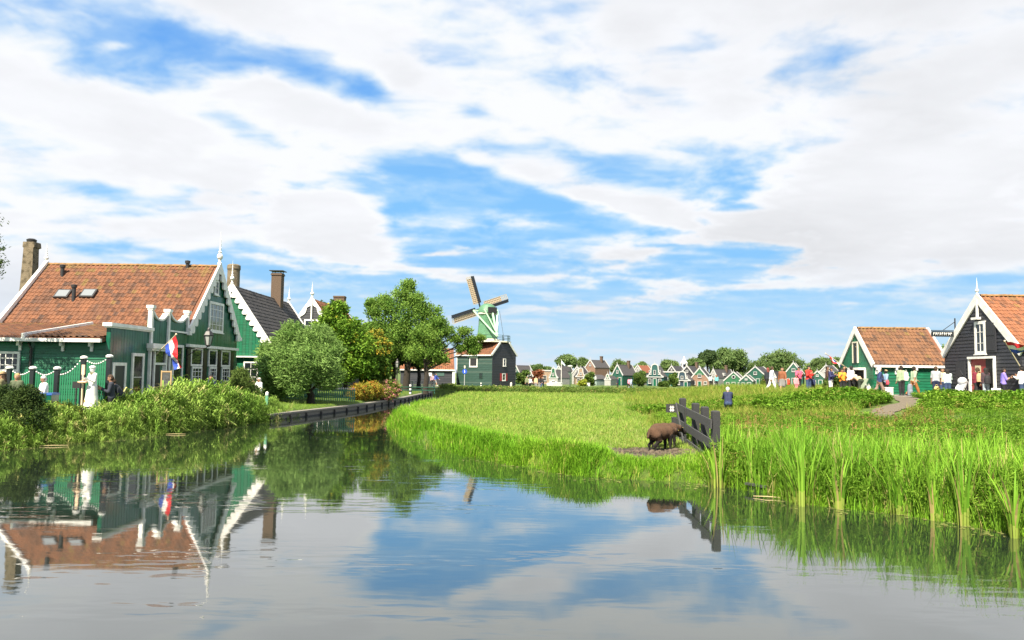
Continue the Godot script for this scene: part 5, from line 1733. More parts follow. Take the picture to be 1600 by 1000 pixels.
func build_vegetation():
	strip("muddy_patch", [Vector2(2.2, -20.6), Vector2(3.4, -20.1), Vector2(4.75, -19.6)], [0.7, 1.25, 0.8], mat("mud", Color(0.065, 0.052, 0.038), 0.9, t_blotch, Vector3.ONE * 2.0, {"bump": 2.0}), "trampled bare soil by the gate")
	# meadow
	var i := 0
	while i < 52000:
		var d := 1.0 / lerpf(1.0 / 17.5, 1.0 / 104.0, pow(rng.randf(), 1.15))
		var x := rng.randf_range(-8.5, 6.0 + d * 0.16)
		i += 1
		var s := shore(x, -d) if d < 95.0 else 9.0
		if s < 0.7 or muddy(x, -d) or x < -6.0 and d < 90.0 and x < -9.0:
			continue
		plant(x, ground(x, -d, s) - 0.01, -d, 0.75 + d * 0.014, GRASS)
	sow("meadow_grass", "short pale green grass of the grazed meadow", "grass", tuft(9, 0.16, 0.12, 0.010, 0.9))
	i = 0
	while i < 5200:
		i += 1
		var d := 1.0 / lerpf(1.0 / 20.0, 1.0 / 100.0, rng.randf())
		var x := rng.randf_range(-6.0, 6.0 + d * 0.10)
		if n_lump.get_noise_2d(x * 1.2 + 9.0, d * 0.7) < -0.02 or d < 90.0 and shore(x, -d) < 1.2 or muddy(x, -d):
			continue
		plant(x, ground(x, -d) - 0.01, -d, 0.7 + d * 0.008, [Color(0.40, 0.40, 0.17), Color(0.27, 0.34, 0.09), Color(0.34, 0.25, 0.11), 0.15], 0.3)
	sow("seed_heads", "pale seed heads and dry stems scattered through the meadow", "grass", tuft(5, 0.30, 0.10, 0.008, 0.7))
	i = 0
	while i < 420:
		i += 1
		var x := rng.randf_range(2.2, 4.9)
		var z := rng.randf_range(-21.2, -18.8)
		if muddy(x, z):
			plant(x, ground(x, z) + 0.03, z, rng.randf_range(0.4, 1.5), [Color(0.05, 0.04, 0.03), Color(0.10, 0.078, 0.055)], 0.5)
	var clod := MB.new()
	clod.lathe([Vector2(0.04, -0.02), Vector2(0.055, 0.01), Vector2(0.03, 0.035), Vector2(0.0, 0.04)], 5, Vector3.ZERO, false, 0.7)
	var clods := many("mud_clods", clod.mesh(), tinted("clod", 0.95), where_, tint_)
	tag(clods, "clods of trampled earth in front of the sheep", "soil")
	where_ = []
	tint_ = []
	# tall grass on the water's edge
	i = 0
	while i < 15000:
		i += 1
		var k := rng.randi_range(2, RIGHT_BANK.size() - 7)
		if rng.randf() < 0.3:
			k = rng.randi_range(4, 9)
		var p: Vector2 = RIGHT_BANK[k].lerp(RIGHT_BANK[k + 1], rng.randf())
		var q := p + Vector2(rng.randf_range(-1.6, 1.6), rng.randf_range(-1.9, 1.9))
		var s := shore(q.x, q.y)
		if s < 0.02 or s > 1.5 or muddy(q.x, q.y) or rng.randf() < smoothstep(0.6, 1.5, s) * 0.85:
			continue
		var gap := n_lump.get_noise_2d(q.x * 7.0, q.y * 7.0)
		plant(q.x, ground(q.x, q.y, s) - 0.03, q.y, (1.05 if gap > -0.15 else 0.55) * lerpf(0.62, 1.0, smoothstep(0.6, 1.3, absf(q.x - 3.3))) * (1.0 - 0.35 * smoothstep(0.3, 1.5, s)), LUSH, 0.2)
	sow("bank_grass", "tall lush grass fringing the meadow bank", "grass", tuft(10, 0.50, 0.13, 0.015, 0.6, 0.45))
	# weeds between the fence, the water and the path
	i = 0
	while i < 20500:
		i += 1
		var d := 1.0 / lerpf(1.0 / 10.5, 1.0 / 33.0, rng.randf())
		var x := rng.randf_range(4.8, d * 0.95)
		if x < 5.2 + (d - 18.0) * 0.06 and d > 18.0:
			continue
		var s := shore(x, -d)
		if s < 0.15:
			continue
		var edge := 1.0 - smoothstep(25.0, 32.0, d - maxf(0.0, 14.0 - x) * 0.8)
		if rng.randf() > 0.25 + 0.75 * edge:
			continue
		if on_path(x, -d, 0.9):
			continue
		plant(x, ground(x, -d, s) - 0.03, -d, (0.95 + 0.3 * n_lump.get_noise_2d(x * 3.0, d * 3.0)) * lerpf(0.6, 1.0, edge), WEED)
	sow("bank_weeds", "dense leafy weeds between the canal and the dike path", "weeds", weed(0.46, 9, 0.14, 0.030))
	i = 0
	while i < 260:
		i += 1
		var d := rng.randf_range(19.5, 30.0)
		var x := rng.randf_range(6.5, 6.5 + d * 0.34)
		if n_lump.get_noise_2d(x * 4.0, d * 4.0) < -0.1:
			continue
		plant(x, ground(x, -d) + 0.1, -d, 0.9, [Color(0.32, 0.17, 0.08), Color(0.36, 0.27, 0.10)])
	sow("redshank_flowers", "rusty pink seed heads along the top of the weeds", "weeds", weed(0.5, 5, 0.10, 0.035))
	i = 0
	while i < 14500:
		i += 1
		var d := 1.0 / lerpf(1.0 / 12.0, 1.0 / 22.0, rng.randf())
		var x := rng.randf_range(4.9, d * 0.95)
		var s := shore(x, -d)
		if s < 0.02 or s > 3.0 or x < 5.2 and d > 18.0 or rng.randf() < 0.75 * smoothstep(0.7, 2.6, s):
			continue
		plant(x, ground(x, -d, s) - 0.03, -d, rng.randf_range(0.65, 1.25) * (1.0 + 0.4 * n_lump.get_noise_2d(x * 8.0, d * 8.0)), [Color(0.10, 0.25, 0.02), Color(0.20, 0.38, 0.035), Color(0.36, 0.34, 0.12), 0.07], 0.2)
	sow("bank_sedge", "upright sedge standing in the shallow water on the right", "sedge", tuft(11, 0.86, 0.13, 0.017, 0.48, 0.35))
	# bushy growth on the dike
	i = 0
	while i < 21000:
		i += 1
		var d := rng.randf_range(27.0, 43.5)
		var x := rng.randf_range(6.5, d * 0.95)
		var crest := smoothstep(29.5, 32.5, d)
		if on_path(x, -d, 0.95) or rng.randf() > 0.06 + crest or x < 11.4 and d < 37.3:
			continue
		if x > 21.8 and d > 38.0 or x > 19.5 and d > 42.0:
			continue
		plant(x, ground(x, -d) - 0.03, -d, lerpf(0.45, 0.95, crest) * (1.0 + 0.45 * smoothstep(31.5, 34.0, d) * (1.0 - smoothstep(37.0, 39.5, d))) * (0.9 + 0.5 * n_lump.get_noise_2d(x * 2.0, d * 2.0)), WEED)
	sow("dike_weeds", "low bushy weeds covering the slope of the dike below the visitors", "weeds", weed(0.42, 8, 0.15, 0.06))
	# taller yellowish grass behind the fence and along the far side of the meadow
	i = 0
	while i < 17000:
		i += 1
		var d := 1.0 / lerpf(1.0 / 25.0, 1.0 / 100.0, pow(rng.randf(), 1.1))
		var edge := 5.2 + (d - 25.0) * 0.10 + 1.2 * n_lump.get_noise_2d(d, 3.0)
		var x := edge + pow(rng.randf(), 0.8) * (4.0 + d * 0.22)
		if d < 48.0 and on_path(x, -d, 1.0):
			continue
		plant(x, ground(x, -d) - 0.02, -d, 0.8 + d * 0.006, [Color(0.10, 0.185, 0.02), Color(0.21, 0.28, 0.04), Color(0.36, 0.31, 0.09), 0.14])
	sow("rough_grass", "rough yellow-green grass on the slope right of the meadow", "grass", tuft(9, 0.5, 0.16, 0.014, 0.6))
	i = 0
	while i < 6500:
		i += 1
		var d := rng.randf_range(78.0, 99.0)
		var x := rng.randf_range(-8.2, 36.0)
		if x < -5.6 and d < 86.0:
			continue
		plant(x, ground(x, -d, 9.0) - 0.02, -d, rng.randf_range(0.6, 1.2), [Color(0.13, 0.22, 0.05), Color(0.22, 0.30, 0.07), Color(0.36, 0.34, 0.12), 0.08])
	sow("far_weeds", "band of grey-green weeds at the far end of the meadow", "weeds", weed(0.42, 8, 0.22, 0.07))
	# reeds on the left bank
	i = 0
	while i < 5200:
		i += 1
		var k := rng.randi_range(3, 7)
		var p: Vector2 = (LEFT_BANK[k] as Vector2).lerp(LEFT_BANK[k + 1], rng.randf())
		var q := p + Vector2(rng.randf_range(-2.6, 0.5), rng.randf_range(-1.5, 1.5))
		var s := shore(q.x, q.y)
		if s < -0.1 or s > 2.0:
			continue
		if rng.randf() < 0.45:
			continue
		var low := smoothstep(34.0, 39.5, -q.y)
		plant(q.x, ground(q.x, q.y, s) - 0.05, q.y, lerpf(1.0, 0.5, low) * lerpf(0.5, 1.0, smoothstep(27.0, 31.5, -q.y)) * lerpf(0.72, 1.0, smoothstep(0.2, 1.2, s)) * (1.0 + 0.35 * n_lump.get_noise_2d(q.x * 6.0, q.y * 6.0)), REED, 0.18)
	sow("reed_bed", "bed of pale green reeds along the left bank in front of the long green house", "reeds", reed(1.15))
	i = 0
	while i < 5200:
		i += 1
		var k := rng.randi_range(2, 8)
		var p: Vector2 = (LEFT_BANK[k] as Vector2).lerp(LEFT_BANK[k + 1], rng.randf())
		var q := p + Vector2(rng.randf_range(-3.4, 0.5), rng.randf_range(-1.5, 1.5))
		var s := shore(q.x, q.y)
		if s < 0.0 or s > 2.6 or q.y < -42.5 or (q.y < -39.0 and s > 1.0):
			continue
		var low := smoothstep(34.0, 39.5, -q.y)
		plant(q.x, ground(q.x, q.y, s) - 0.05, q.y, lerpf(1.0, 0.5, low) * lerpf(0.52, 1.0, smoothstep(27.0, 31.5, -q.y)) * lerpf(0.75, 1.0, smoothstep(0.2, 1.2, s)), REED, 0.3)
	sow("bank_rushes", "long arching grass among the reeds of the left bank", "rushes", tuft(11, 1.08, 0.18, 0.017, 0.85, 0.4))
	# lawns on the left
	i = 0
	while i < 9000:
		i += 1
		var d := 1.0 / lerpf(1.0 / 37.0, 1.0 / 85.0, rng.randf())
		var x := rng.randf_range(-17.0, -8.4)
		var s := shore(x, -d)
		if s < 0.35:
			continue
		plant(x, ground(x, -d, s) - 0.01, -d, 0.7, [Color(0.11, 0.21, 0.02), Color(0.19, 0.30, 0.03)])
	sow("lawn_grass", "bright mown lawn under the willow and the ash trees", "grass", tuft(9, 0.10, 0.14, 0.012, 0.8))
	# single clumps of yellow flag standing in the water, each leaf its own
	for k in [["broad clump of sword leaves at the near end of the fence", 4.75, -17.35, 1.15, 26, 0.32], ["narrow upright clump of sword leaves right of the fence post", 5.35, -16.9, 1.3, 16, 0.14], ["widest fan of sword leaves leaning over the water", 5.75, -15.1, 1.3, 30, 0.30], ["small dense clump of sword leaves right of the widest fan", 6.3, -14.75, 1.05, 20, 0.12], ["clump of thin sword leaves in the middle of the right bank", 7.15, -14.2, 1.15, 18, 0.22], ["loose clump of sword leaves in front of the weeds", 7.55, -13.75, 1.1, 18, 0.2], ["tall pointed clump of reed leaves rising above the right bank", 7.75, -13.25, 1.55, 16, 0.12], ["sparse clump of leaves left of the corner reed", 8.2, -13.3, 1.1, 14, 0.24], ["isolated upright reed clump nearest the right corner", 7.95, -12.25, 1.12, 12, 0.08]]:
		var o := thing("iris_clump", k[0], "water plant", Vector3(k[1] - 0.12, -0.05, k[2] + 0.16), 0.0, "clumps of sword leaves in the water")
		for j in int(k[4] * 1.7):
			var a := rng.randf() * TAU
			var dd := Vector3(cos(a), 0, sin(a))
			var l: float = k[3] * rng.randf_range(0.6, 1.12)
			var out: float = rng.randf_range(0.04, 0.45)
			var base: Vector3 = dd * k[5] * rng.randf_range(0.1, 1.0)
			var sx := Vector3(-dd.z, 0, dd.x) * rng.randf_range(0.012, 0.022)
			var b := MB.new()
			var prev := base
			var pw := 0.9
			for seg in 4:
				var t := (seg + 1) / 4.0
				var nx := base + Vector3(0, l * (t - out * 0.3 * t * t), 0) + dd * l * out * t * t
				var nw: float = [1.0, 0.95, 0.7, 0.06][seg]
				b.quad(prev - sx * pw, prev + sx * pw, nx + sx * nw, nx - sx * nw)
				prev = nx
				pw = nw
			var f := rng.randf()
			b.col = Color.WHITE
			var cc: Color = Color(0.10, 0.24, 0.02).lerp(Color(0.20, 0.36, 0.04), f)
			if rng.randf() < 0.1:
				cc = Color(0.34, 0.29, 0.11)
			for q in b.c.size():
				b.c[q] = cc.lerp(Color(0.30, 0.34, 0.08), 0.6 if q < 6 else 0.0)
			obj("leaf", b, leaf_mat(), o)
	var fleck := MB.new()
	fleck.tri(Vector3(-0.03, 0.006, 0.01), Vector3(0.03, 0.006, 0.012), Vector3(0.0, 0.006, -0.025))
	fleck.tri(Vector3(-0.03, 0.006, 0.01), Vector3(0.0, 0.006, -0.025), Vector3(-0.035, 0.006, -0.012))
	i = 0
	while i < 2600:
		i += 1
		var bank: Array = RIGHT_BANK if rng.randf() < 0.6 else LEFT_BANK
		var k := rng.randi_range(2, bank.size() - 5)
		var p: Vector2 = (bank[k] as Vector2).lerp(bank[k + 1], rng.randf()) + Vector2(rng.randfn() * 0.35, rng.randfn() * 0.35)
		if shore(p.x, p.y) < -0.02 and n_lump.get_noise_2d(p.x * 5.0, p.y * 5.0) > -0.05:
			plant(p.x, 0.002, p.y, rng.randf_range(0.5, 1.6), [Color(0.16, 0.20, 0.05), Color(0.30, 0.30, 0.12)], 0.0)
	sow("floating_leaves", "flecks of leaf and seed floating along the banks", "debris", fleck.mesh())
	# fallen stems floating by the bank
	for k in [["pale broken reed stem floating by the left reeds", Vector3(-14.2, 0.02, -24.1), 0.8, 0.3], ["dry stem lying on the water below the widest fan of leaves", Vector3(5.2, 0.02, -15.7), 0.55, -0.4], ["floating stem in front of the reed bed", Vector3(-12.5, 0.02, -28.9), 0.7, 0.15]]:
		var o := thing("floating_stem", k[0], "stem", k[1], k[3])
		var b := MB.new()
		b.tube([Vector3(-k[2] / 2, 0.0, 0), Vector3(0, 0.015, 0.03), Vector3(k[2] / 2, 0.005, -0.02)], [0.008, 0.012, 0.005], 5)
		obj("stalk", b, mat("dry_stem", Color(0.40, 0.33, 0.17), 0.8), o)

# ------------------------------------------------------------------ smaller things
func build_small_things():
	var timber := mat("grey_timber", Color(0.045, 0.047, 0.052), 0.8, t_fine, Vector3(1.5, 1.5, 0.5), {"bump": 0.6})
	var timber2 := mat("grey_timber_worn", Color(0.075, 0.078, 0.082), 0.85, t_fine, Vector3(1.5, 1.5, 0.5), {"bump": 0.6})
	# farm fence
	var near := Vector3(4.70, 0, -18.2)
	var far := Vector3(5.15, 0, -24.0)
	var o := thing("farm_fence", "grey plank farm fence with stout posts running back from the water", "fence")
	var along := func(t: float, y: float, off := 0.0) -> Vector3:
		return near.lerp(far, t) + Vector3(off, y + 0.14 * t, 0.0)
	for t in [0.0, 0.25, 0.5, 0.92]:
		var b := MB.new()
		b.xf = Transform3D(Basis(Vector3.UP, 0.08), along.call(t, 0.0, 0.12))
		b.span(-0.085, 0.085, -0.2, 1.60, -0.085, 0.085)
		b.hexa([Vector3(-0.085, 1.60, 0.085), Vector3(0.085, 1.60, 0.085), Vector3(0.085, 1.60, -0.085), Vector3(-0.085, 1.60, -0.085), Vector3(-0.06, 1.63, 0.06), Vector3(0.06, 1.63, 0.06), Vector3(0.06, 1.63, -0.06), Vector3(-0.06, 1.63, -0.06)])
		obj("post", b, timber, o)
	for y in [1.32, 0.86, 0.44]:
		var b := MB.new()
		b.bar(along.call(-0.02, y), along.call(1.0, y + 0.02), 0.035, 0.21)
		obj("rail", b, timber2, o)
	var b := MB.new()
	b.bar(along.call(0.64, 0.3, -0.04), along.call(0.64, 1.42, -0.04), 0.11, 0.03, Vector3.RIGHT)
	obj("batten", b, timber, o)
	b = MB.new()
	b.bar(along.call(0.70, 0.35, -0.04), along.call(0.98, 1.42, -0.04), 0.12, 0.035, Vector3.RIGHT)
	obj("brace", b, timber2, o)
	b = MB.new()
	b.bar(along.call(1.02, -0.2, -0.06), along.call(1.02, 1.0, -0.06), 0.16, 0.14)
	obj("gate_post", b, timber, o)
	b = MB.new()
	b.xf = Transform3D(Basis(), along.call(1.03, 1.27, -0.13))
	b.span(-0.17, 0.15, -0.13, 0.13, -0.03, 0.03)
	var plate := obj("number_board", b, timber, o)
	b = MB.new()
	b.xf = Transform3D(Basis(), along.call(1.03, 1.27, -0.13))
	for y in [-0.055, 0.035]:
		b.span(-0.07, 0.07, y - 0.012, y + 0.012, 0.03, 0.034)
		b.span(-0.045, -0.02, y - 0.045, y + 0.045, 0.03, 0.036)
		b.span(0.02, 0.045, y - 0.045, y + 0.045, 0.03, 0.036)
	obj("painted_mark", b, m_white, plate)
	o = thing("drain_box", "dark wooden culvert box half hidden by leaves at the water line", "culvert", Vector3(5.55, 0.0, -16.35), 0.5)
	b = MB.new()
	b.span(-0.24, 0.24, -0.3, 0.12, -0.5, 0.0)
	obj("frame", b, timber, o)
	b = MB.new()
	b.span(-0.28, 0.28, 0.123, 0.17, -0.55, 0.04)
	obj("lid", b, timber2, o)
	# canal wall
	o = thing("canal_wall", "low weathered timber wall along the lawn at the bend of the canal", "retaining wall")
	var line: Array = [Vector2(-11.55, -37.0), Vector2(-11.17, -38.9), Vector2(-9.68, -48.6), Vector2(-8.88, -61.7), Vector2(-8.58, -84.0)]
	var plank_grey := mat("plank_grey", Color(0.24, 0.225, 0.20), 0.9, t_fine, Vector3(1, 1, 0.4))
	var grey_cap := mat("wall_cap", Color(0.30, 0.285, 0.25), 0.9, t_fine, Vector3(1, 1, 0.4))
	for i in line.size() - 1:
		var n := int(line[i].distance_to(line[i + 1]) / 2.4) + 1
		for k in n:
			var p: Vector2 = line[i].lerp(line[i + 1], float(k) / n)
			var q: Vector2 = line[i].lerp(line[i + 1], float(k + 1) / n)
			var g := (q - p).normalized() * 0.012
			b = MB.new()
			b.bar(Vector3(p.x - 0.12, 0.31, p.y) + Vector3(g.x, 0, g.y), Vector3(q.x - 0.12, 0.31, q.y) - Vector3(g.x, 0, g.y), 0.42, 0.09)
			obj("cap_beam", b, grey_cap, o)
			for y in [-0.04, 0.165]:
				b = MB.new()
				b.bar(Vector3(p.x, y, p.y), Vector3(q.x, y + 0.006, q.y), 0.06, 0.2)
				obj("plank", b, timber2 if y < 0.1 else plank_grey, o)
			b = MB.new()
			b.bar(Vector3(p.x + 0.09, -0.3, p.y), Vector3(p.x + 0.09, 0.22, p.y), 0.10, 0.10)
			obj("post", b, timber, o)
	# picket fence by the willow
	var pale := mat("picket_green", Color(0.10, 0.28, 0.18), 0.55)
	picket_fence("green picket fence with white tips on the lawn behind the willow", Vector3(-15.0, 0.55, -49.6), Vector3(-9.95, 0.5, -49.3), 0.9, 42, pale)
	picket_fence("short green picket fence with white tips among the reeds below the flower bed", Vector3(-14.9, 0.5, -34.6), Vector3(-12.9, 0.5, -35.0), 0.88, 17, pale)
	for p in [["white-topped green post left, at the end of the short picket fence", -12.75, -35.1, 1.1], ["white-topped green post right, at the foot of the willow", -12.05, -38.1, 1.0]]:
		o = thing("fence_post", p[0], "post", Vector3(p[1], 0.35, p[2]))
		b = MB.new()
		b.span(-0.06, 0.06, 0, p[3] - 0.14, -0.06, 0.06)
		obj("shaft", b, pale, o)
		b = MB.new()
		b.lathe([Vector2(0.08, p[3] - 0.14), Vector2(0.085, p[3] - 0.03), Vector2(0.04, p[3] + 0.03), Vector2(0.0, p[3] + 0.05)], 8)
		obj("cap", b, m_white, o)
	# garden fence with black posts in front of the wing
	o = thing("lattice_fence", "green lattice garden fence with black posts and white ball tips in swags", "fence", Vector3(0, 0.6, -28.7))
	var posts: Array = [[-19.6, 1.85], [-18.7, 1.83], [-17.83, 1.83], [-16.92, 1.83], [-15.95, 2.24], [-15.0, 2.30]]
	var slat := mat("fence_green", Color(0.012, 0.15, 0.07), 0.5)
	var tips := MB.new()
	for i in posts.size():
		b = MB.new()
		b.span(posts[i][0] - 0.075, posts[i][0] + 0.075, -0.1, posts[i][1] - 0.05, -0.075, 0.075)
		obj("post", b, mats.dark_door, o)
		b = MB.new()
		b.lathe([Vector2(0.13, posts[i][1] - 0.05), Vector2(0.14, posts[i][1]), Vector2(0.08, posts[i][1] + 0.05), Vector2(0.0, posts[i][1] + 0.06)], 8, Vector3(posts[i][0], 0, 0))
		obj("post_cap", b, m_white, o)
		if i == posts.size() - 1:
			break
		var x0: float = posts[i][0] + 0.1
		var x1: float = posts[i + 1][0] - 0.1
		for k in 9:
			var t := (k + 0.5) / 9.0
			var h := lerpf(posts[i][1], posts[i + 1][1], t) - 0.16 - 0.14 * sin(PI * t)
			if i == 3:
				h = lerpf(posts[i][1] - 0.28, posts[i + 1][1] - 0.12, t * t)
			var x := lerpf(x0, x1, t)
			b = MB.new()
			b.span(x - 0.026, x + 0.026, 0.05, h, -0.012, 0.012)
			obj("slat", b, slat, o)
			tips.ball(Vector3(x, h + 0.03, 0), Vector3.ONE * 0.034, 6, 4)
		for y in [0.3, 0.62, 0.94, 1.26]:
			b = MB.new()
			b.span(x0, x1, y - 0.03, y + 0.03, -0.035, -0.013)
			obj("rail", b, slat, o)
	obj("ball_tips", tips, m_white, o)
	build_statue()
	# litter bin, boards and signs on the left
	o = thing("litter_bin", "dark green litter bin with blue liner in front of the woman in white", "bin", Vector3(-16.05, 0.55, -26.6), 0.1)
	b = MB.new()
	b.hexa([Vector3(-0.28, 0, 0.24), Vector3(0.28, 0, 0.24), Vector3(0.28, 0, -0.24), Vector3(-0.28, 0, -0.24), Vector3(-0.33, 0.95, 0.28), Vector3(0.33, 0.95, 0.28), Vector3(0.33, 0.95, -0.28), Vector3(-0.33, 0.95, -0.28)])
	obj("body", b, mats.green_gloss, o)
	b = MB.new()
	b.span(-0.345, 0.345, 0.95, 1.02, -0.295, 0.295)
	obj("liner_rim", b, mat("blue_liner", Color(0.03, 0.10, 0.35), 0.4), o)
	o = thing("small_sign", "small black notice on a stake beside the baker statue", "sign", Vector3(-15.95, 0.6, -28.3))
	b = MB.new()
	b.span(-0.02, 0.02, 0, 1.1, -0.02, 0.02)
	obj("stake", b, m_dark, o)
	b = MB.new()
	b.span(-0.15, 0.15, 1.1, 1.34, -0.015, 0.015)
	obj("board", b, m_dark, o)
	o = thing("menu_board", "tall grey chalkboard in a light wooden frame below the flag", "board", Vector3(-14.6, 0.6, -32.6), 0.35)
	b = MB.new()
	b.span(-0.16, 0.16, 0.1, 1.7, -0.02, 0.015)
	obj("panel", b, mat("chalkboard", Color(0.09, 0.095, 0.10), 0.8, t_blotch, Vector3.ONE * 2.0), o)
	b = MB.new()
	b.span(-0.21, -0.16, 0, 1.78, -0.03, 0.03)
	b.span(0.16, 0.21, 0, 1.78, -0.03, 0.03)
	b.span(-0.16, 0.16, 1.7, 1.76, -0.028, 0.028)
	obj("frame", b, mat("light_wood", Color(0.42, 0.29, 0.15), 0.7), o)
	o = thing("wooden_chair", "light wooden chair back among the flowers below the shop windows", "chair", Vector3(-14.3, 0.6, -36.1), 0.2)
	b = MB.new()
	for x in [-0.2, 0.2]:
		b.span(x - 0.02, x + 0.02, 0, 0.95, -0.02, 0.02)
		b.span(x - 0.02, x + 0.02, 0, 0.44, 0.36, 0.40)
	obj("leg", b, mats.light_wood, o)
	b = MB.new()
	b.span(-0.22, 0.22, 0.44, 0.48, -0.02, 0.42)
	obj("seat", b, mats.light_wood, o)
	b = MB.new()
	b.span(-0.18, 0.18, 0.72, 0.94, -0.015, 0.015)
	obj("backrest", b, mats.light_wood, o)
	o = thing("wooden_stool", "yellow wooden trestle at the feet of the man in black jacket", "trestle", Vector3(-15.25, 0.6, -28.0), 0.3)
	b = MB.new()
	for x in [-0.16, 0.16]:
		b.bar(Vector3(x, 0, 0.12), Vector3(x * 0.6, 0.62, 0), 0.05, 0.05)
		b.bar(Vector3(x, 0, -0.12), Vector3(x * 0.6, 0.62, 0), 0.05, 0.05)
	obj("legs", b, mat("yellow_wood", Color(0.50, 0.33, 0.10), 0.7), o)
	b = MB.new()
	b.span(-0.2, 0.2, 0.62, 0.68, -0.08, 0.08)
	obj("top", b, mats.yellow_wood, o)
	flag("dutch tricolour flag hanging from a slanted pole at the shop entrance", Vector3(-15.98, 3.05, -34.5), Vector3(-14.65, 3.95, -33.5), 0.95, 1.45, Vector3(0.25, -1.0, 0.1))
	flag("tricolour flag blown sideways from a pole on the tarred house", Vector3(24.95, 2.95, -37.6), Vector3(23.9, 4.3, -37.2), 0.62, 1.1, Vector3(0.45, -0.12, 0.9))
	flag("drooping tricolour flag on a pole at the small green house", Vector3(21.85, 3.0, -49.9), Vector3(20.15, 3.95, -49.3), 0.75, 0.9, Vector3(0.75, -0.8, 0.1))
	# lantern on the gable
	o = thing("wall_lantern", "old-fashioned black and grey lantern on an arm in front of the scalloped gable", "lantern", Vector3(-14.85, 3.55, -37.6))
	lantern(o, 0.0, 0.9)
	b = MB.new()
	b.tube([Vector3(-1.14, -0.05, 0), Vector3(-0.6, -0.12, 0), Vector3(-0.1, -0.05, 0), Vector3(0, 0.05, 0)], [0.03, 0.03, 0.03, 0.03], 6)
	b.tube([Vector3(-1.14, -0.55, 0), Vector3(-0.55, -0.14, 0)], [0.022, 0.022], 6)
	obj("arm", b, m_dark, o)
	o = thing("street_lantern", "dark lamp post with glass lantern head beside the trunk of the tall ash", "street lamp", Vector3(-11.2, 0.5, -75.5))
	b = MB.new()
	b.lathe([Vector2(0.13, 0), Vector2(0.11, 0.5), Vector2(0.06, 0.6), Vector2(0.045, 2.3)], 8)
	obj("post", b, m_dark, o)
	lantern(o, 2.3, 0.8)
	# railings, bollards, signs by the mill
	o = thing("green_railing", "low dark green railing on the grass beside the ash trunks", "railing", Vector3(0, 0.45, 0))
	var dg := mat("railing_green", Color(0.008, 0.06, 0.04), 0.5)
	for x in [-10.2, -9.3, -8.3, -7.15]:
		b = MB.new()
		b.span(x - 0.04, x + 0.04, 0, 0.62, -72.04, -71.96)
		obj("post", b, dg, o)
	for y in [0.3, 0.58]:
		b = MB.new()
		b.span(-10.25, -7.1, y - 0.03, y + 0.05, -71.95, -71.9)
		obj("rail", b, dg, o)
	o = thing("white_railing", "white wooden railing behind the trunks of the ash trees", "railing", Vector3(0, 0.42, 0))
	for x in [-12.4, -11.5, -10.6, -9.8, -9.0]:
		b = MB.new()
		b.span(x - 0.08, x + 0.08, 0, 0.95, -90.08, -89.92)
		obj("post", b, m_white, o)
	for y in [0.45, 0.85]:
		b = MB.new()
		b.span(-12.5, -8.9, y - 0.05, y + 0.06, -89.91, -89.86)
		obj("rail", b, m_white, o)
	for p in [["black and white striped bollard at the end of the canal wall", -9.15, 0.45, -70.0, 0.85], ["black and white striped bollard in front of the mill corner", -4.1, 0.35, -105.0, 0.75]]:
		o = thing("bollard", p[0], "bollard", Vector3(p[1], p[2], p[3]))
		for k in 5:
			b = MB.new()
			b.lathe([Vector2(0.10, k * p[4] / 5), Vector2(0.10, (k + 1) * p[4] / 5 - 0.002)], 10)
			obj("white_band" if k % 2 == 0 else "black_band", b, m_white if k % 2 == 0 else m_dark, o)
	for p in [["pale round stone post right of the mill", 0.0, -106.0, 0.85], ["pale round post in front of the mill corner", -2.1, -106.0, 0.4]]:
		o = thing("stone_post", p[0], "post", Vector3(p[1], 0.33, p[2]))
		b = MB.new()
		b.lathe([Vector2(0.17, 0), Vector2(0.16, p[3] * 0.8), Vector2(0.1, p[3]), Vector2(0, p[3] + 0.03)], 10)
		obj("shaft", b, mat("pale_stone", Color(0.5, 0.48, 0.42), 0.8), o)
	o = thing("road_sign", "round blue road sign on a grey post in front of the mill barn", "road sign", Vector3(-6.4, 0.35, -105.5))
	b = MB.new()
	b.tube([Vector3.ZERO, Vector3(0, 2.75, 0)], [0.05, 0.05], 8)
	obj("post", b, mat("galvanised", Color(0.35, 0.36, 0.37), 0.4), o)
	b = MB.new()
	b.xf = Transform3D(Basis(Vector3.RIGHT, PI / 2), Vector3(0, 2.25, 0.06))
	b.lathe([Vector2(0.34, 0), Vector2(0.34, 0.03)], 18)
	var disc := obj("disc", b, mat("sign_blue", Color(0.02, 0.07, 0.42), 0.4), o)
	b = MB.new()
	b.xf = Transform3D(Basis(), Vector3(0, 2.25, 0.095))
	b.span(-0.05, 0.06, -0.16, 0.1, 0, 0.008)
	b.ball(Vector3(0.0, 0.16, 0.004), Vector3(0.05, 0.05, 0.01), 8, 4)
	obj("pictogram", b, m_white, disc)
	b = MB.new()
	b.span(-0.1, 0.1, 2.72, 3.05, -0.03, 0.03)
	obj("top_plate", b, mat("cream_trim", Color(0.55, 0.52, 0.42), 0.6), o)
	o = thing("direction_sign", "white notice board between the ash trunk and the mill shed", "sign", Vector3(-10.2, 0.42, -95.0))
	b = MB.new()
	b.span(-0.4, 0.4, 1.55, 1.95, -0.02, 0.02)
	obj("board", b, m_white, o)
	b = MB.new()
	b.span(-0.36, -0.3, 0, 1.55, -0.02, 0.02)
	b.span(0.3, 0.36, 0, 1.55, -0.02, 0.02)
	obj("post", b, m_dark, o)
	# things among the visitors on the dike
	o = thing("white_stand", "white display stand beside the woman in violet", "stand", Vector3(24.2, 1.4, -37.6), -0.4)
	b = MB.new()
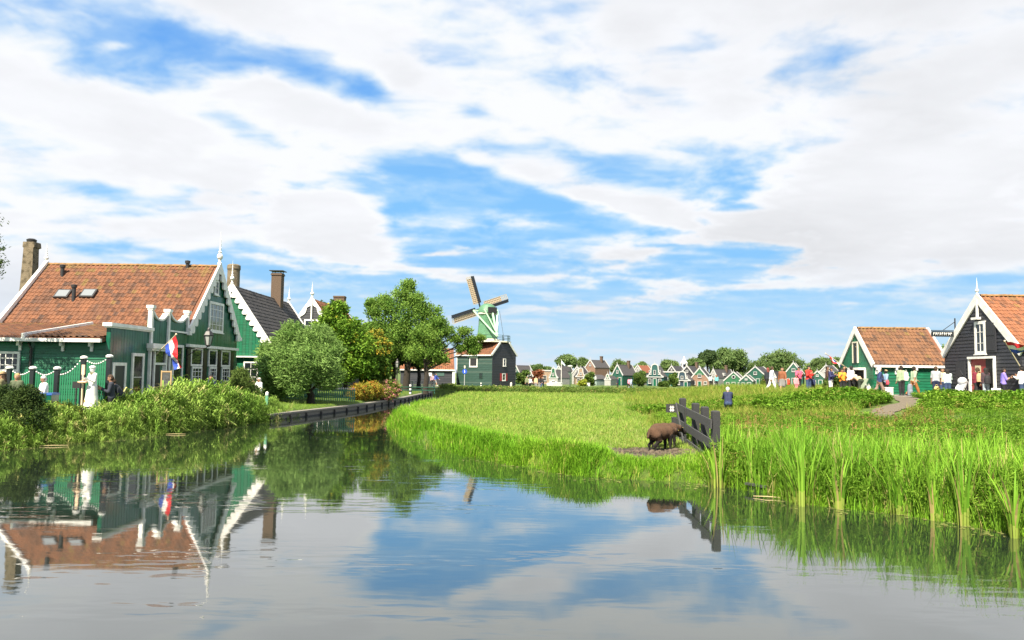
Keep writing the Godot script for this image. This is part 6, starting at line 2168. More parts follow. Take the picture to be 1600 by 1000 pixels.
	b.hexa([Vector3(-0.30, 0, 0.2), Vector3(0.34, 0, 0.2), Vector3(0.34, 0, -0.2), Vector3(-0.30, 0, -0.2), Vector3(-0.24, 0.45, 0.16), Vector3(0.22, 0.45, 0.16), Vector3(0.22, 0.45, -0.16), Vector3(-0.24, 0.45, -0.16)])
	obj("body", b, m_white, o)
	b = MB.new()
	b.span(-0.27, 0.25, 0.453, 0.48, -0.19, 0.19)
	obj("top", b, mats.pale_stone, o)
	o = thing("folding_sign", "small white folding sign left of the white stand", "sign", Vector3(23.35, 1.42, -37.1), -0.5)
	for s in [-1, 1]:
		b = MB.new()
		b.xf = Transform3D(Basis(Vector3.RIGHT, s * 0.2), Vector3(0, 0, s * 0.16))
		b.span(-0.18, 0.18, 0, 0.6, -0.012, 0.012)
		var panel := obj("panel", b, m_white, o)
	o = thing("white_crate", "white box on the paving by the wall of the small green house", "box", Vector3(22.2, 1.43, -45.5), 0.15)
	b = MB.new()
	b.span(-0.25, 0.25, 0, 0.42, -0.2, 0.2)
	obj("box", b, m_white, o)
	b = MB.new()
	b.span(-0.27, 0.27, 0.423, 0.47, -0.22, 0.22)
	obj("lid", b, m_white, o)
	o = thing("stroller", "black and white pushchair in front of the dark shutter of the tarred house", "pushchair", Vector3(24.2, 1.42, -41.4), -1.0)
	b = MB.new()
	for x in [-0.22, 0.22]:
		b.bar(Vector3(x, 0.1, 0.3), Vector3(x, 1.0, -0.35), 0.03, 0.03)
		b.bar(Vector3(x, 0.1, -0.3), Vector3(x, 0.55, 0.1), 0.03, 0.03)
	b.bar(Vector3(-0.22, 1.0, -0.35), Vector3(0.22, 1.0, -0.35), 0.03, 0.03)
	obj("frame", b, m_dark, o)
	b = MB.new()
	b.hexa([Vector3(-0.2, 0.4, 0.25), Vector3(0.2, 0.4, 0.25), Vector3(0.2, 0.4, -0.1), Vector3(-0.2, 0.4, -0.1), Vector3(-0.2, 0.55, 0.25), Vector3(0.2, 0.55, 0.25), Vector3(0.2, 0.9, -0.25), Vector3(-0.2, 0.9, -0.25)])
	obj("seat", b, mat("pram_pale", Color(0.5, 0.52, 0.55), 0.8), o)
	b = MB.new()
	b.ball(Vector3(0, 0.9, -0.1), Vector3(0.23, 0.22, 0.26), 10, 6)
	obj("hood", b, mats.pram_pale, o)
	for x in [-0.25, 0.25]:
		for z in [-0.3, 0.3]:
			b = MB.new()
			b.xf = Transform3D(Basis(Vector3.BACK, PI / 2), Vector3(x, 0.11, z))
			b.lathe([Vector2(0.11, -0.02), Vector2(0.11, 0.02)], 10)
			obj("wheel", b, m_dark, o)
	bag("backpack", "white backpack of the man in rust trousers", "backpack", Vector3(22.72, 2.55, -44.3), 1.6, Vector3(0.17, 0.26, 0.12), WHITE_CLOTH)
	bag("backpack", "black backpack of the person in the straw hat", "backpack", Vector3(22.05, 2.42, -45.85), 1.7, Vector3(0.16, 0.22, 0.11), Color(0.015, 0.015, 0.02))
	bag("handbag", "pink bag hanging at the straw hat person's side", "bag", Vector3(22.25, 2.18, -45.55), 1.7, Vector3(0.13, 0.12, 0.07), Color(0.5, 0.06, 0.10))
	bag("backpack", "tan backpack of the woman in maroon", "backpack", Vector3(24.55, 2.52, -40.36), PI, Vector3(0.16, 0.23, 0.12), Color(0.45, 0.30, 0.17))
	bag("backpack", "round black backpack of the long-haired woman at the doorway", "backpack", Vector3(24.75, 2.42, -39.98), PI, Vector3(0.18, 0.22, 0.13), Color(0.015, 0.015, 0.018))
	bag("shopping_bag", "white carrier bag beside the person bending at the stall", "bag", Vector3(21.72, 1.72, -46.8), 0.3, Vector3(0.16, 0.24, 0.08), WHITE_CLOTH)
	bag("shopping_bag", "yellow bag held by the man in grey shirt between the houses", "bag", Vector3(23.72, 1.78, -42.95), 0.2, Vector3(0.17, 0.24, 0.1), Color(0.48, 0.36, 0.14))
	bag("trolley_bag", "patterned shopping trolley behind the man in sage green jacket", "bag", Vector3(22.75, 1.78, -43.95), 0.2, Vector3(0.16, 0.34, 0.12), Color(0.16, 0.19, 0.24))
	bag("red_bag", "small red bag carried by the woman in the grey dress", "bag", Vector3(17.95, 2.1, -49.85), 0.2, Vector3(0.10, 0.17, 0.08), Color(0.6, 0.05, 0.02))
	bag("handbag", "cream bag held by the woman in white at the bin", "bag", Vector3(-16.85, 1.45, -26.95), 0.2, Vector3(0.14, 0.15, 0.08), Color(0.5, 0.38, 0.2))

const WHITE_CLOTH := Color(0.62, 0.62, 0.60)

func bag(called: String, label: String, cat: String, p: Vector3, turn: float, r: Vector3, c: Color):
	var o := thing(called, label, cat, p, turn)
	var b := MB.new()
	b.lathe([Vector2(0.6, -1.0), Vector2(0.95, -0.9), Vector2(1.0, -0.3), Vector2(0.98, 0.4), Vector2(0.8, 0.85), Vector2(0.35, 1.0), Vector2(0.0, 1.02)], 10)
	for i in b.v.size():
		b.v[i] *= r
		b.n[i] = (b.n[i] / r).normalized()
	var m := mat("bag_%.2f_%.2f_%.2f" % [c.r, c.g, c.b], c, 0.8)
	obj("body", b, m, o)
	b = MB.new()
	b.ball(Vector3(0, -r.y * 0.3, r.z * 0.9), Vector3(r.x * 0.7, r.y * 0.4, r.z * 0.4), 8, 5)
	obj("pocket", b, m, o)
	b = MB.new()
	for s in [-1, 1]:
		b.tube([Vector3(s * r.x * 0.5, r.y * 0.8, 0), Vector3(s * r.x * 0.35, r.y * 1.3, 0), Vector3(0, r.y * 1.42, 0)], [0.012, 0.012, 0.012], 4)
	obj("strap", b, m, o)

func picket_fence(label: String, a: Vector3, z: Vector3, h: float, n: int, m: Material):
	var o := thing("picket_fence", label, "fence", a)
	var d := z - a
	for y in [0.25, 0.7]:
		var b := MB.new()
		b.bar(Vector3(0, y, -0.02), d + Vector3(0, y, -0.02), 0.03, 0.07)
		obj("rail", b, m, o)
	var pk := MB.new()
	pk.span(-0.032, 0.032, 0.02, h - 0.12, 0, 0.02)
	var mesh := pk.mesh()
	var tp := MB.new()
	tp.prism(PackedVector2Array([Vector2(-0.032, h - 0.118), Vector2(0.032, h - 0.118), Vector2(0.032, h - 0.04), Vector2(0, h), Vector2(-0.032, h - 0.04)]), 0.0, 0.02)
	var tip := tp.mesh()
	for i in n:
		var k := obj("picket", mesh, m, o)
		k.position = d * ((i + 0.5) / n)
		obj("picket_tip", tip, m_white, k)

func lantern(o: Node3D, y: float, s: float):
	var b := MB.new()
	b.lathe([Vector2(0.06, y), Vector2(0.15 * s, y + 0.06), Vector2(0.15 * s, y + 0.09)], 6, Vector3.ZERO, false)
	for k in 6:
		var a := TAU * k / 6
		b.bar(Vector3(cos(a) * 0.14 * s, y + 0.08, sin(a) * 0.14 * s), Vector3(cos(a) * 0.25 * s, y + 0.08 + 0.5 * s, sin(a) * 0.25 * s), 0.025, 0.025)
	b.lathe([Vector2(0.27 * s, y + 0.08 + 0.5 * s), Vector2(0.28 * s, y + 0.12 + 0.5 * s), Vector2(0.17 * s, y + 0.3 + 0.5 * s), Vector2(0.1 * s, y + 0.34 + 0.5 * s), Vector2(0.09 * s, y + 0.42 + 0.5 * s), Vector2(0.02, y + 0.5 + 0.5 * s)], 6, Vector3.ZERO, false)
	obj("lantern_frame", b, m_dark, o)
	b = MB.new()
	b.lathe([Vector2(0.13 * s, y + 0.09), Vector2(0.235 * s, y + 0.075 + 0.5 * s)], 6, Vector3.ZERO, false)
	obj("lantern_glass", b, mat("lantern_glass", Color(0.32, 0.34, 0.33), 0.2), o)

func flag(label: String, foot: Vector3, tip: Vector3, hoist: float, fly: float, hang: Vector3):
	var o := thing("flag", label, "flag", foot)
	var d := tip - foot
	var b := MB.new()
	b.tube([Vector3.ZERO, d], [0.03, 0.02], 6)
	b.ball(d, Vector3.ONE * 0.05, 8, 5)
	obj("pole", b, mat("pole_wood", Color(0.55, 0.48, 0.34), 0.5), o)
	hang = hang.normalized()
	var dn := d.normalized()
	var cols := [["red_stripe", Color(0.50, 0.02, 0.03)], ["white_stripe", Color(0.70, 0.70, 0.70)], ["blue_stripe", Color(0.02, 0.06, 0.38)]]
	var side := dn.cross(hang).normalized()
	for k in 3:
		b = MB.new()
		var n := 10
		for i in n:
			for j in 2:
				var q := []
				for c in [[0, 0], [1, 0], [1, 1], [0, 1]]:
					var t: float = (i + c[0]) / float(n)
					var u: float = (k + (j + c[1]) / 2.0) / 3.0
					var gather: float = 1.0 - 0.45 * t * maxf(0.0, -hang.y)
					var p: Vector3 = dn * (d.length() - 0.06 - u * hoist * gather) + hang * fly * t * (1.0 - 0.1 * u)
					p += side * (0.10 * sin(t * 7.0 + u * 3.0) + 0.05 * sin(t * 13.0 - u * 5.0)) * minf(1.0, t * 2.0)
					q.append(p)
				b.quad(q[0], q[1], q[2], q[3])
				b.quad(q[3] - side * 0.006, q[2] - side * 0.006, q[1] - side * 0.006, q[0] - side * 0.006)
		var m := mat(cols[k][0], cols[k][1], 0.8)
		obj(cols[k][0], b, m, o)

# ------------------------------------------------------------------ bodies: a smooth union of tapered capsules, meshed as surface nets
func flesh(bones: Array, cell: float, blend: float) -> Dictionary: # bone: [a, b, ra, rb, region]
	var lo := Vector3.ONE * 1e9
	var hi := -lo
	for k in bones:
		for e in 2:
			var r: float = k[2 + e] + cell * 2.5
			lo = lo.min(k[e] - Vector3.ONE * r)
			hi = hi.max(k[e] + Vector3.ONE * r)
	var nx := int((hi.x - lo.x) / cell) + 2
	var ny := int((hi.y - lo.y) / cell) + 2
	var nz := int((hi.z - lo.z) / cell) + 2
	var f := PackedFloat32Array()
	f.resize(nx * ny * nz)
	f.fill(1.0)
	var raw := f.duplicate()
	var lab := PackedByteArray()
	lab.resize(f.size())
	for k in bones:
		var a: Vector3 = k[0]
		var ab: Vector3 = k[1] - a
		var l2 := maxf(ab.length_squared(), 1e-8)
		var ra: float = k[2]
		var rb: float = k[3]
		var pad := Vector3.ONE * (maxf(ra, rb) + cell * 2.5 + blend)
		var i0: Vector3 = ((k[0].min(k[1]) - pad - lo) / cell).floor().max(Vector3.ZERO)
		var i1: Vector3 = ((k[0].max(k[1]) + pad - lo) / cell).ceil()
		for z in range(int(i0.z), mini(int(i1.z) + 1, nz)):
			for y in range(int(i0.y), mini(int(i1.y) + 1, ny)):
				var at_ := (z * ny + y) * nx
				for x in range(int(i0.x), mini(int(i1.x) + 1, nx)):
					var p := lo + Vector3(x, y, z) * cell - a
					var t := clampf(p.dot(ab) / l2, 0.0, 1.0)
					var d := (p - ab * t).length() - (ra + (rb - ra) * t)
					var q := f[at_ + x]
					var h := maxf(blend - absf(q - d), 0.0) / blend
					f[at_ + x] = minf(q, d) - h * h * blend * 0.25
					if d < raw[at_ + x]:
						raw[at_ + x] = d
						lab[at_ + x] = k[4]
	var id := PackedInt32Array()
	id.resize(f.size())
	id.fill(-1)
	var pts := PackedVector3Array()
	var reg := PackedByteArray()
	var sx := 1
	var sy := nx
	var sz := nx * ny
	var corner := [0, sx, sy, sx + sy, sz, sx + sz, sy + sz, sx + sy + sz]
	var off := [Vector3(0, 0, 0), Vector3(1, 0, 0), Vector3(0, 1, 0), Vector3(1, 1, 0), Vector3(0, 0, 1), Vector3(1, 0, 1), Vector3(0, 1, 1), Vector3(1, 1, 1)]
	var edges := [[0, 1], [2, 3], [4, 5], [6, 7], [0, 2], [1, 3], [4, 6], [5, 7], [0, 4], [1, 5], [2, 6], [3, 7]]
	var near := cell * 1.9
	for z in nz - 1:
		for y in ny - 1:
			for x in nx - 1:
				var at_ := z * sz + y * sy + x
				if absf(f[at_]) > near:
					continue
				var inside := 0
				for c in corner:
					if f[at_ + c] < 0.0:
						inside += 1
				if inside == 0 or inside == 8:
					continue
				var sum := Vector3.ZERO
				var n := 0
				for e in edges:
					var u := f[at_ + corner[e[0]]]
					var v := f[at_ + corner[e[1]]]
					if (u < 0.0) != (v < 0.0):
						sum += (off[e[0]] as Vector3).lerp(off[e[1]], u / (u - v))
						n += 1
				sum /= n
				id[at_] = pts.size()
				pts.append(lo + (Vector3(x, y, z) + sum) * cell)
				reg.append(lab[at_ + (sx if sum.x > 0.5 else 0) + (sy if sum.y > 0.5 else 0) + (sz if sum.z > 0.5 else 0)])
	var quads := []
	for z in range(1, nz - 1):
		for y in range(1, ny - 1):
			for x in range(1, nx - 1):
				var at_ := z * sz + y * sy + x
				var s := f[at_]
				if absf(s) > near:
					continue
				for ax in 3:
					var step: int = [sx, sy, sz][ax]
					var g := f[at_ + step]
					if (s < 0.0) == (g < 0.0):
						continue
					var u: int = [sy, sz, sx][ax]
					var v: int = [sz, sx, sy][ax]
					var q := [id[at_ - u - v], id[at_ - v], id[at_], id[at_ - u]]
					if q.has(-1):
						continue
					if s > 0.0:
						q.reverse()
					quads.append(q)
	var nrm := PackedVector3Array()
	nrm.resize(pts.size())
	for q in quads:
		var n := (pts[q[2]] - pts[q[0]]).cross(pts[q[3]] - pts[q[1]])
		for i in q:
			nrm[i] += n
	for i in nrm.size():
		nrm[i] = nrm[i].normalized()
	return {"p": pts, "n": nrm, "q": quads, "r": reg}

func skin_of(fl: Dictionary, region := -1, grow := 0.0, tone := {}) -> MB: # the whole body, or the patch of one region, swollen a little
	var b := MB.new()
	for q in fl.q:
		if region >= 0:
			var hits := 0
			for i in q:
				if fl.r[i] == region:
					hits += 1
			if hits < 2:
				continue
		for t in [[0, 1, 2], [0, 2, 3]]:
			for i in [t[0], t[2], t[1]]:
				var k: int = q[i]
				if tone.size():
					b.col = tone.get(int(fl.r[k]), Color.WHITE)
				b.vert(fl.p[k] + fl.n[k] * grow, fl.n[k])
	return b

func fingers(b: MB, wrist: Vector3, d: Vector3, s: Vector3, l: float, curl: float):
	var f := d.cross(s).normalized()
	var palm := wrist + d * l * 0.5
	for k in 4:
		var o := palm + s * l * (-0.22 + 0.15 * k)
		var len := l * [0.40, 0.50, 0.46, 0.34][k] as float
		var m := o + d * len * 0.55 + f * len * 0.2 * curl
		b.tube([o - d * l * 0.15, o, m, m + d * len * 0.4 + f * len * 0.45 * curl], [l * 0.055, l * 0.055, l * 0.05, l * 0.035], 5)
	var tb := wrist + d * l * 0.18 - s * l * 0.22
	b.tube([tb + s * l * 0.06, tb - s * l * 0.14 + d * l * 0.2, tb - s * l * 0.12 + d * l * 0.42 + f * l * 0.06], [l * 0.07, l * 0.06, l * 0.04], 5)

func rig(h: float, pose: String, opts: String) -> Dictionary:
	var lean := 0.03
	var hip := [0.02, -0.02]
	var knee := [0.03, 0.03]
	var arm := [0.12, 0.06]
	var elbow := [0.25, 0.2]
	var nod := 0.1
	match pose:
		"walk":
			hip = [0.42, -0.30]
			knee = [0.12, 0.42]
			arm = [-0.35, 0.40]
			elbow = [0.3, 0.5]
			lean = 0.07
		"phone":
			arm = [0.35, 0.30]
			elbow = [1.75, 1.65]
			nod = 0.4
		"lean":
			lean = 0.55
			arm = [0.75, 0.55]
			elbow = [0.7, 0.8]
			nod = 0.55
			hip = [0.1, -0.1]
		"bend":
			lean = 1.15
			arm = [1.25, 1.1]
			elbow = [0.3, 0.4]
			hip = [0.12, -0.12]
			knee = [0.2, 0.1]
			nod = 1.2
		"sit":
			lean = 0.30
			hip = [1.45, 1.5]
			knee = [1.6, 1.55]
			arm = [0.75, 0.6]
			elbow = [0.9, 0.9]
			nod = 0.5
	var tee := opts.contains("tee")
	var shorts := opts.contains("shorts")
	var o := Vector3(0, 0.525, 0) * h
	var up := Vector3(0, cos(lean), sin(lean)) * h
	var fw := Vector3(0, -sin(lean), cos(lean)) * h
	var X := Vector3.RIGHT * h
	var bones := []
	for s in [-1, 1]:
		bones.append([o + X * 0.045 * s + up * 0.0, o + X * 0.04 * s + up * 0.12, 0.066 * h, 0.060 * h, 1])
		bones.append([o + X * 0.04 * s + up * 0.12, o + X * 0.052 * s + up * 0.235, 0.060 * h, 0.062 * h, 1])
		bones.append([o + X * 0.042 * s - up * 0.015, o + X * 0.045 * s - up * 0.03, 0.070 * h, 0.062 * h, 2])
	var sh := o + up * 0.283
	bones.append([sh - X * 0.06, sh + X * 0.06, 0.040 * h, 0.040 * h, 1])
	var hd := Vector3(0, cos(lean * 0.6 + nod * 0.5), sin(lean * 0.6 + nod * 0.5)) * h
	bones.append([sh, sh + up * 0.03 + hd * 0.03, 0.034 * h, 0.031 * h, 0])
	var hc := sh + up * 0.03 + hd * 0.095
	var hu := Vector3(0, cos(nod), sin(nod)) * h
	var hf := Vector3(0, -sin(nod), cos(nod)) * h
	bones.append([hc + hu * 0.012 - hf * 0.006, hc - hu * 0.018 + hf * 0.008, 0.050 * h, 0.042 * h, 0])
	bones.append([hc - hu * 0.045 + hf * 0.022, hc - hu * 0.04 + hf * 0.02, 0.026 * h, 0.028 * h, 0])
	bones.append([hc + hu * 0.004 + hf * 0.050, hc - hu * 0.014 + hf * 0.056, 0.006 * h, 0.010 * h, 0])
	for s in [-1, 1]:
		bones.append([hc - hu * 0.01 + X * 0.048 * s, hc + hu * 0.008 + X * 0.05 * s, 0.010 * h, 0.011 * h, 0])
	bones.append([hc + hu * 0.022 - hf * 0.014, hc - hu * 0.012 - hf * 0.020, 0.052 * h, 0.050 * h, 3])
	if opts.contains("long"):
		for s in [-1, 1]:
			bones.append([hc - hf * 0.022 + X * 0.025 * s, hc - up * 0.115 - hf * 0.05 + X * 0.03 * s, 0.036 * h, 0.024 * h, 3])
	var hands := []
	for k in 2:
		var s := -1.0 if k == 0 else 1.0
		var so := sh + X * 0.098 * s
		var a: float = arm[k] + lean * (0.0 if pose != "stand" else 0.0)
		var d := Vector3(0.18 * s, -cos(a), sin(a)).normalized() * h
		var el := so + d * 0.175
		var a2: float = a + elbow[k]
		var inward := -0.35 * s if pose in ["phone", "lean"] else 0.03 * s
		var d2 := Vector3(inward, -cos(a2), sin(a2)).normalized() * h
		var wr := el + d2 * 0.145
		bones.append([sh + X * 0.075 * s, so, 0.040 * h, 0.036 * h, 1])
		bones.append([so, el, 0.036 * h, 0.028 * h, 1])
		bones.append([el, wr, 0.028 * h, 0.019 * h, 0 if tee else 1])
		bones.append([wr, wr + d2 * 0.045, 0.019 * h, 0.021 * h, 0])
		hands.append([wr, d2 / h, Vector3(0, 0, 1).cross(d2).normalized() * s if absf(d2.normalized().z) < 0.9 else Vector3.RIGHT * s])
	var low := 1e9
	for k in 2:
		var s := -1.0 if k == 0 else 1.0
		var hp := o + X * 0.052 * s - up * 0.02
		var d := Vector3(0.02 * s, -cos(hip[k]), sin(hip[k])).normalized() * h
		var kn := hp + d * 0.235
		var a2: float = hip[k] - knee[k]
		var an := kn + Vector3(0, -cos(a2), sin(a2)) * 0.235 * h
		bones.append([hp, kn, 0.056 * h, 0.040 * h, 2])
		bones.append([kn, an, 0.040 * h, 0.025 * h, 0 if shorts or opts.contains("dress") else 2])
		bones.append([kn, kn.lerp(an, 0.4), 0.038 * h, 0.036 * h, 0 if shorts or opts.contains("dress") else 2])
		var ft := maxf(a2, -0.5)
		var fd := Vector3(0, sin(ft) * 0.5, cos(ft)).normalized() * h
		if pose != "walk":
			fd = Vector3(0.15 * s, 0, 1).normalized() * h
		bones.append([an + Vector3(0, 0.0, -0.008) * h, an + fd * 0.075 - Vector3(0, 0.012, 0) * h, 0.026 * h, 0.020 * h, 4])
		low = minf(low, an.y - 0.030 * h)
	if opts.contains("dress"):
		for s in [-1, 1]:
			bones.append([o + X * 0.035 * s, o + X * 0.05 * s - Vector3(0, 0.2, 0) * h, 0.075 * h, 0.095 * h, 2])
	var drop := Vector3(0, -low, 0)
	for b in bones:
		b[0] += drop
		b[1] += drop
	for k in hands:
		k[0] += drop
	return {"bones": bones, "hands": hands, "head": hc + drop, "hu": hu / h, "hf": hf / h}

func person(label: String, x: float, z: float, y: float, h: float, turn: float, pose: String, tones: Array, opts: String):
	if y < -5.0:
		y = ground(x, z)
	var o := thing("person", label, "person", Vector3(x, y, z), turn, "visitors")
	var r := rig(h, pose, opts)
	var near := opts.contains("near")
	var fl := flesh(r.bones, 0.021 if near else 0.03, 0.03)
	var skin: Color = Color(0.42, 0.24, 0.16).lerp(Color(0.28, 0.15, 0.09), rng.randf())
	var b := skin_of(fl)
	for k in r.hands:
		fingers(b, k[0], k[1], k[2], 0.105 * h, 0.8)
	obj("body", b, cloth(skin, 0.55), o)
	var pants: String = "skirt" if opts.contains("dress") else "shorts" if opts.contains("shorts") else "trousers"
	for part in [[1, "top", tones[0], 0.012], [2, pants, tones[1], 0.010], [3, "hair", tones[2], 0.006], [4, "shoes", Color(0.03, 0.03, 0.035) if rng.randf() < 0.5 else Color(0.5, 0.5, 0.5), 0.006]]:
		var m := skin_of(fl, part[0], part[3])
		if m.v.size():
			obj(part[1], m, cloth(part[2], 0.85), o)
	if opts.contains("hat"):
		b = MB.new()
		b.xf = Transform3D(Basis(Vector3.RIGHT, 0.15), r.head + r.hu * 0.02 * h)
		b.lathe([Vector2(0.082 * h, 0.012 * h), Vector2(0.060 * h, 0.018 * h), Vector2(0.056 * h, 0.045 * h), Vector2(0.03 * h, 0.062 * h), Vector2(0.0, 0.065 * h)], 12)
		obj("hat", b, cloth(Color(0.02, 0.02, 0.02) if label.contains("black cap") else Color(0.36, 0.26, 0.14), 0.9), o)
	for s in [-1, 1]:
		b = MB.new()
		b.ball(r.head + r.hu * 0.004 * h + r.hf * 0.046 * h + Vector3.RIGHT * 0.018 * s * h, Vector3.ONE * 0.0065 * h, 6, 4)
		obj("eye", b, cloth(Color(0.03, 0.02, 0.02), 0.3), o)
	b = MB.new()
	b.ball(r.head - r.hu * 0.032 * h + r.hf * 0.048 * h, Vector3(0.014, 0.004, 0.006) * h, 6, 4)
	obj("mouth", b, cloth(Color(0.25, 0.08, 0.07), 0.5), o)

func cloth(c: Color, rough: float) -> StandardMaterial3D:
	return mat("cloth_%.3f_%.3f_%.3f_%.1f" % [c.r, c.g, c.b, rough], c, rough)

func build_statue():
	var o := thing("baker_statue", "white painted baker figure holding a bread peel and a loaf before the lattice fence", "statue", Vector3(-15.25, 1.0, -28.1), -0.45)
	var h := 1.5
	var r := rig(h, "phone", "")
	var fl := flesh(r.bones, 0.022, 0.04)
	var b := skin_of(fl)
	for k in r.hands:
		fingers(b, k[0], k[1], k[2], 0.105 * h, 0.8)
	obj("figure", b, m_white, o)
	b = MB.new()
	b.lathe([Vector2(0.26, 0.05), Vector2(0.20, 0.45), Vector2(0.17, 0.80)], 12, Vector3(0, 0, 0.02))
	obj("apron", b, m_white, o)
	b = MB.new()
	b.ball(r.head + Vector3(0, 0.075, -0.01), Vector3(0.12, 0.075, 0.12), 10, 6)
	b.lathe([Vector2(0.085, 0.0), Vector2(0.09, 0.06)], 10, r.head + Vector3(0, 0.015, -0.01))
	obj("baker_hat", b, m_white, o)
	b = MB.new()
	b.lathe([Vector2(0.10, -0.03), Vector2(0.085, 0.0), Vector2(0.06, 0.03)], 10, r.head - Vector3(0, 0.13, 0.02))
	obj("neckerchief", b, mat("neckerchief", Color(0.10, 0.09, 0.035), 0.8), o)
	b = MB.new()
	b.span(-0.33, -0.28, 0.1, 1.2, 0.16, 0.2)
	b.span(-0.385, -0.225, 1.2, 1.56, 0.165, 0.195)
	obj("peel", b, mat("peel_wood", Color(0.62, 0.50, 0.34), 0.7), o)
	b = MB.new()
	b.ball(Vector3(-0.12, 0.93, 0.32), Vector3(0.25, 0.05, 0.12), 12, 6)
	obj("loaf", b, mat("loaf", Color(0.62, 0.42, 0.27), 0.7), o)
	b = MB.new()
	b.span(-0.3, 0.3, -0.42, 0.0, -0.25, 0.25)
	obj("plinth", b, mat("plinth", Color(0.5, 0.5, 0.48), 0.8), o)

func sheep(label: String, p: Vector3, turn: float, s: float):
	var o := thing("sheep", label, "sheep", p, turn, "sheep at the fence")
	var bn := [[Vector3(0, 0.53, 0.26), Vector3(0, 0.53, 0.0), 0.165, 0.178, 1], [Vector3(0, 0.53, 0.0), Vector3(0, 0.54, -0.28), 0.178, 0.172, 1], [Vector3(0, 0.58, 0.30), Vector3(0, 0.56, 0.55), 0.14, 0.085, 1],
		[Vector3(0, 0.56, 0.56), Vector3(0, 0.45, 0.74), 0.075, 0.048, 2], [Vector3(0, 0.45, 0.74), Vector3(0, 0.42, 0.77), 0.046, 0.038, 2], [Vector3(0, 0.62, -0.45), Vector3(0, 0.42, -0.52), 0.04, 0.03, 1]]
	for x in [-1, 1]:
		bn.append([Vector3(0.06 * x, 0.60, 0.55), Vector3(0.17 * x, 0.58, 0.52), 0.024, 0.014, 2])
		bn.append([Vector3(0.10 * x, 0.44, 0.24), Vector3(0.10 * x, 0.24, 0.27), 0.075, 0.038, 3])
		bn.append([Vector3(0.10 * x, 0.24, 0.27), Vector3(0.10 * x, 0.04, 0.26), 0.036, 0.027, 3])
		bn.append([Vector3(0.10 * x, 0.03, 0.26), Vector3(0.10 * x, 0.025, 0.29), 0.030, 0.026, 3])
		bn.append([Vector3(0.11 * x, 0.47, -0.28), Vector3(0.12 * x, 0.34, -0.20), 0.12, 0.07, 1])
		bn.append([Vector3(0.12 * x, 0.34, -0.20), Vector3(0.11 * x, 0.20, -0.36), 0.06, 0.034, 3])
		bn.append([Vector3(0.11 * x, 0.20, -0.36), Vector3(0.11 * x, 0.04, -0.33), 0.034, 0.027, 3])
		bn.append([Vector3(0.11 * x, 0.03, -0.33), Vector3(0.11 * x, 0.025, -0.30), 0.030, 0.026, 3])
	for k in bn:
		for i in 4:
			k[i] *= s
	var fl := flesh(bn, 0.014, 0.05)
	var wool := Color(0.135, 0.074, 0.040)
	var dark := Color(0.018, 0.014, 0.012)
	for i in fl.p.size(): # lumpy fleece
		if fl.r[i] == 1:
			fl.p[i] += fl.n[i] * 0.024 * n_lump.get_noise_3dv(fl.p[i] * 210.0)
	obj("body", skin_of(fl, -1, 0.0, {0: wool, 1: wool, 2: dark, 3: dark}), mat("fleece", Color.WHITE, 0.95, t_fine, Vector3.ONE * 3.0, {"vc": true, "bump": 1.0}), o)
	var b := MB.new()
	b.xf = Transform3D(Basis(), Vector3(-0.15, 0.585, 0.53) * s)
	b.span(-0.012, 0.012, -0.014, 0.014, -0.008, 0.012)
	obj("ear_tag", b, mat("ear_tag", Color(0.6, 0.45, 0.05), 0.5), o)
	for x in [-1, 1]:
		b = MB.new()
		b.ball(Vector3(0.055 * x, 0.535, 0.64) * s, Vector3.ONE * 0.012 * s, 6, 4)
		obj("eye", b, mat("animal_eye", Color(0.03, 0.02, 0.01), 0.2), o)

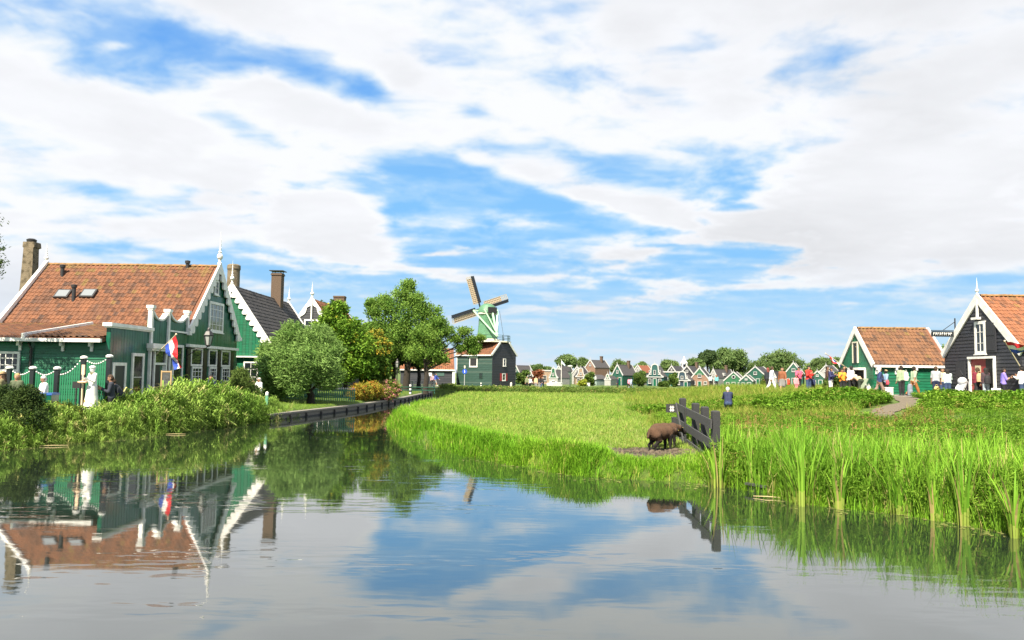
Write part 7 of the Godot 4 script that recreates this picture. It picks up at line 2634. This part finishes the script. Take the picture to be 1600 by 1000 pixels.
func build_people():
	sheep("brown sheep in front, seen from its tail end, head at the fence", Vector3(3.95, ground(3.95, -20.3), -20.3), 2.2, 0.94)
	sheep("brown sheep half hidden behind the front one", Vector3(4.2, ground(4.2, -21.1), -21.1), 2.1, 0.97)
	person("person in olive coat and tan cap at the left edge, facing left", -17.47, -26.50, -9.0, 1.70, -1.22, "stand", [Color(0.16, 0.14, 0.07), Color(0.012, 0.013, 0.016), Color(0.05, 0.028, 0.015)], "hat near long")
	person("person with curly light hair in dark green coat beside the one in the tan cap", -17.62, -27.50, -9.0, 1.62, 0.00, "stand", [Color(0.07, 0.09, 0.05), Color(0.012, 0.013, 0.016), Color(0.35, 0.24, 0.1)], "near long")
	person("grey-haired woman in white top with dark straps looking down behind the green bin", -16.46, -27.20, -9.0, 1.62, -0.70, "phone", [Color(0.7, 0.7, 0.7), Color(0.012, 0.02, 0.06), Color(0.45, 0.44, 0.42)], "near")
	person("man in black jacket by the small white-framed door, hands together", -14.82, -28.60, -9.0, 1.74, -1.05, "phone", [Color(0.02, 0.025, 0.04), Color(0.012, 0.013, 0.016), Color(0.05, 0.028, 0.015)], "near")
	person("man in dark patterned jacket leaning forward below the narrow window", -14.85, -29.50, -9.0, 1.70, -1.22, "lean", [Color(0.03, 0.035, 0.045), Color(0.012, 0.013, 0.016), Color(0.05, 0.028, 0.015)], "near")
	person("person in navy top in front of the shop windows", -14.40, -37.00, -9.0, 1.66, -0.17, "stand", [Color(0.012, 0.02, 0.06), Color(0.012, 0.013, 0.016), Color(0.012, 0.01, 0.01)], "")
	person("person with white hair and beige coat at the corner of the scalloped gable", -13.84, -41.00, -9.0, 1.60, 2.79, "stand", [Color(0.4, 0.28, 0.18), Color(0.25, 0.2, 0.12), Color(0.45, 0.44, 0.42)], "")
	person("white-haired person half hidden by the willow", -13.56, -41.50, -9.0, 1.55, -0.52, "stand", [Color(0.7, 0.7, 0.7), Color(0.25, 0.2, 0.12), Color(0.45, 0.44, 0.42)], "")
	person("person in pale pink top walking by the mill shed", -10.66, -104.00, -9.0, 1.62, 0.52, "walk", [Color(0.5, 0.33, 0.38), Color(0.012, 0.013, 0.016), Color(0.012, 0.01, 0.01)], "")
	person("person in bright blue top walking beside the mill shed", -10.18, -104.00, -9.0, 1.75, 1.05, "walk", [Color(0.03, 0.07, 0.35), Color(0.22, 0.22, 0.23), Color(0.05, 0.028, 0.015)], "shorts")
	person("person in light blue top behind the white railing under the ash", -10.16, -92.00, -9.0, 1.68, 0.00, "stand", [Color(0.25, 0.5, 0.6), Color(0.012, 0.02, 0.06), Color(0.05, 0.028, 0.015)], "")
	person("person in olive jacket, leftmost of the group right of the mill", 2.12, -104.00, -9.0, 1.66, 0.00, "stand", [Color(0.16, 0.18, 0.1), Color(0.012, 0.013, 0.016), Color(0.05, 0.028, 0.015)], "")
	person("person in white jacket second from the left right of the mill", 2.54, -105.00, -9.0, 1.62, 0.35, "walk", [Color(0.7, 0.7, 0.7), Color(0.012, 0.013, 0.016), Color(0.012, 0.01, 0.01)], "")
	person("person in tan coat in the middle of the group right of the mill", 3.34, -104.00, -9.0, 1.68, -0.35, "stand", [Color(0.5, 0.36, 0.2), Color(0.22, 0.22, 0.23), Color(0.012, 0.01, 0.01)], "")
	person("person in black top beside the tan coat right of the mill", 3.84, -106.00, -9.0, 1.66, 0.00, "stand", [Color(0.012, 0.013, 0.016), Color(0.22, 0.22, 0.23), Color(0.012, 0.01, 0.01)], "")
	person("person in black top and blue jeans, rightmost of the group right of the mill", 4.23, -104.00, -9.0, 1.72, -0.70, "walk", [Color(0.012, 0.013, 0.016), Color(0.03, 0.055, 0.13), Color(0.05, 0.028, 0.015)], "")
	person("person in dark clothes on the road in front of the dark green gable", 15.49, -112.00, -9.0, 1.72, -1.57, "stand", [Color(0.02, 0.02, 0.05), Color(0.012, 0.013, 0.016), Color(0.05, 0.028, 0.015)], "")
	person("person in pink jacket walking on the road before the bushes", 16.77, -110.00, -9.0, 1.70, 2.09, "walk", [Color(0.62, 0.25, 0.36), Color(0.012, 0.013, 0.016), Color(0.012, 0.01, 0.01)], "")
	person("person in pale blue walking behind the pink jacket", 17.25, -111.00, -9.0, 1.72, 2.09, "walk", [Color(0.3, 0.36, 0.5), Color(0.35, 0.4, 0.5), Color(0.05, 0.028, 0.015)], "")
	person("person in pale teal vest and black trousers at the brick house", 27.94, -108.00, 0.85, 1.70, 3.14, "stand", [Color(0.4, 0.5, 0.5), Color(0.012, 0.013, 0.016), Color(0.012, 0.01, 0.01)], "")
	person("red-haired person in teal top near the brick house", 28.27, -106.00, 0.85, 1.70, 2.62, "stand", [Color(0.12, 0.4, 0.4), Color(0.012, 0.013, 0.016), Color(0.2, 0.07, 0.03)], "long")
	person("person in navy jacket seated with their back turned on the grassy slope", 10.42, -37.00, -9.0, 1.62, 2.97, "sit", [Color(0.012, 0.02, 0.06), Color(0.03, 0.055, 0.13), Color(0.45, 0.44, 0.42)], "")
	person("person in dark jacket with auburn hair seen from behind, leftmost on the dike", 18.67, -56.00, -9.0, 1.66, 3.14, "stand", [Color(0.015, 0.02, 0.03), Color(0.012, 0.013, 0.016), Color(0.16, 0.04, 0.03)], "long")
	person("tall person in white shirt and white trousers beside the auburn-haired one", 17.74, -52.50, -9.0, 1.76, 1.57, "walk", [Color(0.55, 0.6, 0.72), Color(0.7, 0.7, 0.7), Color(0.05, 0.028, 0.015)], "")
	person("woman in brown jacket and grey dress walking on the dike", 17.60, -50.00, -9.0, 1.68, -0.35, "walk", [Color(0.2, 0.07, 0.03), Color(0.16, 0.16, 0.16), Color(0.05, 0.028, 0.015)], "long dress")
	person("small child in pink on the dike", 18.68, -50.50, -9.0, 1.12, 0.00, "stand", [Color(0.62, 0.25, 0.28), Color(0.6, 0.2, 0.26), Color(0.012, 0.01, 0.01)], "")
	person("woman in magenta top behind the child in pink", 19.41, -52.00, -9.0, 1.68, 0.00, "phone", [Color(0.5, 0.08, 0.16), Color(0.012, 0.013, 0.016), Color(0.012, 0.01, 0.01)], "")
	person("man in bright red shirt and jeans", 19.12, -49.50, -9.0, 1.74, 0.35, "phone", [Color(0.55, 0.03, 0.025), Color(0.03, 0.055, 0.13), Color(0.012, 0.01, 0.01)], "")
	person("small boy in dark blue beside the man in red", 19.60, -50.00, -9.0, 1.05, 3.14, "stand", [Color(0.02, 0.03, 0.09), Color(0.012, 0.013, 0.016), Color(0.012, 0.01, 0.01)], "")
	person("man in dark brown shirt behind the youth in white shorts", 20.52, -50.00, -9.0, 1.74, 1.05, "stand", [Color(0.06, 0.03, 0.02), Color(0.012, 0.013, 0.016), Color(0.05, 0.028, 0.015)], "")
	person("youth in navy and red sweater and white shorts", 20.25, -48.80, -9.0, 1.64, 0.70, "phone", [Color(0.02, 0.025, 0.09), Color(0.7, 0.7, 0.7), Color(0.012, 0.01, 0.01)], "shorts")
	person("woman in bright orange jacket holding a phone", 20.64, -48.00, -9.0, 1.58, -0.17, "phone", [Color(0.75, 0.25, 0.02), Color(0.012, 0.013, 0.016), Color(0.012, 0.01, 0.01)], "long")
	person("man in dark jacket behind the woman in orange", 21.54, -49.80, -9.0, 1.75, 0.00, "stand", [Color(0.06, 0.06, 0.08), Color(0.012, 0.013, 0.016), Color(0.012, 0.01, 0.01)], "")
	person("man in white and black top seen from behind beside the woman in orange", 21.29, -48.20, -9.0, 1.74, 3.14, "stand", [Color(0.6, 0.6, 0.6), Color(0.012, 0.013, 0.016), Color(0.012, 0.01, 0.01)], "")
	person("person in beige top and dark trousers bending at the stall, seen from behind", 21.40, -47.20, -9.0, 1.66, 3.14, "bend", [Color(0.5, 0.33, 0.22), Color(0.02, 0.03, 0.02), Color(0.45, 0.44, 0.42)], "")
	person("white-haired woman in navy jacket walking right past the small green house", 21.70, -45.40, -9.0, 1.70, 1.40, "walk", [Color(0.02, 0.04, 0.12), Color(0.22, 0.15, 0.12), Color(0.6, 0.58, 0.5)], "long")
	person("person in denim jacket and straw hat with a black backpack", 22.35, -46.00, -9.0, 1.55, 1.75, "walk", [Color(0.2, 0.3, 0.45), Color(0.012, 0.013, 0.016), Color(0.012, 0.01, 0.01)], "hat")
	person("man in sage green jacket and black trousers with his back to the camera", 22.50, -44.40, -9.0, 1.76, 3.32, "stand", [Color(0.24, 0.32, 0.2), Color(0.012, 0.013, 0.016), Color(0.012, 0.01, 0.01)], "")
	person("man in green t-shirt and rust trousers carrying a white backpack", 23.09, -44.20, -9.0, 1.78, 1.66, "walk", [Color(0.28, 0.36, 0.25), Color(0.3, 0.12, 0.03), Color(0.012, 0.01, 0.01)], "tee")
	person("man in grey shirt with a bag between the two houses", 23.83, -43.20, -9.0, 1.72, 2.62, "stand", [Color(0.3, 0.32, 0.35), Color(0.012, 0.02, 0.06), Color(0.05, 0.028, 0.015)], "tee")
	person("person in cream top behind the woman in pale teal", 24.55, -43.80, -9.0, 1.62, -0.52, "stand", [Color(0.5, 0.42, 0.3), Color(0.03, 0.055, 0.13), Color(0.012, 0.01, 0.01)], "long")
	person("woman in pale teal top and jeans near the hanging sign", 24.03, -42.40, -9.0, 1.56, 2.79, "phone", [Color(0.5, 0.62, 0.62), Color(0.03, 0.055, 0.13), Color(0.012, 0.01, 0.01)], "long")
	person("woman in maroon top with a tan backpack at the doorway", 24.60, -40.60, -9.0, 1.66, 3.14, "stand", [Color(0.14, 0.012, 0.03), Color(0.012, 0.013, 0.016), Color(0.05, 0.028, 0.015)], "long")
	person("woman with long black hair and black backpack at the doorway", 24.79, -40.20, -9.0, 1.64, 2.97, "stand", [Color(0.05, 0.03, 0.04), Color(0.3, 0.36, 0.4), Color(0.012, 0.01, 0.01)], "long")
	person("woman in violet top beside the white stand", 24.54, -38.40, -9.0, 1.62, 1.22, "phone", [Color(0.22, 0.17, 0.6), Color(0.012, 0.013, 0.016), Color(0.012, 0.01, 0.01)], "tee")
	person("man in grey t-shirt behind the woman in violet", 25.61, -39.60, -9.0, 1.74, 1.05, "stand", [Color(0.22, 0.22, 0.23), Color(0.012, 0.013, 0.016), Color(0.05, 0.028, 0.015)], "tee")
	person("person in black cap near the right edge", 25.48, -38.80, -9.0, 1.68, 2.62, "stand", [Color(0.02, 0.02, 0.02), Color(0.012, 0.013, 0.016), Color(0.012, 0.01, 0.01)], "hat")
	person("person in white shirt and blue jeans at the right edge", 24.71, -37.20, -9.0, 1.70, 3.49, "phone", [Color(0.7, 0.7, 0.7), Color(0.03, 0.055, 0.13), Color(0.012, 0.01, 0.01)], "")
